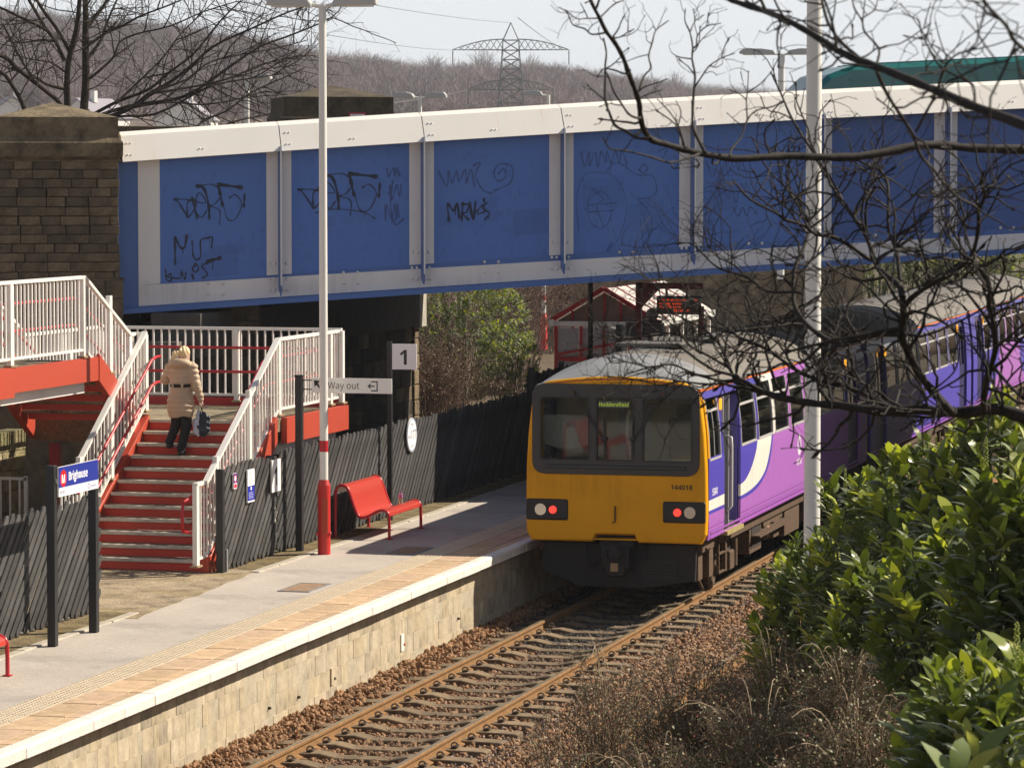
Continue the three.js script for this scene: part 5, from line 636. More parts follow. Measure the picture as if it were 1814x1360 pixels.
{
  const t = car1;
  // yellow front with openings for the three windscreens
  const outline = [[-1.24, 1.03], [-0.36, 1.03], [-0.3, 1.13], [0.3, 1.13], [0.36, 1.03], [1.24, 1.03], [1.3, 1.14], [1.31, 1.4], [1.3, 2.1], [1.27, 2.6], [1.22, 3.02]];
  const shape = new THREE.Shape(); shape.moveTo(...outline[0]); outline.slice(1).forEach((p) => shape.lineTo(...p)); shape.quadraticCurveTo(1.2, 3.26, 0.95, 3.3); shape.quadraticCurveTo(0.4, 3.37, 0, 3.37); shape.quadraticCurveTo(-0.4, 3.37, -0.95, 3.3); shape.quadraticCurveTo(-1.2, 3.26, -1.22, 3.02); [...outline].reverse().slice(0, -1).forEach(([x, y]) => shape.lineTo(-x, y)); 
  const rounded = (x0, x1, y0, y1, r, C = THREE.Path) => { const p = new C(); p.moveTo(x0 + r, y0); p.lineTo(x1 - r, y0); p.quadraticCurveTo(x1, y0, x1, y0 + r); p.lineTo(x1, y1 - r); p.quadraticCurveTo(x1, y1, x1 - r, y1); p.lineTo(x0 + r, y1); p.quadraticCurveTo(x0, y1, x0, y1 - r); p.lineTo(x0, y0 + r); p.quadraticCurveTo(x0, y0, x0 + r, y0); return p; };
  const wins = [[-1.12, -0.39], [-0.28, 0.28], [0.41, 1.13]];
  shape.holes.push(rounded(-1.16, 1.16, 2.1, 3.16, 0.1));
  mesh('front_end', new THREE.ExtrudeGeometry(shape, { depth: 0.16, bevelEnabled: true, bevelSize: 0.035, bevelThickness: 0.05, bevelSegments: 4, curveSegments: 10 }).translate(0, 0, -0.21), TR.yellow, t);
  const sur = rounded(-1.235, 1.235, 1.985, 3.285, 0.2, THREE.Shape); for (const [a, b] of wins) sur.holes.push(rounded(a, b, 2.185, 3.1, a < -1 || b > 1 ? 0.07 : 0.02));
  mesh('windscreen_surround', new THREE.ExtrudeGeometry(sur, { depth: 0.012, bevelEnabled: true, bevelSize: 0.008, bevelThickness: 0.008, bevelSegments: 2, curveSegments: 10 }).translate(0, 0, 0.002), TR.surround, t);
  for (const [a, b] of wins) { const w = mesh('windscreen', span(a - 0.01, b + 0.01, 2.18, 3.105, -0.012, -0.006), TR.front, t); mesh('rubber_seal', [span(a - 0.015, a + 0.012, 2.19, 3.09, 0.012, 0.026), span(b - 0.012, b + 0.015, 2.19, 3.09, 0.012, 0.026), span(a, b, 2.176, 2.196, 0.012, 0.026), span(a, b, 3.09, 3.11, 0.012, 0.026)], TR.rubber, w); }
  mesh('lower_ledge', rbox(2.1, 0.05, 0.05, 0.015, 0, 2.09, 0.03), TR.surround, t);
  // cab interior
  mesh('cab_back_wall', [span(-1.2, -0.42, 1.1, 3.12, -1.32, -1.28), span(0.42, 1.2, 1.1, 3.12, -1.32, -1.28), span(-0.42, 0.42, 1.1, 3.12, -1.36, -1.33)], M([0.5, 0.43, 0.33], 0.85), t);
  mesh('cab_desk', [rbox(0.85, 0.35, 0.4, 0.05, -0.74, 2.0, -0.35), rbox(0.85, 0.35, 0.4, 0.05, 0.74, 2.0, -0.35)], M([0.42, 0.38, 0.32], 0.7), t);
  mesh('sun_blind', [box(0.7, 0.42, 0.012, -0.76, 2.62, -0.12), extrude(Array.from({ length: 9 }, (_, i) => [-1.11 + i * 0.0875, 2.42 - 0.09 * Math.sin((i / 8) * Math.PI)]).concat([[-0.41, 2.45], [-1.11, 2.45]]), 0.01).translate(0, 0, -0.125)], M([0.55, 0.5, 0.44], 0.8, { map: T.grain }), t);
  mesh('cab_seat', [rbox(0.46, 0.62, 0.14, 0.05, 0.82, 2.45, -0.95), rbox(0.26, 0.2, 0.1, 0.04, 0.82, 2.86, -0.97)], TR.rubber, t);
  mesh('grab_pole', limb([V(0.2, 2.2, -0.2), V(0.12, 2.5, -0.25), V(0.13, 2.8, -0.25), V(0.22, 3.08, -0.2)], 0.03, 8), M([0.7, 0.66, 0.55], 0.4), t);
  mesh('door_window_back', box(0.5, 0.8, 0.01, 0, 2.62, -1.31), M([0.3, 0.34, 0.4], 0.3), t);
  const dest = face(0.46, 0.095, (c, w, h) => { c.fillStyle = '#3c3f44'; c.fillRect(0, 0, w, h); c.fillStyle = '#c9cf3c'; font(c, h * 0.86); c.textAlign = 'center'; c.fillText('Huddersfield', w / 2, h * 0.53, w * 0.98); }, 512); dest.material.emissive = new THREE.Color(1, 1, 1); dest.material.emissiveMap = dest.material.map; dest.material.emissiveIntensity = 0.6; dest.name = 'destination_blind'; dest.position.set(-0.03, 3.0, 0.0); dest.position.z = -0.02; t.add(dest);
  mesh('blind_box', box(0.5, 0.12, 0.05, -0.02, 2.98, -0.05), TR.rubber, t);
  // lamp clusters
  for (const s of [-1, 1]) { const h = mesh('lamp_cluster', rbox(0.63, 0.31, 0.06, 0.05, s * 1.02, 1.455, 0.0), TR.rubber, t); mesh('headlight', [cyl(0.085, 0.085, 0.02, 0, 0, 0, 24).rotateX(Math.PI / 2).translate(s * 1.11, 1.457, 0.03)], s < 0 ? M([0.6, 0.6, 0.58], 0.15, { metalness: 0.6 }) : M([0.5, 0.48, 0.45], 0.2, { metalness: 0.6 }), h);
    mesh('tail_light', cyl(0.06, 0.06, 0.02, 0, 0, 0, 20).rotateX(Math.PI / 2).translate(s * 0.925, 1.455, 0.031), M([0.6, 0.02, 0.015], 0.3, { emissive: new THREE.Color().setRGB(1, 0.05, 0.03), emissiveIntensity: 0.4 }), h);
    const led = []; for (let k = 0; k < 12; k++) { const a = (k / 12) * 6.283; led.push(new THREE.SphereGeometry(0.008, 6, 4).translate(s * 0.925 + 0.043 * Math.cos(a), 1.455 + 0.043 * Math.sin(a), 0.053)); if (k < 6) led.push(new THREE.SphereGeometry(0.008, 6, 4).translate(s * 0.925 + 0.02 * Math.cos(a * 2), 1.455 + 0.02 * Math.sin(a * 2), 0.053)); } mesh('light_diodes', led, M([0.9, 0.1, 0.08], 0.3, { emissive: new THREE.Color().setRGB(1, 0.12, 0.08), emissiveIntensity: 0.8 }), h).userData.kind = 'stuff'; }
  // fleet number, handle, wipers
  const num = face(0.42, 0.1, (c, w, h) => { c.fillStyle = '#e8a204'; c.clearRect(0, 0, w, h); c.fillStyle = '#0b0b0b'; font(c, h * 0.98); c.textAlign = 'center'; c.fillText('144018', w / 2, h * 0.54, w * 0.97); }); num.material.transparent = true; num.material.alphaTest = 0.5; num.name = 'fleet_number'; num.position.set(0.98, 1.82, 0.004); t.add(num);
  mesh('front_handle', limb([V(0.0, 1.52, 0.01), V(0.0, 1.5, 0.03), V(0.0, 1.3, 0.03), V(-0.04, 1.28, 0.02)], 0.012, 6), TR.under, t);
  for (const [x, s] of [[-0.62, 1], [0.72, -1]]) { mesh('wiper', [bar(V(x, 3.16, 0.05), V(x + s * 0.43, 2.5, 0.05), 0.012, 0.012), bar(V(x + s * 0.05, 3.16, 0.05), V(x + s * 0.46, 2.48, 0.05), 0.01, 0.01), bar(V(x + s * 0.45, 2.82, 0.045), V(x + s * 0.47, 2.22, 0.045), 0.016, 0.016), rbox(0.08, 0.05, 0.03, 0.01, x + s * 0.46, 2.5, 0.045)], TR.rubber, t); mesh('wiper_spindle', cyl(0.03, 0.025, 0.05, 0, 0, 0, 10).rotateX(Math.PI / 2).translate(x, 3.17, 0.02), TR.under, t); }
  // front roof dome and orange edging
  const dome = (() => { const P = [], n = 24, rows = 9; const topFront = (x) => { const a = Math.abs(x); return a < 0.95 ? 3.395 - 0.075 * (a / 0.95) ** 2 : 3.32 - 0.1 * ((a - 0.95) / 0.29) ** 2; }; const pt = (i, j) => { const x = -1 + (2 * i) / n, t2 = j / rows, X = Math.sin((x * Math.PI) / 2) * 1.238, z = -0.05 - 1.3 * t2, f = 1 - Math.pow(1 - t2, 2.4); const y = topFront(X) * (1 - f) + roofY(X * 0.982) * f; return [X * (1 - 0.018 * f), Math.max(y, 3.235), z]; };
    for (let j = 0; j < rows; j++) for (let i = 0; i < n; i++) { const a = pt(i, j), b = pt(i + 1, j), c = pt(i + 1, j + 1), d = pt(i, j + 1); P.push(...a, ...b, ...c, ...a, ...c, ...d); } const g = new THREE.BufferGeometry(); g.setAttribute('position', new THREE.Float32BufferAttribute(P, 3)); g.computeVertexNormals(); return toCreasedNormals(g, 0.9); })();
  mesh('roof_dome', dome, TR.dome, t);
  const edge = []; for (let i = -12; i <= 12; i++) { const x = Math.sin((i / 12) * 1.5) * 1.225, a = Math.abs(x); edge.push(V(x, a < 0.95 ? 3.365 - 0.075 * (a / 0.95) ** 2 : 3.29 - 0.12 * ((a - 0.95) / 0.275) ** 2, -0.01)); } mesh('orange_edging', limb(edge, 0.016, 6), M([0.5, 0.11, 0.03], 0.5), t);
  mesh('roof_vent', [rbox(1.0, 0.06, 0.9, 0.02, -0.15, 3.73, -3.2), ...Array.from({ length: 6 }, (_, i) => box(0.03, 0.07, 0.35, -0.2 + i * 0.09, 3.79, -3.6)), rbox(0.7, 0.05, 0.6, 0.02, 0.1, 3.71, -5.4)], M([0.12, 0.11, 0.1], 0.7), t);
  // plough, coupler and front running gear
  mesh('snow_plough', extrude([[-1.14, 0.95], [-1.14, 0.52], [-0.6, 0.33], [0.3, 0.31], [1.12, 0.44], [1.14, 0.95], [0.3, 0.95], [0.3, 1.06], [-0.3, 1.06], [-0.3, 0.95]], 0.06, 0.01).translate(0, 0, -0.32), TR.plough, t);
  mesh('coupler', [rbox(0.42, 0.34, 0.3, 0.03, 0, 0.78, -0.12), rbox(0.3, 0.16, 0.16, 0.03, 0, 0.58, -0.02), cyl(0.09, 0.09, 0.2, 0, 0, 0, 14).rotateX(Math.PI / 2).translate(0.03, 0.86, 0.0), cyl(0.05, 0.05, 0.16, 0, 0, 0, 10).rotateX(Math.PI / 2).translate(-0.12, 0.84, 0.02), rbox(0.5, 0.1, 0.1, 0.02, 0, 0.97, -0.1)], TR.underDark, t);
  mesh('coupler_tag', box(0.11, 0.12, 0.01, 0.0, 0.64, 0.07), M([0.4, 0.28, 0.16], 0.8), t);
  mesh('plough_grille', [...Array.from({ length: 5 }, (_, i) => box(0.44, 0.008, 0.012, 0.6, 0.5 + i * 0.045, -0.245)), box(0.47, 0.012, 0.014, 0.6, 0.465, -0.245), box(0.47, 0.012, 0.014, 0.6, 0.715, -0.245), box(0.012, 0.26, 0.014, 0.37, 0.59, -0.245), box(0.012, 0.26, 0.014, 0.83, 0.59, -0.245)], M([0.07, 0.065, 0.06], 0.8), t);
  mesh('air_hose', [limb([V(-0.5, 0.92, -0.2), V(-0.48, 0.75, -0.12), V(-0.4, 0.62, -0.16), V(-0.3, 0.7, -0.2)], 0.02, 6), limb([V(0.42, 0.92, -0.2), V(0.4, 0.78, -0.12), V(0.33, 0.66, -0.16)], 0.02, 6)], TR.rubber, t);
  mesh('buffer_box', [rbox(0.2, 0.42, 0.32, 0.02, 1.05, 0.62, -0.55), rbox(0.26, 0.03, 0.42, 0.008, 1.12, 0.88, -0.75), rbox(0.22, 0.5, 0.3, 0.02, 1.1, 0.66, -1.05)], TR.under, t);
  mesh('step_frame', [bar(V(1.22, 1.0, -1.5), V(1.22, 0.4, -1.5), 0.04, 0.04), bar(V(1.22, 1.0, -2.0), V(1.22, 0.4, -2.0), 0.04, 0.04), bar(V(1.22, 0.7, -1.5), V(1.22, 0.7, -2.0), 0.05, 0.02), bar(V(1.22, 0.42, -1.5), V(1.22, 0.42, -2.0), 0.05, 0.02)], TR.under, t);
  mesh('lower_guard', [rbox(0.1, 0.16, 0.16, 0.02, 0.95, 0.5, -0.4), bar(V(0.8, 0.35, -1.9), V(0.86, 0.12, -2.1), 0.05, 0.02)], TR.under, t);
}

// ================================================================ limbs of the two bare trees: [radius at root, radius at tip, x, y, z, ...]
const FORE_LIMBS = [[0.0168,0.0054,9.934,6.348,36.796,9.889,6.348,36.857,9.733,6.351,36.947,9.628,6.361,37.024,9.547,6.36,37.095,9.464,6.34,37.167,9.368,6.322,37.243,9.274,6.318,37.317,9.139,6.322,37.402,9.074,6.318,37.468,8.988,6.313,37.541,8.903,6.326,37.612,8.836,6.343,37.678,8.781,6.362,37.74,8.749,6.376,37.798,8.733,6.415,37.849,8.734,6.454,37.896,8.74,6.496,37.942,8.734,6.543,37.99,8.726,6.588,38.039,8.719,6.638,38.088,8.701,6.688,38.139,8.686,6.719,38.191,8.675,6.761,38.241,8.661,6.807,38.291,8.656,6.85,38.34],[0.0059,0.0029,8.798,6.374,38.021,8.741,6.38,37.989,8.699,6.401,37.953,8.654,6.42,37.918,8.624,6.464,37.877,8.6,6.508,37.834,8.589,6.58,37.787,8.578,6.625,37.741,8.571,6.67,37.694,8.551,6.721,37.65],[0.0044,0.0023,8.784,6.442,38.124,8.783,6.441,38.176,8.769,6.453,38.231,8.755,6.489,38.284,8.743,6.525,38.337,8.741,6.562,38.387,8.74,6.585,38.437],[0.0031,0.0017,8.696,6.715,38.234,8.641,6.711,38.207,8.609,6.731,38.173,8.562,6.746,38.143,8.534,6.788,38.106,8.497,6.807,38.073],[0.0026,0.0016,8.673,6.761,38.237,8.657,6.756,38.345,8.649,6.751,38.451,8.639,6.773,38.556],[0.002,0.0016,8.637,6.761,38.247,8.642,6.775,38.296,8.637,6.805,38.347],[0.0027,0.002,8.68,6.768,38.235,8.708,6.809,38.173,8.725,6.824,38.116],[0.0027,0.0016,8.718,6.697,38.23,8.763,6.697,38.321,8.809,6.709,38.412,8.848,6.713,38.505],[0.0022,0.0014,8.785,6.715,38.314,8.786,6.763,38.311],[0.004,0.0019,8.776,6.518,38.122,8.78,6.58,38.048,8.787,6.608,37.975,8.765,6.648,37.91,8.763,6.703,37.838,8.759,6.741,37.768,8.785,6.776,37.69],[0.0021,0.0015,8.766,6.74,37.8,8.755,6.758,37.802],[0.0028,0.0016,8.78,6.53,38.12,8.81,6.541,38.18,8.864,6.552,38.235,8.91,6.563,38.291],[0.0024,0.0015,8.785,6.508,38.12,8.815,6.516,38.163,8.874,6.531,38.199],[0.006,0.0019,8.951,6.33,37.88,8.915,6.385,37.845,8.894,6.421,37.807,8.885,6.491,37.764,8.881,6.553,37.72,8.874,6.598,37.677,8.856,6.648,37.638,8.849,6.69,37.595,8.831,6.743,37.556,8.806,6.782,37.518,8.799,6.826,37.476],[0.003,0.0017,8.895,6.551,37.778,8.935,6.589,37.843,8.971,6.616,37.91,9.023,6.639,37.972,9.079,6.652,38.035],[0.0022,0.0017,9.018,6.642,37.948,9.029,6.681,37.943,9.043,6.709,37.937],[0.0021,0.0015,8.961,6.618,37.861,8.973,6.614,37.806,8.983,6.628,37.751],[0.0025,0.0015,8.864,6.647,37.677,8.798,6.658,37.59,8.756,6.675,37.496],[0.0029,0.0017,8.866,6.683,37.674,8.888,6.693,37.72,8.9,6.721,37.767,8.94,6.751,37.806,8.995,6.758,37.843],[0.0021,0.0015,8.93,6.753,37.757,8.935,6.8,37.753],[0.0023,0.0015,8.856,6.738,37.674,8.852,6.779,37.569,8.861,6.805,37.461],[0.0019,0.0015,8.852,6.779,37.569,8.845,6.823,37.568],[0.0021,0.0015,8.871,6.683,37.673,8.892,6.723,37.613,8.913,6.756,37.554],[0.0032,0.0016,8.886,6.345,37.897,8.883,6.418,37.996,8.878,6.459,38.099,8.858,6.501,38.205],[0.0024,0.0015,8.904,6.417,38.094,8.902,6.463,38.04,8.875,6.5,37.994],[0.0038,0.0023,8.991,6.32,37.664,8.99,6.347,37.611,9.008,6.384,37.552,9.02,6.446,37.493,9.04,6.478,37.434,9.087,6.493,37.37,9.114,6.517,37.31],[0.0029,0.0018,9.01,6.447,37.444,8.993,6.516,37.375,8.984,6.545,37.307,8.974,6.62,37.236],[0.0025,0.0017,8.994,6.544,37.339,9.061,6.568,37.475,9.119,6.598,37.614],[0.0023,0.0016,8.987,6.517,37.342,8.943,6.541,37.249,8.891,6.557,37.158],[0.0023,0.0015,9.017,6.421,37.548,8.984,6.439,37.503,8.941,6.47,37.461],[0.0046,0.0022,8.893,6.328,37.689,8.879,6.316,37.779,8.832,6.298,37.879,8.783,6.318,37.977,8.721,6.336,38.078,8.692,6.343,38.171,8.692,6.377,38.255],[0.003,0.0019,8.919,6.311,37.89,8.933,6.293,37.887,8.926,6.28,37.89,8.906,6.302,37.894],[0.0129,0.0071,10.414,6.346,41.225,10.356,6.368,41.121,10.28,6.394,41.021,10.2,6.421,40.921,10.114,6.455,40.824,10.036,6.484,40.724,9.958,6.513,40.624,9.88,6.539,40.525,9.81,6.567,40.423,9.725,6.615,40.324,9.639,6.657,40.225,9.585,6.677,40.12,9.521,6.699,40.017,9.434,6.726,39.919,9.371,6.753,39.816],[0.0052,0.0038,9.879,6.538,40.421,9.836,6.563,40.328,9.785,6.598,40.235,9.735,6.653,40.141,9.702,6.716,40.043,9.675,6.752,39.944],[0.003,0.0019,9.769,6.602,40.135,9.673,6.641,40.02,9.626,6.668,39.893,9.558,6.69,39.771],[0.0033,0.0021,9.921,6.529,40.514,9.914,6.572,40.431,9.866,6.618,40.358,9.846,6.652,40.278,9.814,6.687,40.202,9.795,6.726,40.121],[0.0023,0.0015,9.837,6.659,40.218,9.846,6.69,40.058,9.831,6.731,39.905],[0.0018,0.0012,9.839,6.692,40.008,9.884,6.682,40.101,9.925,6.691,40.193],[0.0048,0.0034,9.921,6.521,40.515,9.913,6.509,40.442,9.93,6.452,40.366,9.952,6.403,40.288,9.972,6.356,40.21,9.975,6.317,40.137,9.983,6.289,40.061,9.992,6.272,39.985,10.01,6.234,39.907,10.043,6.191,39.826,10.075,6.17,39.743,10.08,6.141,39.668],[0.0036,0.0022,10.199,6.419,40.759,10.184,6.471,40.674,10.139,6.494,40.598,10.087,6.519,40.524,10.049,6.56,40.445,10.022,6.598,40.363,10.016,6.617,40.277],[0.0023,0.0018,10.011,6.601,40.28,9.968,6.609,40.187,9.928,6.619,40.093],[0.0019,0.0013,10.002,6.614,40.281,10.002,6.647,40.348,9.989,6.654,40.42,9.98,6.665,40.491],[0.0017,0.0013,10.007,6.631,40.279,10.01,6.674,40.224,10.01,6.7,40.171],[0.0039,0.0028,9.95,6.369,39.999,9.989,6.411,40.116,10.031,6.46,40.231,10.067,6.517,40.348,10.093,6.533,40.47],[0.0027,0.0014,10.093,6.533,40.47,10.124,6.554,40.512,10.165,6.562,40.552,10.202,6.59,40.593,10.236,6.629,40.634],[0.0018,0.0012,10.165,6.562,40.552,10.223,6.571,40.606,10.268,6.581,40.662,10.307,6.586,40.721],[0.0017,0.0011,10.188,6.585,40.545,10.172,6.611,40.496,10.168,6.634,40.444],[0.0034,0.0045,10.439,6.599,42.652,10.44,6.581,42.584,10.449,6.562,42.514,10.466,6.54,42.442,10.473,6.515,42.373,10.485,6.499,42.302,10.506,6.472,42.229],[0.0019,0.0012,10.441,6.565,42.447,10.419,6.561,42.401,10.395,6.559,42.356],[0.002,0.0019,10.47,6.516,42.339,10.459,6.483,42.189,10.455,6.447,42.037],[0.0244,0.0089,9.967,5.36,36.64,9.871,5.386,36.619,9.769,5.411,36.6,9.671,5.398,36.582,9.574,5.395,36.563,9.476,5.403,36.543,9.376,5.39,36.526,9.277,5.397,36.507,9.177,5.409,36.487,9.099,5.41,36.463,8.974,5.427,36.45,8.899,5.445,36.425,8.84,5.457,36.395,8.784,5.474,36.364,8.755,5.482,36.326],[0.0174,0.0123,9.615,5.402,36.625,9.607,5.414,36.678,9.558,5.482,36.739,9.519,5.545,36.797,9.489,5.619,36.852,9.468,5.681,36.905,9.475,5.721,36.953,9.489,5.759,36.999,9.492,5.827,37.046],[0.0119,0.003,9.492,5.827,37.046,9.468,5.87,36.978,9.416,5.9,36.918,9.374,5.93,36.855,9.341,5.989,36.789,9.306,6.049,36.722,9.257,6.103,36.66,9.206,6.16,36.599,9.155,6.236,36.535,9.096,6.313,36.474,9.027,6.397,36.416,8.967,6.48,36.355,8.917,6.57,36.291,8.868,6.647,36.227],[0.011,0.0048,9.475,5.697,36.954,9.382,5.69,36.893,9.306,5.672,36.827,9.221,5.65,36.765,9.137,5.679,36.698,9.067,5.727,36.628,9.019,5.786,36.55,9.003,5.902,36.461,9.02,5.984,36.365,9.029,6.071,36.272,9.004,6.098,36.19,8.941,6.168,36.116,8.897,6.206,36.039],[0.01,0.0049,9.48,5.787,36.948,9.52,5.826,37.018,9.593,5.874,37.079,9.67,5.912,37.139,9.744,5.968,37.2,9.772,6.011,37.273,9.794,6.087,37.345,9.803,6.132,37.423,9.832,6.193,37.494,9.828,6.229,37.576,9.847,6.267,37.652],[0.0046,0.0028,9.827,6.193,37.454,9.877,6.237,37.577,9.934,6.285,37.697,9.995,6.305,37.818],[0.0084,0.0037,9.477,5.837,36.946,9.458,5.9,36.889,9.441,5.979,36.831,9.423,6.008,36.777,9.393,6.058,36.724,9.383,6.161,36.663,9.368,6.236,36.605,9.327,6.28,36.555,9.272,6.298,36.511,9.217,6.338,36.466],[0.0132,0.0061,9.738,5.413,36.696,9.748,5.465,36.781,9.774,5.552,36.86,9.807,5.65,36.936,9.81,5.728,37.021,9.802,5.812,37.108,9.815,5.875,37.192,9.791,5.935,37.285,9.776,5.968,37.378],[0.0052,0.0043,9.811,5.652,36.973,9.872,5.695,37.11,9.937,5.746,37.246],[0.0044,0.0025,9.777,5.56,36.884,9.754,5.641,37.041,9.738,5.697,37.197],[0.006,0.0051,9.794,5.578,36.879,9.865,5.514,36.968,9.919,5.478,37.059],[0.0108,0.0033,9.369,5.397,36.483,9.313,5.426,36.43,9.209,5.462,36.388,9.103,5.488,36.349,9.012,5.512,36.305,8.939,5.549,36.256,8.869,5.59,36.206,8.79,5.622,36.158,8.728,5.638,36.108,8.667,5.677,36.055,8.61,5.698,36.003,8.568,5.722,35.947],[0.0064,0.0024,8.755,5.482,36.326,8.72,5.526,36.244,8.684,5.575,36.162,8.641,5.617,36.082,8.567,5.667,36.009,8.46,5.71,35.946,8.382,5.757,35.875,8.303,5.796,35.804],[0.0054,0.0027,8.709,5.53,36.232,8.649,5.578,36.319,8.595,5.62,36.404,8.58,5.659,36.48,8.53,5.671,36.566,8.452,5.659,36.661,8.393,5.662,36.75,8.339,5.68,36.837],[0.0029,0.002,8.387,5.661,36.722,8.373,5.701,36.827,8.373,5.729,36.928],[0.0055,0.002,8.755,5.482,36.326,8.682,5.483,36.286,8.586,5.503,36.251,8.486,5.537,36.216,8.397,5.523,36.181,8.336,5.531,36.137,8.264,5.543,36.096,8.203,5.564,36.051],[0.0028,0.0019,8.291,5.541,36.133,8.249,5.539,36.196,8.239,5.567,36.248],[0.0049,0.0021,8.755,5.482,36.326,8.664,5.473,36.392,8.568,5.486,36.458,8.509,5.474,36.515,8.442,5.495,36.573,8.318,5.514,36.645],[0.003,0.0019,8.572,5.488,36.477,8.509,5.504,36.527,8.414,5.498,36.587,8.375,5.516,36.63],[0.0047,0.0033,9.132,5.62,36.22,9.007,5.7,36.331,8.921,5.695,36.436,8.832,5.688,36.542,8.787,5.672,36.638,8.747,5.659,36.732],[0.0062,0.0023,9.069,5.783,36.641,9.05,5.826,36.584,8.921,5.829,36.558,8.835,5.881,36.518,8.721,5.913,36.487,8.643,5.975,36.444,8.592,6.004,36.397,8.536,5.998,36.352],[0.0038,0.0021,8.83,5.876,36.49,8.773,5.923,36.45,8.706,5.952,36.414,8.659,5.993,36.373,8.638,6.045,36.323],[0.0026,0.0017,8.406,5.752,35.987,8.418,5.811,36.118,8.441,5.906,36.245,8.424,6.003,36.381],[0.0026,0.0019,8.411,5.81,36.086,8.399,5.847,36.155,8.376,5.875,36.229,8.313,5.919,36.312],[0.0082,0.0036,9.323,5.95,36.668,9.303,5.963,36.696,9.25,6.006,36.73,9.198,6.035,36.765,9.143,6.044,36.802,9.101,6.078,36.833,9.045,6.097,36.87,9.014,6.121,36.899,8.927,6.17,36.942,8.869,6.24,36.976],[0.0045,0.0028,9.021,6.071,36.222,9.003,6.136,36.171,8.906,6.217,36.14,8.823,6.301,36.104,8.769,6.398,36.061],[0.0029,0.0019,9.032,5.964,36.433,8.96,5.943,36.432,8.854,5.984,36.436,8.769,5.952,36.44,8.697,6.005,36.434,8.592,6.057,36.438],[0.005,0.0025,9.228,6.101,36.477,9.269,6.195,36.392,9.274,6.278,36.316,9.287,6.342,36.24],[0.0041,0.002,9.389,6.004,36.544,9.423,6.072,36.583,9.465,6.134,36.62,9.495,6.186,36.661,9.541,6.216,36.699],[0.0048,0.0021,9.571,5.869,36.919,9.566,5.959,37.018,9.55,6.06,37.12,9.554,6.135,37.218],[0.0039,0.002,9.665,5.91,37.099,9.637,6.001,37.101,9.674,6.079,37.087,9.692,6.158,37.077],[0.0045,0.0023,9.345,5.926,36.664,9.286,5.908,36.629,9.218,5.927,36.593,9.151,5.905,36.561,9.082,5.925,36.525],[0.0045,0.002,9.454,5.75,36.75,9.537,5.782,36.795,9.624,5.815,36.84,9.709,5.837,36.885],[0.0054,0.0025,9.27,5.661,36.596,9.205,5.738,36.505,9.168,5.818,36.406,9.1,5.878,36.317],[0.0042,0.0021,9.181,5.638,36.517,9.085,5.586,36.407,9.001,5.558,36.293,8.906,5.508,36.182],[0.0047,0.0021,8.866,5.59,36.188,8.84,5.66,36.242,8.807,5.726,36.298,8.805,5.792,36.347,8.763,5.836,36.407],[0.0039,0.0019,8.78,5.619,36.105,8.814,5.7,36.16,8.857,5.756,36.215,8.851,5.811,36.282],[0.0037,0.0019,9.229,5.47,36.515,9.152,5.525,36.428,9.053,5.561,36.348,9.005,5.599,36.255],[0.004,0.002,9.526,5.548,36.847,9.471,5.591,36.824,9.398,5.589,36.809,9.334,5.567,36.792],[0.0036,0.0018,9.571,5.488,36.839,9.651,5.556,36.883,9.678,5.619,36.941,9.676,5.662,37.008]];
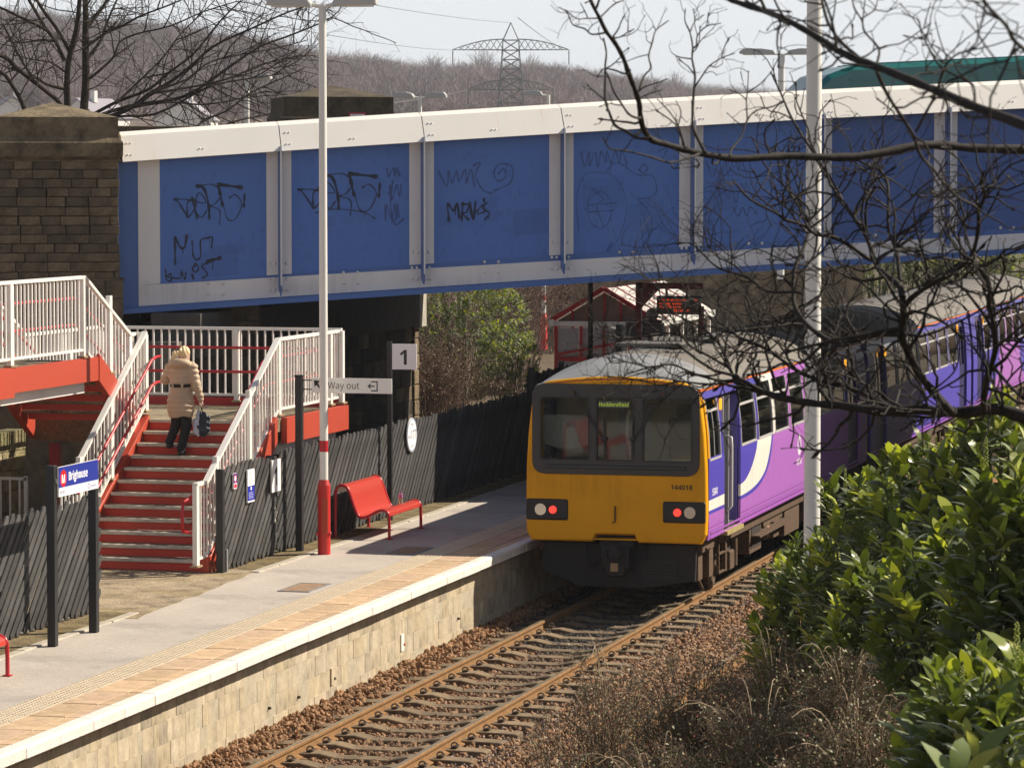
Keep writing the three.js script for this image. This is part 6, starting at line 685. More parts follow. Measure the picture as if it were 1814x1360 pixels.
const BACK_LIMBS = [[0.0981,0.0484,-17.28,7.51,-22.03,-17.22,7.87,-21.95,-17.19,8.31,-21.87,-17.13,8.71,-21.79,-17.03,9.07,-21.73,-16.9,9.41,-21.66,-16.81,9.8,-21.6,-16.75,10.1,-21.52,-16.66,10.94,-21.47,-16.7,11.9,-21.41],[0.1242,0.0621,-17.27,7.53,-23.06,-17.28,7.83,-23.08,-17.25,8.44,-23.13,-17.26,8.96,-23.15,-17.27,9.37,-23.17,-17.27,9.78,-23.2,-17.29,10.31,-23.23,-17.22,11.31,-23.31,-17.33,12.3,-23.34],[0.0621,0.0377,-17.24,9.6,-23.2,-17.15,9.86,-23.5,-17.04,10.15,-23.8,-16.91,10.6,-24.12,-16.71,11.25,-24.47],[0.0552,0.0363,-17.24,9.06,-22.13,-17.43,9.54,-21.85,-17.59,9.87,-21.57,-17.65,10.1,-21.31,-17.85,10.57,-21.03],[0.0552,0.0368,-17.34,8.84,-22.09,-17.53,9.25,-22.07,-17.71,9.49,-22.03,-18.08,10.1,-21.98,-18.36,10.63,-21.93],[0.0426,0.0302,-17.51,9.45,-21.57,-17.71,9.59,-21.39,-18.11,9.8,-21.17,-18.36,9.94,-20.99,-18.66,10.03,-20.78],[0.0613,0.0597,-17.34,7.69,-22.02,-17.29,7.9,-21.7,-17.44,8.14,-21.33,-17.64,8.39,-20.95,-17.83,8.64,-20.57,-17.92,8.84,-20.22,-18.13,8.94,-19.82],[0.049,0.0266,-17.3,8.21,-22.06,-17.6,8.31,-21.73,-17.74,8.45,-21.45,-17.91,8.56,-21.15,-18.18,8.66,-20.83],[0.0665,0.0477,-17.75,7.67,-20.88,-17.74,7.91,-20.64,-17.83,8.24,-20.37,-17.9,8.47,-20.11,-18.07,8.63,-19.82],[0.0683,0.0191,-17.14,7.51,-23.1,-16.74,7.67,-23.44,-16.44,7.84,-23.76,-16.12,8.16,-24.09,-15.78,8.41,-24.43,-15.31,8.86,-24.8,-15.01,9.22,-25.13,-14.26,9.63,-25.58,-13.49,10.03,-26.04,-12.98,10.23,-26.41],[0.0559,0.0189,-17.2,7.61,-23.09,-17.03,7.75,-23.29,-16.68,7.97,-23.54,-16.04,8.26,-23.87,-15.67,8.63,-24.14,-15.22,9.03,-24.43,-14.66,9.81,-24.77,-14.3,10.24,-25.04],[0.0621,0.0155,-17.08,7.51,-23.11,-17.03,7.69,-23.53,-16.46,7.91,-24.07,-15.55,8.1,-24.71,-14.73,8.75,-25.35,-14.15,9.25,-25.92,-13.63,9.51,-26.46,-12.91,9.89,-27.06,-12.79,10.09,-27.49],[0.0435,0.0153,-16.9,7.49,-23.16,-16.72,7.64,-23.56,-16.02,7.7,-24.09,-15.3,8.14,-24.65,-14.95,8.37,-25.1,-14.45,8.5,-25.58,-13.7,8.64,-26.13],[0.0422,0.0174,-17.22,9.2,-23.18,-16.84,9.47,-23.29,-16.51,9.62,-23.39,-16.12,9.84,-23.5,-15.49,10.09,-23.68,-15.02,10.31,-23.82],[0.0397,0.0151,-17.2,8.45,-23.14,-16.94,8.72,-23.37,-16.76,8.97,-23.58,-16.69,9.29,-23.76,-16.41,9.47,-24.0,-15.74,9.65,-24.33,-15.06,9.98,-24.67,-14.38,10.22,-25.01],[0.0522,0.0252,-17.24,8.89,-23.15,-17.03,9.32,-23.49,-17.03,9.64,-23.77,-16.98,10.02,-24.07,-16.92,10.37,-24.36],[0.0327,0.0127,-15.19,7.45,-24.64,-15.12,7.58,-24.87,-14.69,7.8,-25.2,-14.25,8.2,-25.54,-13.68,8.51,-25.92,-13.21,8.77,-26.26],[0.0302,0.0129,-14.71,7.42,-24.76,-14.58,7.55,-25.32,-14.18,7.69,-25.95,-13.86,7.78,-26.55,-13.63,8.03,-27.15],[0.0373,0.0127,-16.19,7.86,-23.36,-15.82,8.22,-23.83,-15.34,8.47,-24.31,-14.97,8.86,-24.78,-14.35,9.06,-25.3,-13.73,9.2,-25.81,-13.16,9.4,-26.32],[0.0323,0.0127,-16.58,7.96,-23.27,-16.21,8.47,-23.81,-15.88,8.98,-24.34,-15.66,9.5,-24.84,-15.43,9.89,-25.34,-15.2,10.29,-25.84],[0.0373,0.0127,-15.89,8.14,-23.46,-15.24,8.28,-24.05,-14.53,8.48,-24.66,-13.94,8.8,-25.25,-13.33,9.01,-25.83,-12.97,9.05,-26.34],[0.0298,0.0126,-16.28,7.83,-23.34,-15.55,7.96,-23.8,-14.91,7.91,-24.22,-14.27,8.04,-24.65,-13.74,8.23,-25.06],[0.0363,0.0169,-17.59,8.4,-20.97,-17.83,8.76,-20.93,-18.07,9.24,-20.89,-18.25,9.6,-20.87],[0.0343,0.0147,-17.53,9.25,-22.07,-17.86,9.28,-21.98,-18.22,9.22,-21.89,-18.58,9.26,-21.8],[0.0319,0.0145,-17.27,8.55,-22.09,-17.49,8.78,-21.7,-17.72,8.83,-21.3,-18.06,8.94,-20.87]];
function limbFrom(a) { const n = (a.length - 2) / 3, p = []; for (let i = 0; i < n; i++) p.push(V(a[2 + i * 3], a[3 + i * 3], a[4 + i * 3])); const c = new THREE.CatmullRomCurve3(p, false, 'centripetal'), m = Math.max(4, (n - 1) * 3), q = []; for (let i = 0; i <= m; i++) q.push(c.getPoint(i / m)); return { pts: q, r0: a[0], r1: a[1] }; }
// crooked twigs that fork from a limb; step sizes are in metres
function sprout(out, L, r, o, level = 0) {
  const len = L.pts.reduce((s, p, i) => s + (i ? p.distanceTo(L.pts[i - 1]) : 0), 0), k = Math.max(level ? 1 : 2, Math.round(len * o.per[level] * rr(0.7, 1.2, r)));
  for (let i = 0; i < k; i++) { const f = o.from + (1 - o.from) * Math.pow((i + r()) / k, 0.8), j = Math.min(L.pts.length - 2, Math.floor(f * (L.pts.length - 1))), base = L.pts[j].clone().lerp(L.pts[j + 1], r()), t = L.pts[j + 1].clone().sub(L.pts[j]).normalize();
    const rad = Math.min(o.rad[level] * rr(0.75, 1.25, r), (L.r0 + (L.r1 - L.r0) * f) * 0.75), side = V(rr(-1, 1, r), rr(-1, 1, r), rr(-1, 1, r)).cross(t).normalize(); const d = t.clone().multiplyScalar(rr(0.15, 0.9, r)).add(side.multiplyScalar(rr(0.6, 1.1, r))).add(V(0, o.up, 0)).normalize();
    const n = o.seg[level], step = (o.len[level] * rr(0.5, 1.3, r)) / n, pts = [base], rads = [rad]; let p = base.clone(); for (let s = 0; s < n; s++) { d.add(V(rr(-1, 1, r), rr(-1, 1, r) + o.up * 0.6, rr(-1, 1, r)).multiplyScalar(o.crook)).normalize(); p = p.clone().addScaledVector(d, step); pts.push(p); rads.push(rad * (1 - (0.42 * (s + 1)) / n)); }
    if (o.bud) { rads[n] *= 1.1; pts.push(p.clone().addScaledVector(d, rad * 2.2)); rads.push(rads[n] * 1.75); pts.push(p.clone().addScaledVector(d, rad * 5)); rads.push(rads[n] * 0.3); }
    out.push(limb(pts, rads, level ? 4 : 5, false)); if (level + 1 < o.len.length) sprout(out, { pts, r0: rad, r1: rad * 0.5 }, r, o, level + 1); }
}
// ---- bare tree over the camera's right shoulder
{
  const t = thing('bare_tree', 'bare budding tree whose crooked dark branches reach across the train', 'tree', [0, 0, 0]);
  const bark = M([0.05, 0.04, 0.033], 0.85, { map: T.bark, bumpMap: T.stoneBump, bumpScale: 0.004 }), r = rng(61);
  const o = { per: [21, 16], from: 0.06, rad: [0.0066, 0.0046], len: [0.32, 0.11], seg: [5, 3], up: 0.14, crook: 0.5, bud: true };
  FORE_LIMBS.forEach((a, i) => { const L = limbFrom(a), n = L.pts.length, rads = L.pts.map((_, k) => 1.03 * (L.r0 + (L.r1 - L.r0) * (k / (n - 1))) * (1 + 0.09 * Math.sin(k * 2.3) + 0.07 * Math.sin(k * 5.1 + i))); const b = mesh('branch', limb(L.pts, rads, 8), bark, t); const tw = []; sprout(tw, L, r, i < 31 ? { ...o, per: [i ? 5 : 4.5, 7], len: [i ? 0.085 : 0.14, 0.05], rad: [0.0042, 0.003], from: 0.25 } : i < 47 ? { ...o, per: [9, 10], len: [0.17, 0.075], rad: [0.004, 0.0028] } : a[0] > 0.012 ? o : { ...o, per: [19, 16], len: [0.24, 0.1], from: 0.12 }); if (tw.length) mesh('twigs', tw, bark, b).userData.kind = 'stuff'; });
  // trunk beyond the frame that the boughs leave from
  mesh('trunk', limb([V(13.6, 2.2, 35.2), V(13.5, 4.2, 35.4), V(13.35, 5.4, 36.0), V(13.2, 7.0, 36.6), V(13.3, 8.6, 37.2)], [0.2, 0.16, 0.14, 0.11, 0.07], 12), bark, t);
  const join = (a, from) => { const e = V(a[2], a[3], a[4]), n = V(a[5], a[6], a[7]), d = e.clone().sub(n).normalize(); const c = new THREE.CatmullRomCurve3([e.clone().addScaledVector(d, -0.02), e.clone().addScaledVector(d, 0.4), from.clone().lerp(e, 0.3), from]); const pts = c.getPoints(12); mesh('bough', limb(pts, pts.map((_, i) => a[0] + (0.05 - a[0]) * (i / 12)), 8), bark, t); };
  join(FORE_LIMBS[0], V(13.3, 6.6, 36.5)); join(FORE_LIMBS.find((a) => a[0] > 0.0125 && a[3] > 6.3) ?? FORE_LIMBS[0], V(13.25, 7.6, 36.8)); join(FORE_LIMBS.filter((a) => a[0] > 0.02)[0], V(13.5, 4.4, 35.5));
}
// ---- the big leafless tree beyond the road
{
  const t = thing('bare_tree', 'large leafless tree spreading behind the stone pier', 'tree', [0, 0, 0]);
  const bark = M([0.085, 0.066, 0.052], 0.95, { map: T.bark }), r = rng(88), tw = [];
  BACK_LIMBS.forEach((a) => { const L = limbFrom(a), n = L.pts.length; mesh('limb', limb(L.pts, L.pts.map((_, k) => 0.82 * (L.r0 + (L.r1 - L.r0) * (k / (n - 1)))), 7), bark, t); sprout(tw, L, r, { per: [3.6, 3.3, 2.8], from: 0.12, rad: [0.014, 0.0085, 0.006], len: [1.3, 0.75, 0.45], seg: [6, 4, 3], up: 0.05, crook: 0.16 }); });
  mesh('twigs', tw, bark, t).userData.kind = 'stuff';
  mesh('trunk', limb([V(-21.4, 0.8, -24.2), V(-21.4, 5, -24.3), V(-21.5, 7.6, -24.4)], [0.5, 0.36, 0.24], 10), bark, t);
}
// ---- leaves
function leafGeo(L, W, droop, fold) { const P = [], n = 5, prof = [0.06, 0.62, 0.95, 1, 0.72, 0.02]; const at = (i, s) => { const f = i / n, w = prof[i] * W * 0.5; return [s * w, fold * w - droop * f * f * L + 0.05 * L * Math.sin(f * 3), f * L]; }; for (let i = 0; i < n; i++) for (const s of [-1, 1]) { const a = at(i, 0), b = at(i, s), c = at(i + 1, s), d = at(i + 1, 0); P.push(...(s > 0 ? [...a, ...d, ...c, ...a, ...c, ...b] : [...a, ...b, ...c, ...a, ...c, ...d])); } const g = new THREE.BufferGeometry(); g.setAttribute('position', new THREE.Float32BufferAttribute(P, 3)); g.computeVertexNormals(); const q = toCreasedNormals(g, 1.2); q.setAttribute('uv', new THREE.BufferAttribute(new Float32Array(q.attributes.position.count * 2), 2)); q.userData.metric = true; return q; }
const leafM = (c, rough = 0.9) => M(c, rough, { side: THREE.DoubleSide, transmission: 0.48, thickness: 0, clearcoat: 0.3, clearcoatRoughness: 0.22 });
const aim = (dir, roll) => { const m = new THREE.Matrix4().lookAt(dir, V(0, 0, 0), V(0, 1, 0)), q = new THREE.Quaternion().setFromRotationMatrix(m); return q.multiply(new THREE.Quaternion().setFromAxisAngle(V(0, 0, 1), roll)); };
function leafyBush(label, c, R, o) {
  const t = thing(o.name, label, o.category ?? 'bush', [c[0], o.ground, c[2]], 0, o.group), r = rng(o.seed), cy = c[1] - o.ground, items = [], stems = [], nz = fbm(5, o.seed + 3, 3);
  for (let i = 0; i < o.shoots; i++) { const az = r() * 6.283, el = Math.asin(clamp(rr(-0.45, 1, r), -1, 1)), bump = 0.72 + 0.55 * nz(az / 6.283, el / 3.2 + 0.5), dep = r() < 0.68 ? 1 : rr(0.45, 0.95, r), d = V(Math.cos(az) * Math.cos(el), Math.sin(el), Math.sin(az) * Math.cos(el));
    const lift = o.lift ?? 0.75, tip = V(d.x * R[0] * bump * dep, cy + d.y * R[1] * bump * dep, d.z * R[0] * bump * dep), dir = d.clone().multiplyScalar(0.55).add(V(0, lift, 0)).add(V(rr(-0.3, 0.3, r), rr(-0.1, 0.3, r), rr(-0.3, 0.3, r))).normalize(), SL = o.leaf * rr(1.6, 2.6, r);
    const root = tip.clone().addScaledVector(dir, -SL); if (!o.sparse || i % o.sparse === 0) stems.push(limb([V(tip.x * 0.3, Math.max(0, cy * 0.25), tip.z * 0.3), root.clone().lerp(V(tip.x * 0.4, cy * 0.4, tip.z * 0.4), 0.35), root, tip], [0.011, 0.008, 0.005, 0.0025].map((q) => q * o.leaf * 9), 4, false));
    const n = Math.round(rr(8, 14, r)), young = dep > 0.98 && r() < o.young; for (let k = 0; k < n; k++) { const f = k / n, p = root.clone().lerp(tip, 0.1 + 0.9 * f), a = k * 2.4 + r(), open = 1.25 - 0.85 * f; const s1 = V(Math.cos(a), 0, Math.sin(a)), ld = dir.clone().multiplyScalar(Math.cos(open)).addScaledVector(s1, Math.sin(open)).add(V(0, -0.15 * (1 - f), 0)).normalize(), s = rr(0.55, 1.25, r) * (0.75 + 0.35 * Math.sin(f * 2.6)); const v = rr(0.45, 1.3, r); const y = young && f > 0.45; items.push([p, ld, rr(-0.5, 0.5, r), s, (y ? [0.5 * v, 0.55 * v, 0.03 * v] : [0.165 * v, 0.22 * v, 0.012 * v]).map((q) => q * (o.tone ?? 1))]); } }
  mesh('stems', stems, M([0.1, 0.11, 0.05], 0.8), t).userData.kind = 'stuff';
  const gs = [leafGeo(o.leaf, o.leaf * 0.36, 0.22, 0.35), leafGeo(o.leaf, o.leaf * 0.4, 0.05, 0.22)];
  gs.forEach((g, gi) => { const mine = items.filter((_, i) => i % 2 === gi); if (o.single) { mine.forEach(([p, ld, roll, s, col]) => { const q = Math.floor(r() * 4); const m = mesh('leaf', g, o.mats[q], t); m.position.copy(p); m.quaternion.copy(aim(ld, roll)); m.scale.setScalar(s); }); return; }
    const im = new THREE.InstancedMesh(g, leafM([1, 1, 1]), mine.length); mine.forEach(([p, ld, roll, s, col], k) => { im.setMatrixAt(k, new THREE.Matrix4().compose(p, aim(ld, roll), V(s, s, s))); im.setColorAt(k, new THREE.Color().setRGB(...col)); }); im.name = 'foliage'; im.userData.kind = 'stuff'; im.castShadow = im.receiveShadow = true; t.add(im); });
  for (let i = 0; i < (o.spikes ?? 0); i++) { const az = r() * 6.283, e = rr(0.4, 1.2, r), b = V(Math.cos(az) * Math.cos(e) * R[0], cy + Math.sin(e) * R[1], Math.sin(az) * Math.cos(e) * R[0]), fl = []; for (let k = 0; k < 46; k++) { const f = k / 46, a = k * 2.4, rd = o.leaf * (0.09 - 0.05 * f); fl.push(new THREE.OctahedronGeometry(o.leaf * 0.035, 0).translate(b.x + Math.cos(a) * rd, b.y + f * o.leaf * 1.1, b.z + Math.sin(a) * rd)); } mesh('flower_spike', fl, M([0.3, 0.34, 0.06], 0.8), t); }
  return t;
}
const groundAt = (x, z) => { const near = clamp((z - 2) / 26); return -0.28 + Math.pow(clamp((x - 4.9) / 5.5), 0.55) * (0.9 + 2.9 * near); };
{
  const L = [[6.25, 2.32, 19.78, 0.44, 0.82], [7.02, 2.9, 21.62, 0.5, 0.9], [7.91, 3.56, 24.44, 0.48, 0.78], [8.69, 4.06, 27.31, 0.43, 0.68], [7.45, 2.42, 23.6, 0.55, 0.71], [8.73, 3.63, 29.41, 0.42, 0.65], [9.37, 4.16, 32.31, 0.33, 0.71], [7.7, 3.07, 25.57, 0.31, 0.5]];
  const names = ['laurel bush hiding the foot of the white post', 'laurel bush whose tips stand against the dark shaded train', 'tall laurel bush under the lowest bare branches', 'laurel bush with flower spikes at the edge beneath the thick branch', 'laurel bush rising behind the brown wiry shrubs', 'broad laurel bush in the middle of the bank', 'laurel bush filling the picture edge half way up', 'small bright laurel bush in front of its neighbours'];
  L.forEach((b, i) => leafyBush(names[i], b, [b[3] * 1.12, b[4] * 1.08], { name: 'laurel_bush', ground: groundAt(b[0], b[2]), seed: 500 + i * 13, shoots: [170, 200, 190, 150, 190, 150, 130, 90][i], leaf: 0.15, young: 0.4, spikes: [0, 1, 2, 4, 0, 2, 3, 0][i], group: 'laurel bushes on the bank' }));
  [[9.25, 3.45, 33.4, 0.34, 0.62, 130], [9.5, 3.8, 35.0, 0.26, 0.5, 80]].forEach((b, i) => leafyBush(['dense laurel bush low on the bank behind the close up leaves', 'laurel bush between the close up leaves and the flower spikes'][i], b, [b[3], b[4]], { name: 'laurel_bush', ground: groundAt(b[0], b[2]), seed: 610 + i * 13, shoots: b[5], leaf: 0.14, young: 0.35, spikes: 1, group: 'laurel bushes on the bank' }));
  const mats = [[0.18, 0.24, 0.018], [0.25, 0.31, 0.02], [0.45, 0.47, 0.08], [0.14, 0.2, 0.018]].map((c) => leafM(c));
  leafyBush('close up laurel shoots with big glossy leaves at the lower picture corner', [9.93, 4.2, 36.84], [0.24, 0.36], { name: 'laurel_bush', ground: groundAt(9.86, 36.84), seed: 71, shoots: 30, leaf: 0.15, young: 0.3, single: true, mats, spikes: 3, group: 'laurel bushes on the bank' });
  leafyBush('low laurel sprig with one pale upright leaf nearest the camera', [9.95, 4.38, 38.87], [0.13, 0.17], { name: 'laurel_bush', ground: groundAt(9.95, 38.87), seed: 90, shoots: 5, leaf: 0.16, young: 0.3, single: true, mats, group: 'laurel bushes on the bank' });
}
// ---- wiry brown shrubs (fine arching stems, tiny leaves, a few red berries)
function wiryShrub(label, c, R, o) {
  const t = thing(o.name, label, 'shrub', [c[0], o.ground, c[2]], 0, o.group), r = rng(o.seed), st = [], lf = [], be = [], H = c[1] + R[1] - o.ground;
  for (let i = 0; i < o.stems; i++) { const az = r() * 6.283, out = R[0] * Math.sqrt(r()) * 1.15, b = V(rr(-0.4, 0.4, r) * R[0], 0, rr(-0.4, 0.4, r) * R[0]), h = H * rr(0.55, 1.08, r) * (1 - 0.35 * (out / R[0] / 1.15) ** 2), n = 9, pts = []; for (let k = 0; k <= n; k++) { const f = k / n; pts.push(V(b.x + Math.cos(az) * out * f ** 1.4 + rr(-0.02, 0.02, r), h * Math.sin(f * o.arch) / Math.sin(o.arch) + rr(-0.01, 0.01, r), b.z + Math.sin(az) * out * f ** 1.4 + rr(-0.02, 0.02, r))); }
    const L = { pts, r0: o.r, r1: o.r * 0.5 }; st.push(limb(pts, pts.map((_, k) => o.r * (1 - 0.6 * (k / n))), 4, false)); const sub = []; sprout(st, L, r, { per: [o.per], from: 0.35, rad: [o.r * 0.55], len: [o.twig], seg: [4], up: 0.12, crook: 0.22 });
    for (let k = 0; k < o.leaves; k++) { const f = rr(0.35, 1, r), j = Math.min(n - 1, Math.floor(f * n)), p = pts[j].clone().lerp(pts[j + 1], r()).add(V(rr(-1, 1, r), rr(-0.6, 1, r), rr(-1, 1, r)).multiplyScalar(o.twig * 0.6)); lf.push([p, V(rr(-1, 1, r), rr(-0.2, 1, r), rr(-1, 1, r)).normalize(), r()]); if (r() < o.berries) be.push(new THREE.OctahedronGeometry(0.006, 0).translate(p.x, p.y, p.z)); } }
  if (o.whips) { const wh = []; for (let i = 0; i < o.whips; i++) { const az = r() * 6.283, out = R[0] * rr(0.3, 1.3, r), h = H * rr(0.85, 1.22, r), pts = []; for (let k = 0; k <= 10; k++) { const f = k / 10; pts.push(V(rr(-0.3, 0.3, r) * 0.02 + Math.cos(az) * out * f ** 1.6, h * Math.sin(f * 1.85) / Math.sin(1.57), Math.sin(az) * out * f ** 1.6)); } wh.push(limb(pts, pts.map((_, k) => 0.0042 * (1 - 0.06 * k)), 4, false)); } mesh('whips', wh, M([0.5, 0.37, 0.24], 0.8), t).userData.kind = 'stuff'; }
  mesh('stems', st, M(o.bark, 0.9), t).userData.kind = 'stuff'; const g = leafGeo(o.leaf, o.leaf * 0.6, 0.1, 0.2), im = new THREE.InstancedMesh(g, M([1, 1, 1], 0.6, { side: THREE.DoubleSide }), lf.length);
  lf.forEach(([p, d, q], k) => { const s = 0.6 + 0.8 * q; im.setMatrixAt(k, new THREE.Matrix4().compose(p, aim(d, q * 6), V(s, s, s))); const v = 0.6 + 0.9 * ((q * 7) % 1), cc = o.cols[Math.floor(q * o.cols.length)]; im.setColorAt(k, new THREE.Color().setRGB(cc[0] * v, cc[1] * v, cc[2] * v)); }); im.name = 'foliage'; im.userData.kind = 'stuff'; im.castShadow = im.receiveShadow = true; t.add(im);
  if (be.length) mesh('berries', be, M([0.5, 0.02, 0.02], 0.4), t).userData.kind = 'stuff'; return t;
}
// unseen evergreens added beyond the picture edge to keep the low sky off the tracks
for (let i = 0; i < 9; i++) leafyBush(`unseen evergreen added beyond the picture edge to block low sky, ${ordinal(i + 1)} one from the camera`, [10.2 + 1.3 * (i % 2), 2.9, 2 - i * 6.2], [3.0, 2.6], { name: 'added_evergreen', category: 'tree', ground: 0.2, seed: 900 + i, shoots: 420, leaf: 0.42, young: 0.1, tone: 0.6, lift: 0.3, sparse: 12, group: 'unseen evergreens added to block low sky' });
{
  const S = [[5.0, 1.45, 23.6, 0.45, 0.45], [5.52, 1.9, 24.2, 0.55, 0.62], [6.27, 2.14, 24.95, 0.55, 0.68], [7.03, 2.3, 25.77, 0.5, 0.68], [7.72, 2.5, 27.14, 0.4, 0.62], [6.45, 1.95, 26.99, 0.6, 0.48], [7.65, 2.69, 29.74, 0.58, 0.48], [8.49, 3.02, 31.58, 0.44, 0.44]];
  const names = ['sparse wiry brown shrub nearest the rails', 'wiry brown shrub beside the sparse one near the rails', 'wiry brown shrub in the middle of the shrub row', 'wiry brown shrub in front of the laurel bushes', 'wiry shrub with tall whippy stems against the laurel', 'low wiry shrub along the bottom edge below the rails', 'wiry shrub at the bottom edge below the laurel', 'wiry shrub tucked behind the close up laurel leaves'];
  S.forEach((b, i) => wiryShrub(names[i], b, [b[3], b[4]], { name: 'wiry_shrub', ground: groundAt(b[0], b[2]) - 0.02, seed: 640 + i * 7, stems: [90, 150, 170, 160, 140, 170, 170, 140][i], r: 0.0048, arch: 2.0, per: 9, twig: 0.1, whips: 18, leaves: 34, leaf: 0.0165, bark: [0.17, 0.115, 0.07], cols: [[0.1, 0.095, 0.03], [0.13, 0.09, 0.04], [0.085, 0.11, 0.03], [0.3, 0.26, 0.15]], berries: 0.012, group: 'wiry brown shrubs on the bank' }));
  // thickets beyond the bridge
  const br = { bark: [0.17, 0.11, 0.085], cols: [[0.16, 0.09, 0.05], [0.2, 0.11, 0.06], [0.12, 0.09, 0.04]], berries: 0, group: 'thicket beyond the bridge' };
  wiryShrub('russet twiggy shrub above the long fence beside the abutment', [-8.5, 1.99, -20.9], [1.25, 1.0], { name: 'twiggy_shrub', ground: 0.88, seed: 801, stems: 170, r: 0.008, arch: 1.9, per: 5, twig: 0.22, leaves: 30, leaf: 0.035, ...br });
  wiryShrub('bare brown thicket under the bridge beside the lit abutment edge', [-11.0, 3.2, -29.7], [1.6, 1.6], { name: 'twiggy_shrub', ground: 0.88, seed: 802, stems: 130, r: 0.012, arch: 1.6, per: 4, twig: 0.35, leaves: 10, leaf: 0.04, ...br });
  wiryShrub('bare brown thicket between the evergreen and the far lamp post', [-11.0, 3.3, -35.8], [1.7, 1.6], { name: 'twiggy_shrub', ground: 0.88, seed: 803, stems: 150, r: 0.011, arch: 1.8, per: 4.5, twig: 0.35, leaves: 14, leaf: 0.04, ...br });
  wiryShrub('bare brown thicket directly behind the far red and white lamp post', [-15.2, 3.0, -56], [2.0, 1.9], { name: 'twiggy_shrub', ground: 0.88, seed: 804, stems: 130, r: 0.011, arch: 1.8, per: 4.5, twig: 0.4, leaves: 12, leaf: 0.04, ...br });
  const ev = { name: 'evergreen_shrub', category: 'shrub', leaf: 0.1, young: 0.55, tone: 0.85, lift: 0.25, sparse: 6, group: 'evergreens beyond the bridge' };
  leafyBush('glossy yellow green evergreen shrub seen under the bridge', [-9.1, 3.0, -24.9], [1.35, 1.35], { ...ev, ground: 0.88, seed: 811, shoots: 620 });
  leafyBush('smaller dark evergreen shrub leaning on the fence end post', [-7.7, 2.2, -23.2], [0.75, 1.0], { ...ev, ground: 0.88, seed: 812, shoots: 260, young: 0.3 });
  for (let i = 0; i < 6; i++) leafyBush(['sunlit hedge bush just past the white post under the bridge', 'second hedge bush beyond the middle railcar roof', 'hedge bush behind the slim white lamp columns', 'hedge bush above the second railcar vent', 'hedge bush near the far end of the train roof', 'last hedge bush before the reddish bank'][i], [-11.3 + i * 1.5, 2.6 + 0.12 * (i % 2), -79.4 - i * 0.5], [1.05, 1.5], { ...ev, ground: 0.7, seed: 830 + i, shoots: 260, leaf: 0.17, young: 0.75, group: 'hedge bushes beyond the train' });
}
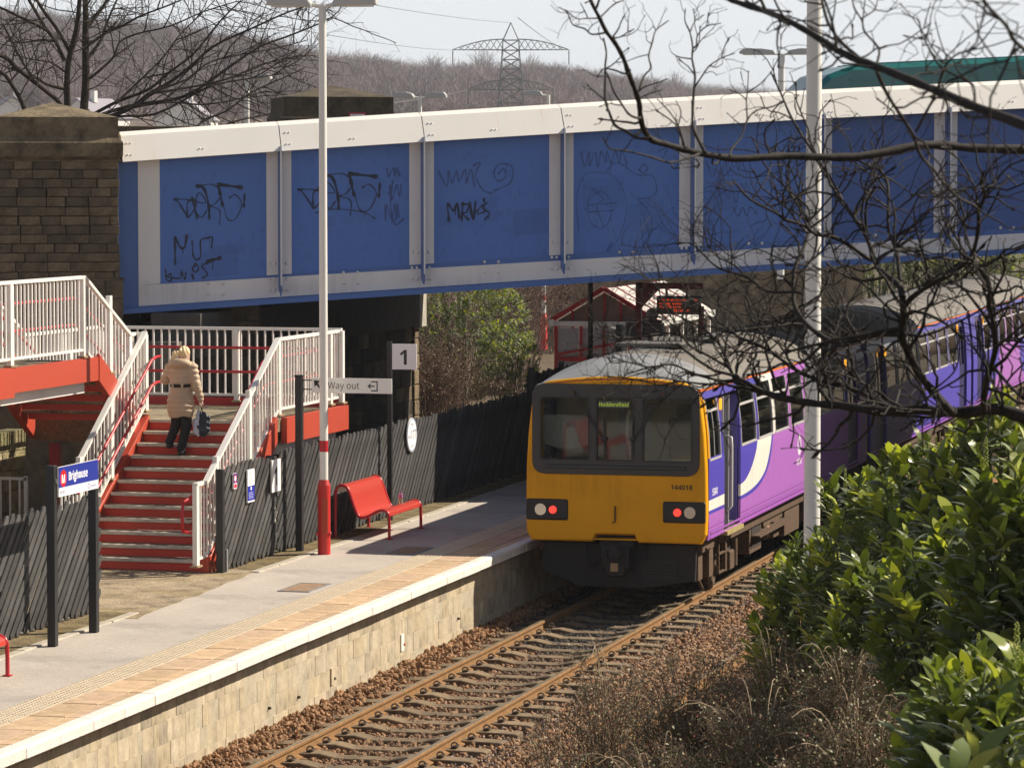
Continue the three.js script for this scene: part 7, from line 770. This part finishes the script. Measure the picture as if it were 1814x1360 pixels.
// ================================================================ things beyond the bridge
{
  const wm = [[0.42, 0.34, 0.23], [0.38, 0.31, 0.21], [0.46, 0.37, 0.25]].map((c) => M(c, 0.95, { map: T.stone }));
  const b = thing('station_building', 'plain buff stone building wall behind the platform shelter', 'building', [-12, 0.88, -64], 0.25);
  mesh('wall', span(-5.2, 5.6, 0, 4.6, -6, 0), wm[0], b); mesh('roof', extrude([[-5.6, 4.6], [0, 6.2], [6, 4.6]], 6.6).translate(0, 0, -6.4), M([0.12, 0.12, 0.13], 0.8), b);
  const r = rng(3); for (let y = 0; y < 4.4; y += 0.36) mesh('stone_course', box(10.82, 0.345, 0.05, 0.2, y + 0.18, 0.012 + 0.008 * r()), wm[Math.floor(r() * 3)], b);
  for (const [x, y, w, h] of [[-4.4, 1.9, 0.8, 1.6]]) { const q = mesh('window', box(w, h, 0.05, x, y, 0.07), M([0.03, 0.035, 0.04], 0.1), b); mesh('window_frame', [box(w + 0.12, 0.08, 0.07, x, y + h / 2, 0.08), box(w + 0.12, 0.1, 0.1, x, y - h / 2, 0.08), box(0.07, h, 0.07, x - w / 2, y, 0.08), box(0.07, h, 0.07, x + w / 2, y, 0.08)], K.grey, q); }
  mesh('drain_pipe', cyl(0.06, 0.06, 4.5, -5.0, 0, 0.1, 8), K.grey, b); mesh('hanging_board', box(1.3, 0.25, 0.1, -2.0, 2.35, 0.12), K.darkMetal, b);
  // platform shelter
  const s = thing('platform_shelter', 'red framed waiting shelter with pale pitched roof beyond the bridge', 'shelter', [-5.45, 0.905, -22.8]);
  const glazing = M([0.55, 0.54, 0.56], 0.25, { transmission: 0.45, thickness: 0 }), roofM = M([0.66, 0.6, 0.57], 0.6, { map: T.grime }), L = 6, fr = M([0.4, 0.02, 0.025], 0.4);
  for (const sx of [-1, 1]) { for (let k = 0; k < 6; k++) { const p = mesh('roof_sheet', box(1.32, 0.03, L / 6 - 0.015), roofM, s); p.position.set(sx * 0.58, 2.7, -(k + 0.5) * (L / 6)); p.rotation.z = -sx * 0.53; const q = mesh('roof_batten', box(1.34, 0.035, 0.03), fr, s); q.position.set(sx * 0.585, 2.72, -k * (L / 6)); q.rotation.z = -sx * 0.53; } mesh('barge_board', bar(V(0, 3.05, 0.05), V(sx * 1.16, 2.36, 0.05), 0.05, 0.09), fr, s); mesh('eave_gutter', box(0.1, 0.14, L + 0.2, sx * 1.13, 2.32, -L / 2), K.white, s); }
  mesh('gable_infill', extrude([[-1.05, 2.34], [1.05, 2.34], [0, 2.96]], 0.02).translate(0, 0, -0.05), M([0.22, 0.14, 0.1], 0.8), s);
  for (const x of [-0.7, -0.35, 0, 0.35, 0.7]) mesh('gable_stud', box(0.05, 0.62 - Math.abs(x) * 0.55, 0.03, x, 2.34 + (0.62 - Math.abs(x) * 0.55) / 2, -0.02), fr, s);
  mesh('tie_beam', box(2.2, 0.1, 0.08, 0, 2.3, 0), K.white, s);
  for (const x of [-1.05, -0.5, 0, 0.55, 1.05]) mesh('frame_post', box(0.07, 2.3, 0.07, x, 1.15, 0), fr, s); for (let z = 1.5; z <= L; z += 1.5) for (const x of [-1.05, 1.05]) mesh('frame_post', box(0.07, 2.3, 0.07, x, 1.15, -z), x < 0 ? fr : K.white, s);
  mesh('sill_rail', [box(2.1, 0.1, 0.06, 0, 1.55, 0), box(0.06, 0.1, L, -1.05, 1.55, -L / 2)], fr, s); mesh('sloping_rail', bar(V(-1.0, 1.65, 0.02), V(0.55, 1.95, 0.02), 0.03, 0.05), fr, s);
  for (let i = 0; i < 4; i++) mesh('glass_panel', box(0.46, 1.9, 0.012, -0.79 + i * 0.527, 1.25, 0), glazing, s); for (let i = 0; i < 4; i++) mesh('glass_panel', box(0.012, 1.9, 1.4, -1.05, 1.25, -0.75 - i * 1.5), glazing, s);
  // departure board on a red gantry
  const g = thing('departure_board', 'black departure board with orange text hanging from a red gantry', 'departure board', [-3.45, 0.905, -17.14]);
  mesh('gantry', [box(0.11, 3.35, 0.11, 0, 1.675, 0), box(1.32, 0.12, 0.11, 0.62, 3.29, 0), box(0.09, 2.9, 0.09, 1.24, 1.45, 0), extrude([[0.05, 3.24], [0.42, 3.24], [0.05, 2.86]], 0.08).translate(0, 0, -0.04)], fr, g); mesh('hanger', [box(0.04, 0.16, 0.04, 0.55, 3.15, 0), box(0.04, 0.16, 0.04, 0.95, 3.15, 0)], fr, g);
  const d = mesh('display_case', rbox(0.86, 0.36, 0.14, 0.02, 0.8, 2.92, 0.02), K.black, g), f = face(0.8, 0.3, (c, w, h) => { c.fillStyle = '#0a0605'; c.fillRect(0, 0, w, h); c.fillStyle = '#ff4a10'; font(c, h * 0.17, 'bold', 'monospace'); c.fillText('1232 Huddersfield', w * 0.03, h * 0.16); c.fillText('calling points:', w * 0.03, h * 0.4); c.fillText('2nd 1250 Leeds', w * 0.03, h * 0.62); c.fillText('On', w * 0.9, h * 0.16); font(c, h * 0.22, 'bold', 'monospace'); c.fillText('12:30:00', w * 0.38, h * 0.85); }, 512); f.material.emissive = new THREE.Color(1, 1, 1); f.material.emissiveMap = f.material.map; f.material.emissiveIntensity = 0.9; f.name = 'display_face'; f.position.set(0.8, 2.92, 0.092); g.add(f);
  // camera dome and equipment cabinet in front of the shelter
  const c = thing('camera_post', 'white dome camera above grey equipment boxes before the shelter', 'camera', [-3.66, 0.905, -19.1]); mesh('pole', cyl(0.05, 0.05, 2.3), K.grey, c); mesh('cabinet', [rbox(0.75, 0.3, 0.3, 0.03, -0.1, 2.35, 0), rbox(0.12, 0.7, 0.25, 0.02, -0.62, 2.1, 0)], K.grey, c); mesh('dome', new THREE.SphereGeometry(0.13, 16, 12).translate(0.05, 2.66, 0), K.white, c); mesh('dome_bracket', [box(0.3, 0.06, 0.06, 0.1, 2.52, 0), cyl(0.1, 0.1, 0.03, -0.04, 2.6, 0.1)], M([0.2, 0.12, 0.08], 0.6), c);
  const p = thing('timber_pole', 'slim dark brown pole standing in front of the shelter', 'pole', [-3.9, 0.905, -14.95]); mesh('shaft', cyl(0.05, 0.045, 3.9), M([0.09, 0.07, 0.05], 0.9, { map: T.bark }), p); mesh('foot_collar', cyl(0.07, 0.06, 0.12), K.darkMetal, p);
  lampPost('far red and white lamp post among the brown thicket', [-14.1, 1.19, -52.1], { h: 6, r: 0.07, base: 1.07, band: 1.47 });
  lampPost('slim white column rising from the hedge past the near post', [-8.2, 0.9, -84], { h: 5, r: 0.09, group: 'columns in the hedge' }); lampPost('slim white column above the far railcar roof', [-5.6, 0.9, -90], { h: 5, r: 0.09, group: 'columns in the hedge' });
  slatFence('shaded slatted fence with square posts leading to the shelter', -4.6, -21.5, -12.85, 0.93, 1.75, 15, { posts: [-12.95, -15.3, -17.6], tall: 0.15, px: 0.05 });
  const bank = new THREE.SphereGeometry(1, 24, 12, 0, 6.3, 0, 1.57); bank.scale(12, 2.6, 5).translate(2, 0.2, -93); structure(mesh('bank', bank, M([0.26, 0.16, 0.1], 1, { map: T.dirt, bumpMap: T.stoneBump, bumpScale: 0.3 })));
}
// ---- van on the bridge
{
  const cs = Math.cos(BT), sn = Math.sin(BT), u = 9.25, z = -14.6; const t = thing('panel_van', 'teal panel van crossing the bridge, only its roof and windscreen showing', 'van', [u * cs + z * sn, bBot(u) + 0.8, -u * sn + z * cs], BT); t.rotation.z = 0.052;
  const teal = M([0.012, 0.16, 0.15], 0.35, { clearcoat: 0.5 }), prof = [[-2.9, 0.45], [-3.0, 0.9], [-2.75, 1.25], [-2.1, 2.15], [-1.85, 2.36], [-1.4, 2.5], [3.6, 2.52], [3.8, 2.4], [3.85, 0.45]];
  mesh('body', extrude(prof, 1.85, 0.09).translate(0, 0, -0.92), teal, t); mesh('roof_rib', [-0.7, -0.35, 0, 0.35, 0.7].map((q) => box(4.6, 0.02, 0.05, 1.1, 2.615, q)), teal, t); mesh('roof_gutter', [box(5.0, 0.03, 0.02, 1.0, 2.33, 1.03), box(5.0, 0.03, 0.02, 1.0, 2.33, -1.03)], teal, t);
  mesh('windscreen', box(0.03, 1.12, 1.66, -2.5, 1.76, 0, 0, 0, -0.62), M([0.3, 0.36, 0.42], 0.06), t); mesh('side_window', box(0.9, 0.6, 0.02, -1.35, 1.72, 1.03), M([0.03, 0.035, 0.04], 0.06), t);
  for (const [x, q] of [[-2.1, 0.85], [-2.1, -0.85], [2.5, 0.85], [2.5, -0.85]]) { const w = mesh('wheel', new THREE.TorusGeometry(0.26, 0.1, 10, 24).translate(x, 0.36, q), K.black, t); mesh('rim', cyl(0.2, 0.2, 0.12, 0, -0.06, 0, 16).rotateX(Math.PI / 2).translate(x, 0.36, q), K.steel, w); }
  for (const q of [0.75, -0.75]) mesh('headlight', rbox(0.06, 0.2, 0.3, 0.02, -3.02, 0.95, q), K.white, t); mesh('bumper', rbox(0.16, 0.25, 1.9, 0.05, -3.0, 0.55, 0), K.black, t);
}
// ---- pylon, its wires and the houses on the slope
{
  const t = thing('electricity_pylon', 'grey lattice electricity pylon standing before the wooded hill', 'pylon', [-130.2, 0, -494.6], 0.254), m = M([0.13, 0.15, 0.145], 0.6), leg = [], brace = [], arm = [];
  const hw = (y) => (y > 26 ? 1.25 : 1.25 + (26 - y) * 0.085), K4 = [[-1, -1], [1, -1], [1, 1], [-1, 1]], C = (k, y) => V(K4[k][0] * hw(y), y, K4[k][1] * hw(y)), w = 0.15;
  for (let k = 0; k < 4; k++) { leg.push(bar(C(k, -1), C(k, 28.6), w, w), bar(C(k, 28.6), V(0, 31.4, 0), w * 0.8, w * 0.8)); const lv = [0, 5, 9.5, 13, 16, 18.6, 20.7, 22.4, 24, 25.5, 27, 28.6]; for (let i = 0; i + 1 < lv.length; i++) { const j = (k + 1) % 4; brace.push(bar(C(k, lv[i]), C(j, lv[i + 1]), 0.09, 0.09), bar(C(j, lv[i]), C(k, lv[i + 1]), 0.09, 0.09), bar(C(k, lv[i + 1]), C(j, lv[i + 1]), 0.09, 0.09)); } }
  for (const [y, half, rise] of [[27.05, 9.35, 1.7], [20.7, 6.9, 1.5]]) for (const s of [-1, 1]) for (const z of [-0.9, 0.9]) { const n = 8, lo = (i) => V(s * (1.2 + ((half - 1.2) * i) / n), y, z * (1 - i / n)), hi = (i) => V(s * (1.2 + ((half - 1.2) * i) / n), y + rise * (1 - (i / n) ** 2), z * (1 - i / n)); arm.push(bar(lo(0), lo(n), 0.12, 0.12)); for (let i = 0; i < n; i++) arm.push(bar(hi(i), hi(i + 1), 0.11, 0.11), bar(lo(i), hi(i + 1), 0.07, 0.07), bar(lo(i + 1), hi(i), 0.07, 0.07)); }
  mesh('leg_frame', leg, m, t); mesh('lattice_bracing', brace, m, t); mesh('cross_arm', arm, m, t); mesh('insulator', [[-9.3, 27], [9.3, 27], [-6.8, 20.7], [6.8, 20.7]].map(([x, y]) => cyl(0.1, 0.1, 2.2, x, y - 2.3, 0, 6)), m, t);
  const tips = [[-139.2, 27.0, -492.3], [-130.3, 31.4, -495], [-121.1, 27.0, -497.1], [-136.8, 20.7, -493]], nm = ['power line hanging from the outer tip of the upper pylon arm', 'earth wire strung from the pylon peak', 'power line hanging from the inner tip of the upper pylon arm', 'power line hanging from the lower pylon arm'];
  const ends = [[-87.5, 20.0, -267.4], [-84.4, 23.0, -268.4], [-69.4, 20.2, -272], [-85, 13.6, -268]];
  tips.forEach(([x, y, z], i) => { const a = V(x, y, z), e = V(...ends[i]).sub(a).multiplyScalar(1.35).add(a), p = []; for (let k = 0; k <= 24; k++) { const f = k / 24, q = a.clone().lerp(e, f); q.y -= 1.6 * f * (1 - f); p.push(q); } const o = mesh('power_line', limb(p, 0.03, 4), m); tag(o, nm[i], 'power line', 'wires of the pylon'); });
  const hw2 = M([0.72, 0.7, 0.66], 0.8), rf = M([0.3, 0.28, 0.32], 0.8), hs = [[-176, -398, 8, 'white gabled house on the slope seen through the bare tree', 0.5], [-166, -404, 7, 'second white gabled house on the slope beside the tree trunk', -0.3], [-155.5, -412, 8, 'grey roofed house on the slope right of the tree trunk', 0.2], [-186, -388, 7, 'house on the slope at the picture edge behind the tree', 0.1]];
  for (const [x, z, w, label, a] of hs) { const h = thing('house', label, 'house', [x, 6.5, z], a, 'houses on the far slope'); mesh('wall', [box(w, 8, 7, 0, 4, 0), extrude([[-w / 2, 8], [w / 2, 8], [0, 11]], 7).translate(0, 0, -3.5)], hw2, h); const R = mesh('roof', [bar(V(-w / 4 - 0.2, 9.55, -3.9), V(-w / 4 - 0.2, 9.55, 3.9), 0.1, 0.1), ...[-1, 1].map((s) => box(w * 0.66, 0.2, 7.8, s * w * 0.27, 9.55, 0, 0, 0, -s * 0.64))], rf, h); mesh('chimney', box(0.7, 1.6, 0.7, 0.8, 11.2, 1), hw2, R); for (const q of [-2, 2]) for (const y of [2.5, 5.8]) mesh('window', box(1.2, 1.4, 0.1, q, y, 3.52), M([0.05, 0.06, 0.07], 0.2), h); mesh('door', box(1, 2.1, 0.1, 0, 1.05, 3.52), K.blue, h); }
}
// ================================================================ the person climbing the stairs
{
  const cap = (p, a, b, ra, rb) => { const ab = b.clone().sub(a), ap = p.clone().sub(a), t = clamp(ap.dot(ab) / ab.lengthSq()); return ap.addScaledVector(ab, -t).length() - (ra + (rb - ra) * t); };
  const smin = (a, b, k) => { const h = clamp(0.5 + (0.5 * (b - a)) / k); return b + (a - b) * h - k * h * (1 - h); };
  const ell = (p, c, r) => { const q = V((p.x - c.x) / r.x, (p.y - c.y) / r.y, (p.z - c.z) / r.z), l = q.length(); return (l - 1) * Math.min(r.x, r.y, r.z); };
  function field(fn, lo, hi, n) { const mc = new MarchingCubes(n, K.white, false, false, 90000); mc.isolation = 0; const s = hi.clone().sub(lo), h = n / 2; for (let k = 0; k < n; k++) for (let j = 0; j < n; j++) for (let i = 0; i < n; i++) mc.field[i + j * n + k * n * n] = -fn(V(lo.x + (s.x * ((i - h) / h + 1)) / 2, lo.y + (s.y * ((j - h) / h + 1)) / 2, lo.z + (s.z * ((k - h) / h + 1)) / 2)); mc.update(); const c = mc.count, P = new Float32Array(c * 3); for (let i = 0; i < c; i++) { P[i * 3] = lo.x + (s.x * (mc.positionArray[i * 3] + 1)) / 2; P[i * 3 + 1] = lo.y + (s.y * (mc.positionArray[i * 3 + 1] + 1)) / 2; P[i * 3 + 2] = lo.z + (s.z * (mc.positionArray[i * 3 + 2] + 1)) / 2; } let g = new THREE.BufferGeometry(); g.setAttribute('position', new THREE.BufferAttribute(P, 3)); g = mergeVertices(g, 1e-4); g.computeVertexNormals(); g.setAttribute('uv', new THREE.BufferAttribute(new Float32Array(g.attributes.position.count * 2), 2)); return g; }
  const t = thing('person', 'person in a quilted beige coat with blonde ponytail climbing the stairs with bags', 'person', [-5.9, 2.31, 2.14]);
  // joints, metres from the standing foot; she faces -z and walks up
  const J = { hipR: V(0.09, 0.78, -0.02), hipL: V(-0.08, 0.79, -0.02), kneeR: V(0.06, 0.42, -0.08), kneeL: V(-0.1, 0.45, -0.12), ankR: V(0.015, 0.07, 0.01), ankL: V(-0.155, 0.17, 0.03), waist: V(0.0, 1.0, -0.03), chest: V(0.0, 1.2, -0.06), neck: V(0.02, 1.36, -0.08), head: V(0.03, 1.455, -0.1), shR: V(0.165, 1.26, -0.06), shL: V(-0.165, 1.26, -0.06), elR: V(0.235, 1.0, -0.02), elL: V(-0.265, 1.07, -0.12), wrR: V(0.285, 0.8, -0.08), wrL: V(-0.2, 1.12, -0.3) };
  const skin = M([0.55, 0.36, 0.27], 0.6), coatM = M([0.5, 0.37, 0.25], 0.62, { sheen: 0.4 }), trou = M([0.01, 0.01, 0.012], 0.8), hairM = M([0.72, 0.56, 0.32], 0.5), dark = M([0.012, 0.011, 0.012], 0.4);
  const hand = (p, w, d, up, grip) => { let q = cap(p, w, w.clone().addScaledVector(d, 0.065), 0.021, 0.026); const side = V().crossVectors(d, up).normalize(); for (let f = 0; f < 4; f++) { const k = w.clone().addScaledVector(d, 0.075).addScaledVector(side, -0.03 + f * 0.02), L = [0.034, 0.04, 0.038, 0.03][f], k2 = k.clone().addScaledVector(d, L * 0.8).addScaledVector(up, -grip * 0.012), k3 = k2.clone().addScaledVector(up, -0.03 * grip).addScaledVector(d, 0.008); q = Math.min(q, Math.min(cap(p, k, k2, 0.0095, 0.009), cap(p, k2, k3, 0.009, 0.008))); } const th = w.clone().addScaledVector(d, 0.03).addScaledVector(side, -0.028); return Math.min(q, Math.min(cap(p, th, th.clone().addScaledVector(side, -0.02).addScaledVector(d, 0.025), 0.011, 0.01), cap(p, th.clone().addScaledVector(side, -0.02).addScaledVector(d, 0.025), th.clone().addScaledVector(side, -0.012).addScaledVector(d, 0.05).addScaledVector(up, -0.02), 0.01, 0.008))); };
  const hd = V(0.1, -0.98, -0.1).normalize(), hu = V(-0.9, 0, -0.3).normalize();
  const body = field((p) => { let d = ell(p, J.head, V(0.074, 0.1, 0.088)); d = smin(d, cap(p, V(0.03, 1.42, -0.17), V(0.03, 1.395, -0.175), 0.03, 0.03), 0.04); d = Math.min(d, cap(p, V(0.03, 1.455, -0.185), V(0.03, 1.44, -0.2), 0.008, 0.013)); for (const s of [-1, 1]) d = smin(d, ell(p, V(0.03 + s * 0.074, 1.445, -0.09), V(0.012, 0.028, 0.018)), 0.008); d = smin(d, cap(p, J.neck, V(0.03, 1.4, -0.09), 0.05, 0.045), 0.03); d = smin(d, cap(p, J.neck, J.waist, 0.08, 0.1), 0.06); d = smin(d, cap(p, J.waist, V(0, 0.82, -0.02), 0.1, 0.12), 0.06); for (const s of ['R', 'L']) { d = smin(d, cap(p, J['sh' + s], J['el' + s], 0.045, 0.036), 0.03); d = smin(d, cap(p, J['el' + s], J['wr' + s], 0.035, 0.023), 0.02); d = smin(d, cap(p, J['hip' + s], J['knee' + s], 0.075, 0.05), 0.04); d = smin(d, cap(p, J['knee' + s], J['ank' + s], 0.046, 0.032), 0.03); } d = Math.min(d, hand(p, J.wrL, V(0.3, 0.3, -0.9).normalize(), V(0, 1, 0), 1)); return d; }, V(-0.4, 0.0, -0.48), V(0.4, 1.6, 0.2), 84);
  const hg = field((p) => hand(p, J.wrR, hd, hu, 1.6), V(0.2, 0.6, -0.18), V(0.38, 0.84, 0.02), 48);
  const bm = mesh('body', [body, hg].map((g) => { const q = g.toNonIndexed(); return q; }), skin, t, false);
  const quilt = (y) => 0.009 * Math.abs(Math.sin(y * 38)) + 0.004 * Math.sin(y * 90);
  const coat = field((p) => { let d = ell(p, V(0.005, 1.14, -0.055), V(0.18, 0.22, 0.135)); const yy = p.y; d = smin(d, cap(p, V(0, 1.02, -0.03), V(0, 0.98, -0.03), 0.132, 0.132), 0.05); const skirt = Math.max(ell(p, V(0.0, 0.72, -0.02), V(0.195, 0.3, 0.165)), 0.545 - yy); d = smin(d, Math.max(skirt, -10), 0.05); for (const s of ['R', 'L']) { d = smin(d, cap(p, J['sh' + s], J['el' + s], 0.072, 0.062), 0.03); d = smin(d, cap(p, J['el' + s], J['wr' + s].clone().lerp(J['el' + s], 0.12), 0.062, 0.046), 0.03); } d -= quilt(yy); const hood = Math.max(ell(p, V(0.0, 1.32, 0.02), V(0.165, 0.085, 0.12)), -ell(p, V(0.02, 1.4, -0.02), V(0.11, 0.09, 0.1))); d = smin(d, hood, 0.015); d = Math.max(d, 0.545 - yy + 0.02 * Math.sin(p.x * 20)); const belt = Math.abs(yy - 1.0); if (belt < 0.02) d += 0.006; return d; }, V(-0.42, 0.5, -0.42), V(0.42, 1.46, 0.22), 80);
  mesh('coat', coat.toNonIndexed(), coatM, bm, false);
  const ring = []; for (let i = 0; i <= 40; i++) { const a = (i / 40) * 6.2832; ring.push(V(Math.cos(a) * 0.149, 1.0, -0.03 + Math.sin(a) * 0.146)); } mesh('belt', [limb(ring.map((p) => p.clone().add(V(0, 0.011, 0))), 0.013, 6), limb(ring.map((p) => p.clone().add(V(0, -0.011, 0))), 0.013, 6)], dark, bm); mesh('belt_loop', [-0.07, 0.07].map((x) => box(0.03, 0.06, 0.02, x, 1.0, 0.115)), coatM, bm);
  const tr = field((p) => { let d = 9; for (const s of ['R', 'L']) { let q = smin(cap(p, J['hip' + s], J['knee' + s], 0.092, 0.074), cap(p, J['knee' + s], J['ank' + s].clone().add(V(0, 0.02, 0)), 0.072, 0.062), 0.04); d = smin(d, q, 0.015); } return d + 0.004 * Math.sin(p.y * 60 + p.x * 40); }, V(-0.3, -0.02, -0.26), V(0.3, 0.92, 0.16), 60); mesh('trousers', tr.toNonIndexed(), trou, bm, false);
  for (const s of ['R', 'L']) { const a = J['ank' + s], g = field((p) => Math.max(smin(cap(p, a.clone().add(V(0, -0.035, 0.03)), a.clone().add(V(0, -0.045, -0.13)), 0.036, 0.03), cap(p, a, a.clone().add(V(0, -0.03, 0.02)), 0.036, 0.036), 0.03), a.y - 0.068 - p.y), a.clone().add(V(-0.08, -0.09, -0.2)), a.clone().add(V(0.08, 0.08, 0.1)), 32); const m = mesh('shoe', g.toNonIndexed(), dark, bm, false); }
  const hair = field((p) => { let d = Math.max(ell(p, V(0.03, 1.465, -0.085), V(0.084, 0.1, 0.094)), -ell(p, V(0.03, 1.43, -0.19), V(0.075, 0.09, 0.08))); d = smin(d, cap(p, V(0.0, 1.5, -0.0), V(-0.06, 1.46, 0.04), 0.03, 0.036), 0.02); d = smin(d, cap(p, V(-0.06, 1.46, 0.04), V(-0.1, 1.37, 0.05), 0.037, 0.03), 0.02); d = smin(d, cap(p, V(-0.1, 1.37, 0.05), V(-0.115, 1.3, 0.06), 0.03, 0.01), 0.02); return d + 0.003 * Math.sin(p.x * 150 + p.y * 60); }, V(-0.2, 1.24, -0.22), V(0.16, 1.6, 0.14), 56); mesh('hair', hair.toNonIndexed(), hairM, bm, false); mesh('hair_band', new THREE.TorusGeometry(0.034, 0.014, 8, 18).rotateY(0.9).rotateX(0.5).translate(-0.015, 1.492, 0.01), dark, bm);
  // bags carried in the hanging hand
  const bag = (name, label, cat, pts, m, off) => { const o = thing(name, label, cat, [-5.9 + 0.3 + off[0], 2.31 + 0.66 + off[1], 2.14 - 0.1 + off[2]]); const g = field((p) => { let d = 9; for (const [c, r] of pts) d = smin(d, ell(p, V(...c), V(...r)), 0.03); return d + 0.006 * Math.sin(p.y * 70 + p.x * 55) + 0.005 * Math.sin(p.x * 90 - p.z * 70); }, V(-0.2, -0.46, -0.16), V(0.2, 0.08, 0.16), 48); mesh('bag_body', g.toNonIndexed(), m, o, false); mesh('handle_loop', [limb([V(-0.03, -0.1, 0), V(-0.012, -0.02, 0), V(0, 0.03, 0), V(0.014, -0.02, 0.01), V(0.04, -0.1, 0.01)], 0.007, 5)], m, o); return o; };
  bag('carrier_bag', 'white and blue plastic carrier bag held by the person on the stairs', 'bag', [[[0, -0.12, 0], [0.04, 0.09, 0.03]], [[-0.02, -0.25, 0], [0.06, 0.14, 0.05]]], M([0.55, 0.6, 0.72], 0.3), [-0.06, 0.0, 0.0]);
  bag('shopping_bag', 'dark navy bag held by the person on the stairs', 'bag', [[[0.02, -0.12, 0], [0.05, 0.08, 0.04]], [[0.03, -0.26, 0], [0.09, 0.13, 0.06]], [[0.09, -0.14, 0], [0.03, 0.06, 0.03]]], M([0.02, 0.03, 0.05], 0.45), [0.0, 0.0, 0.03]);
}

renderer.render(scene, camera);
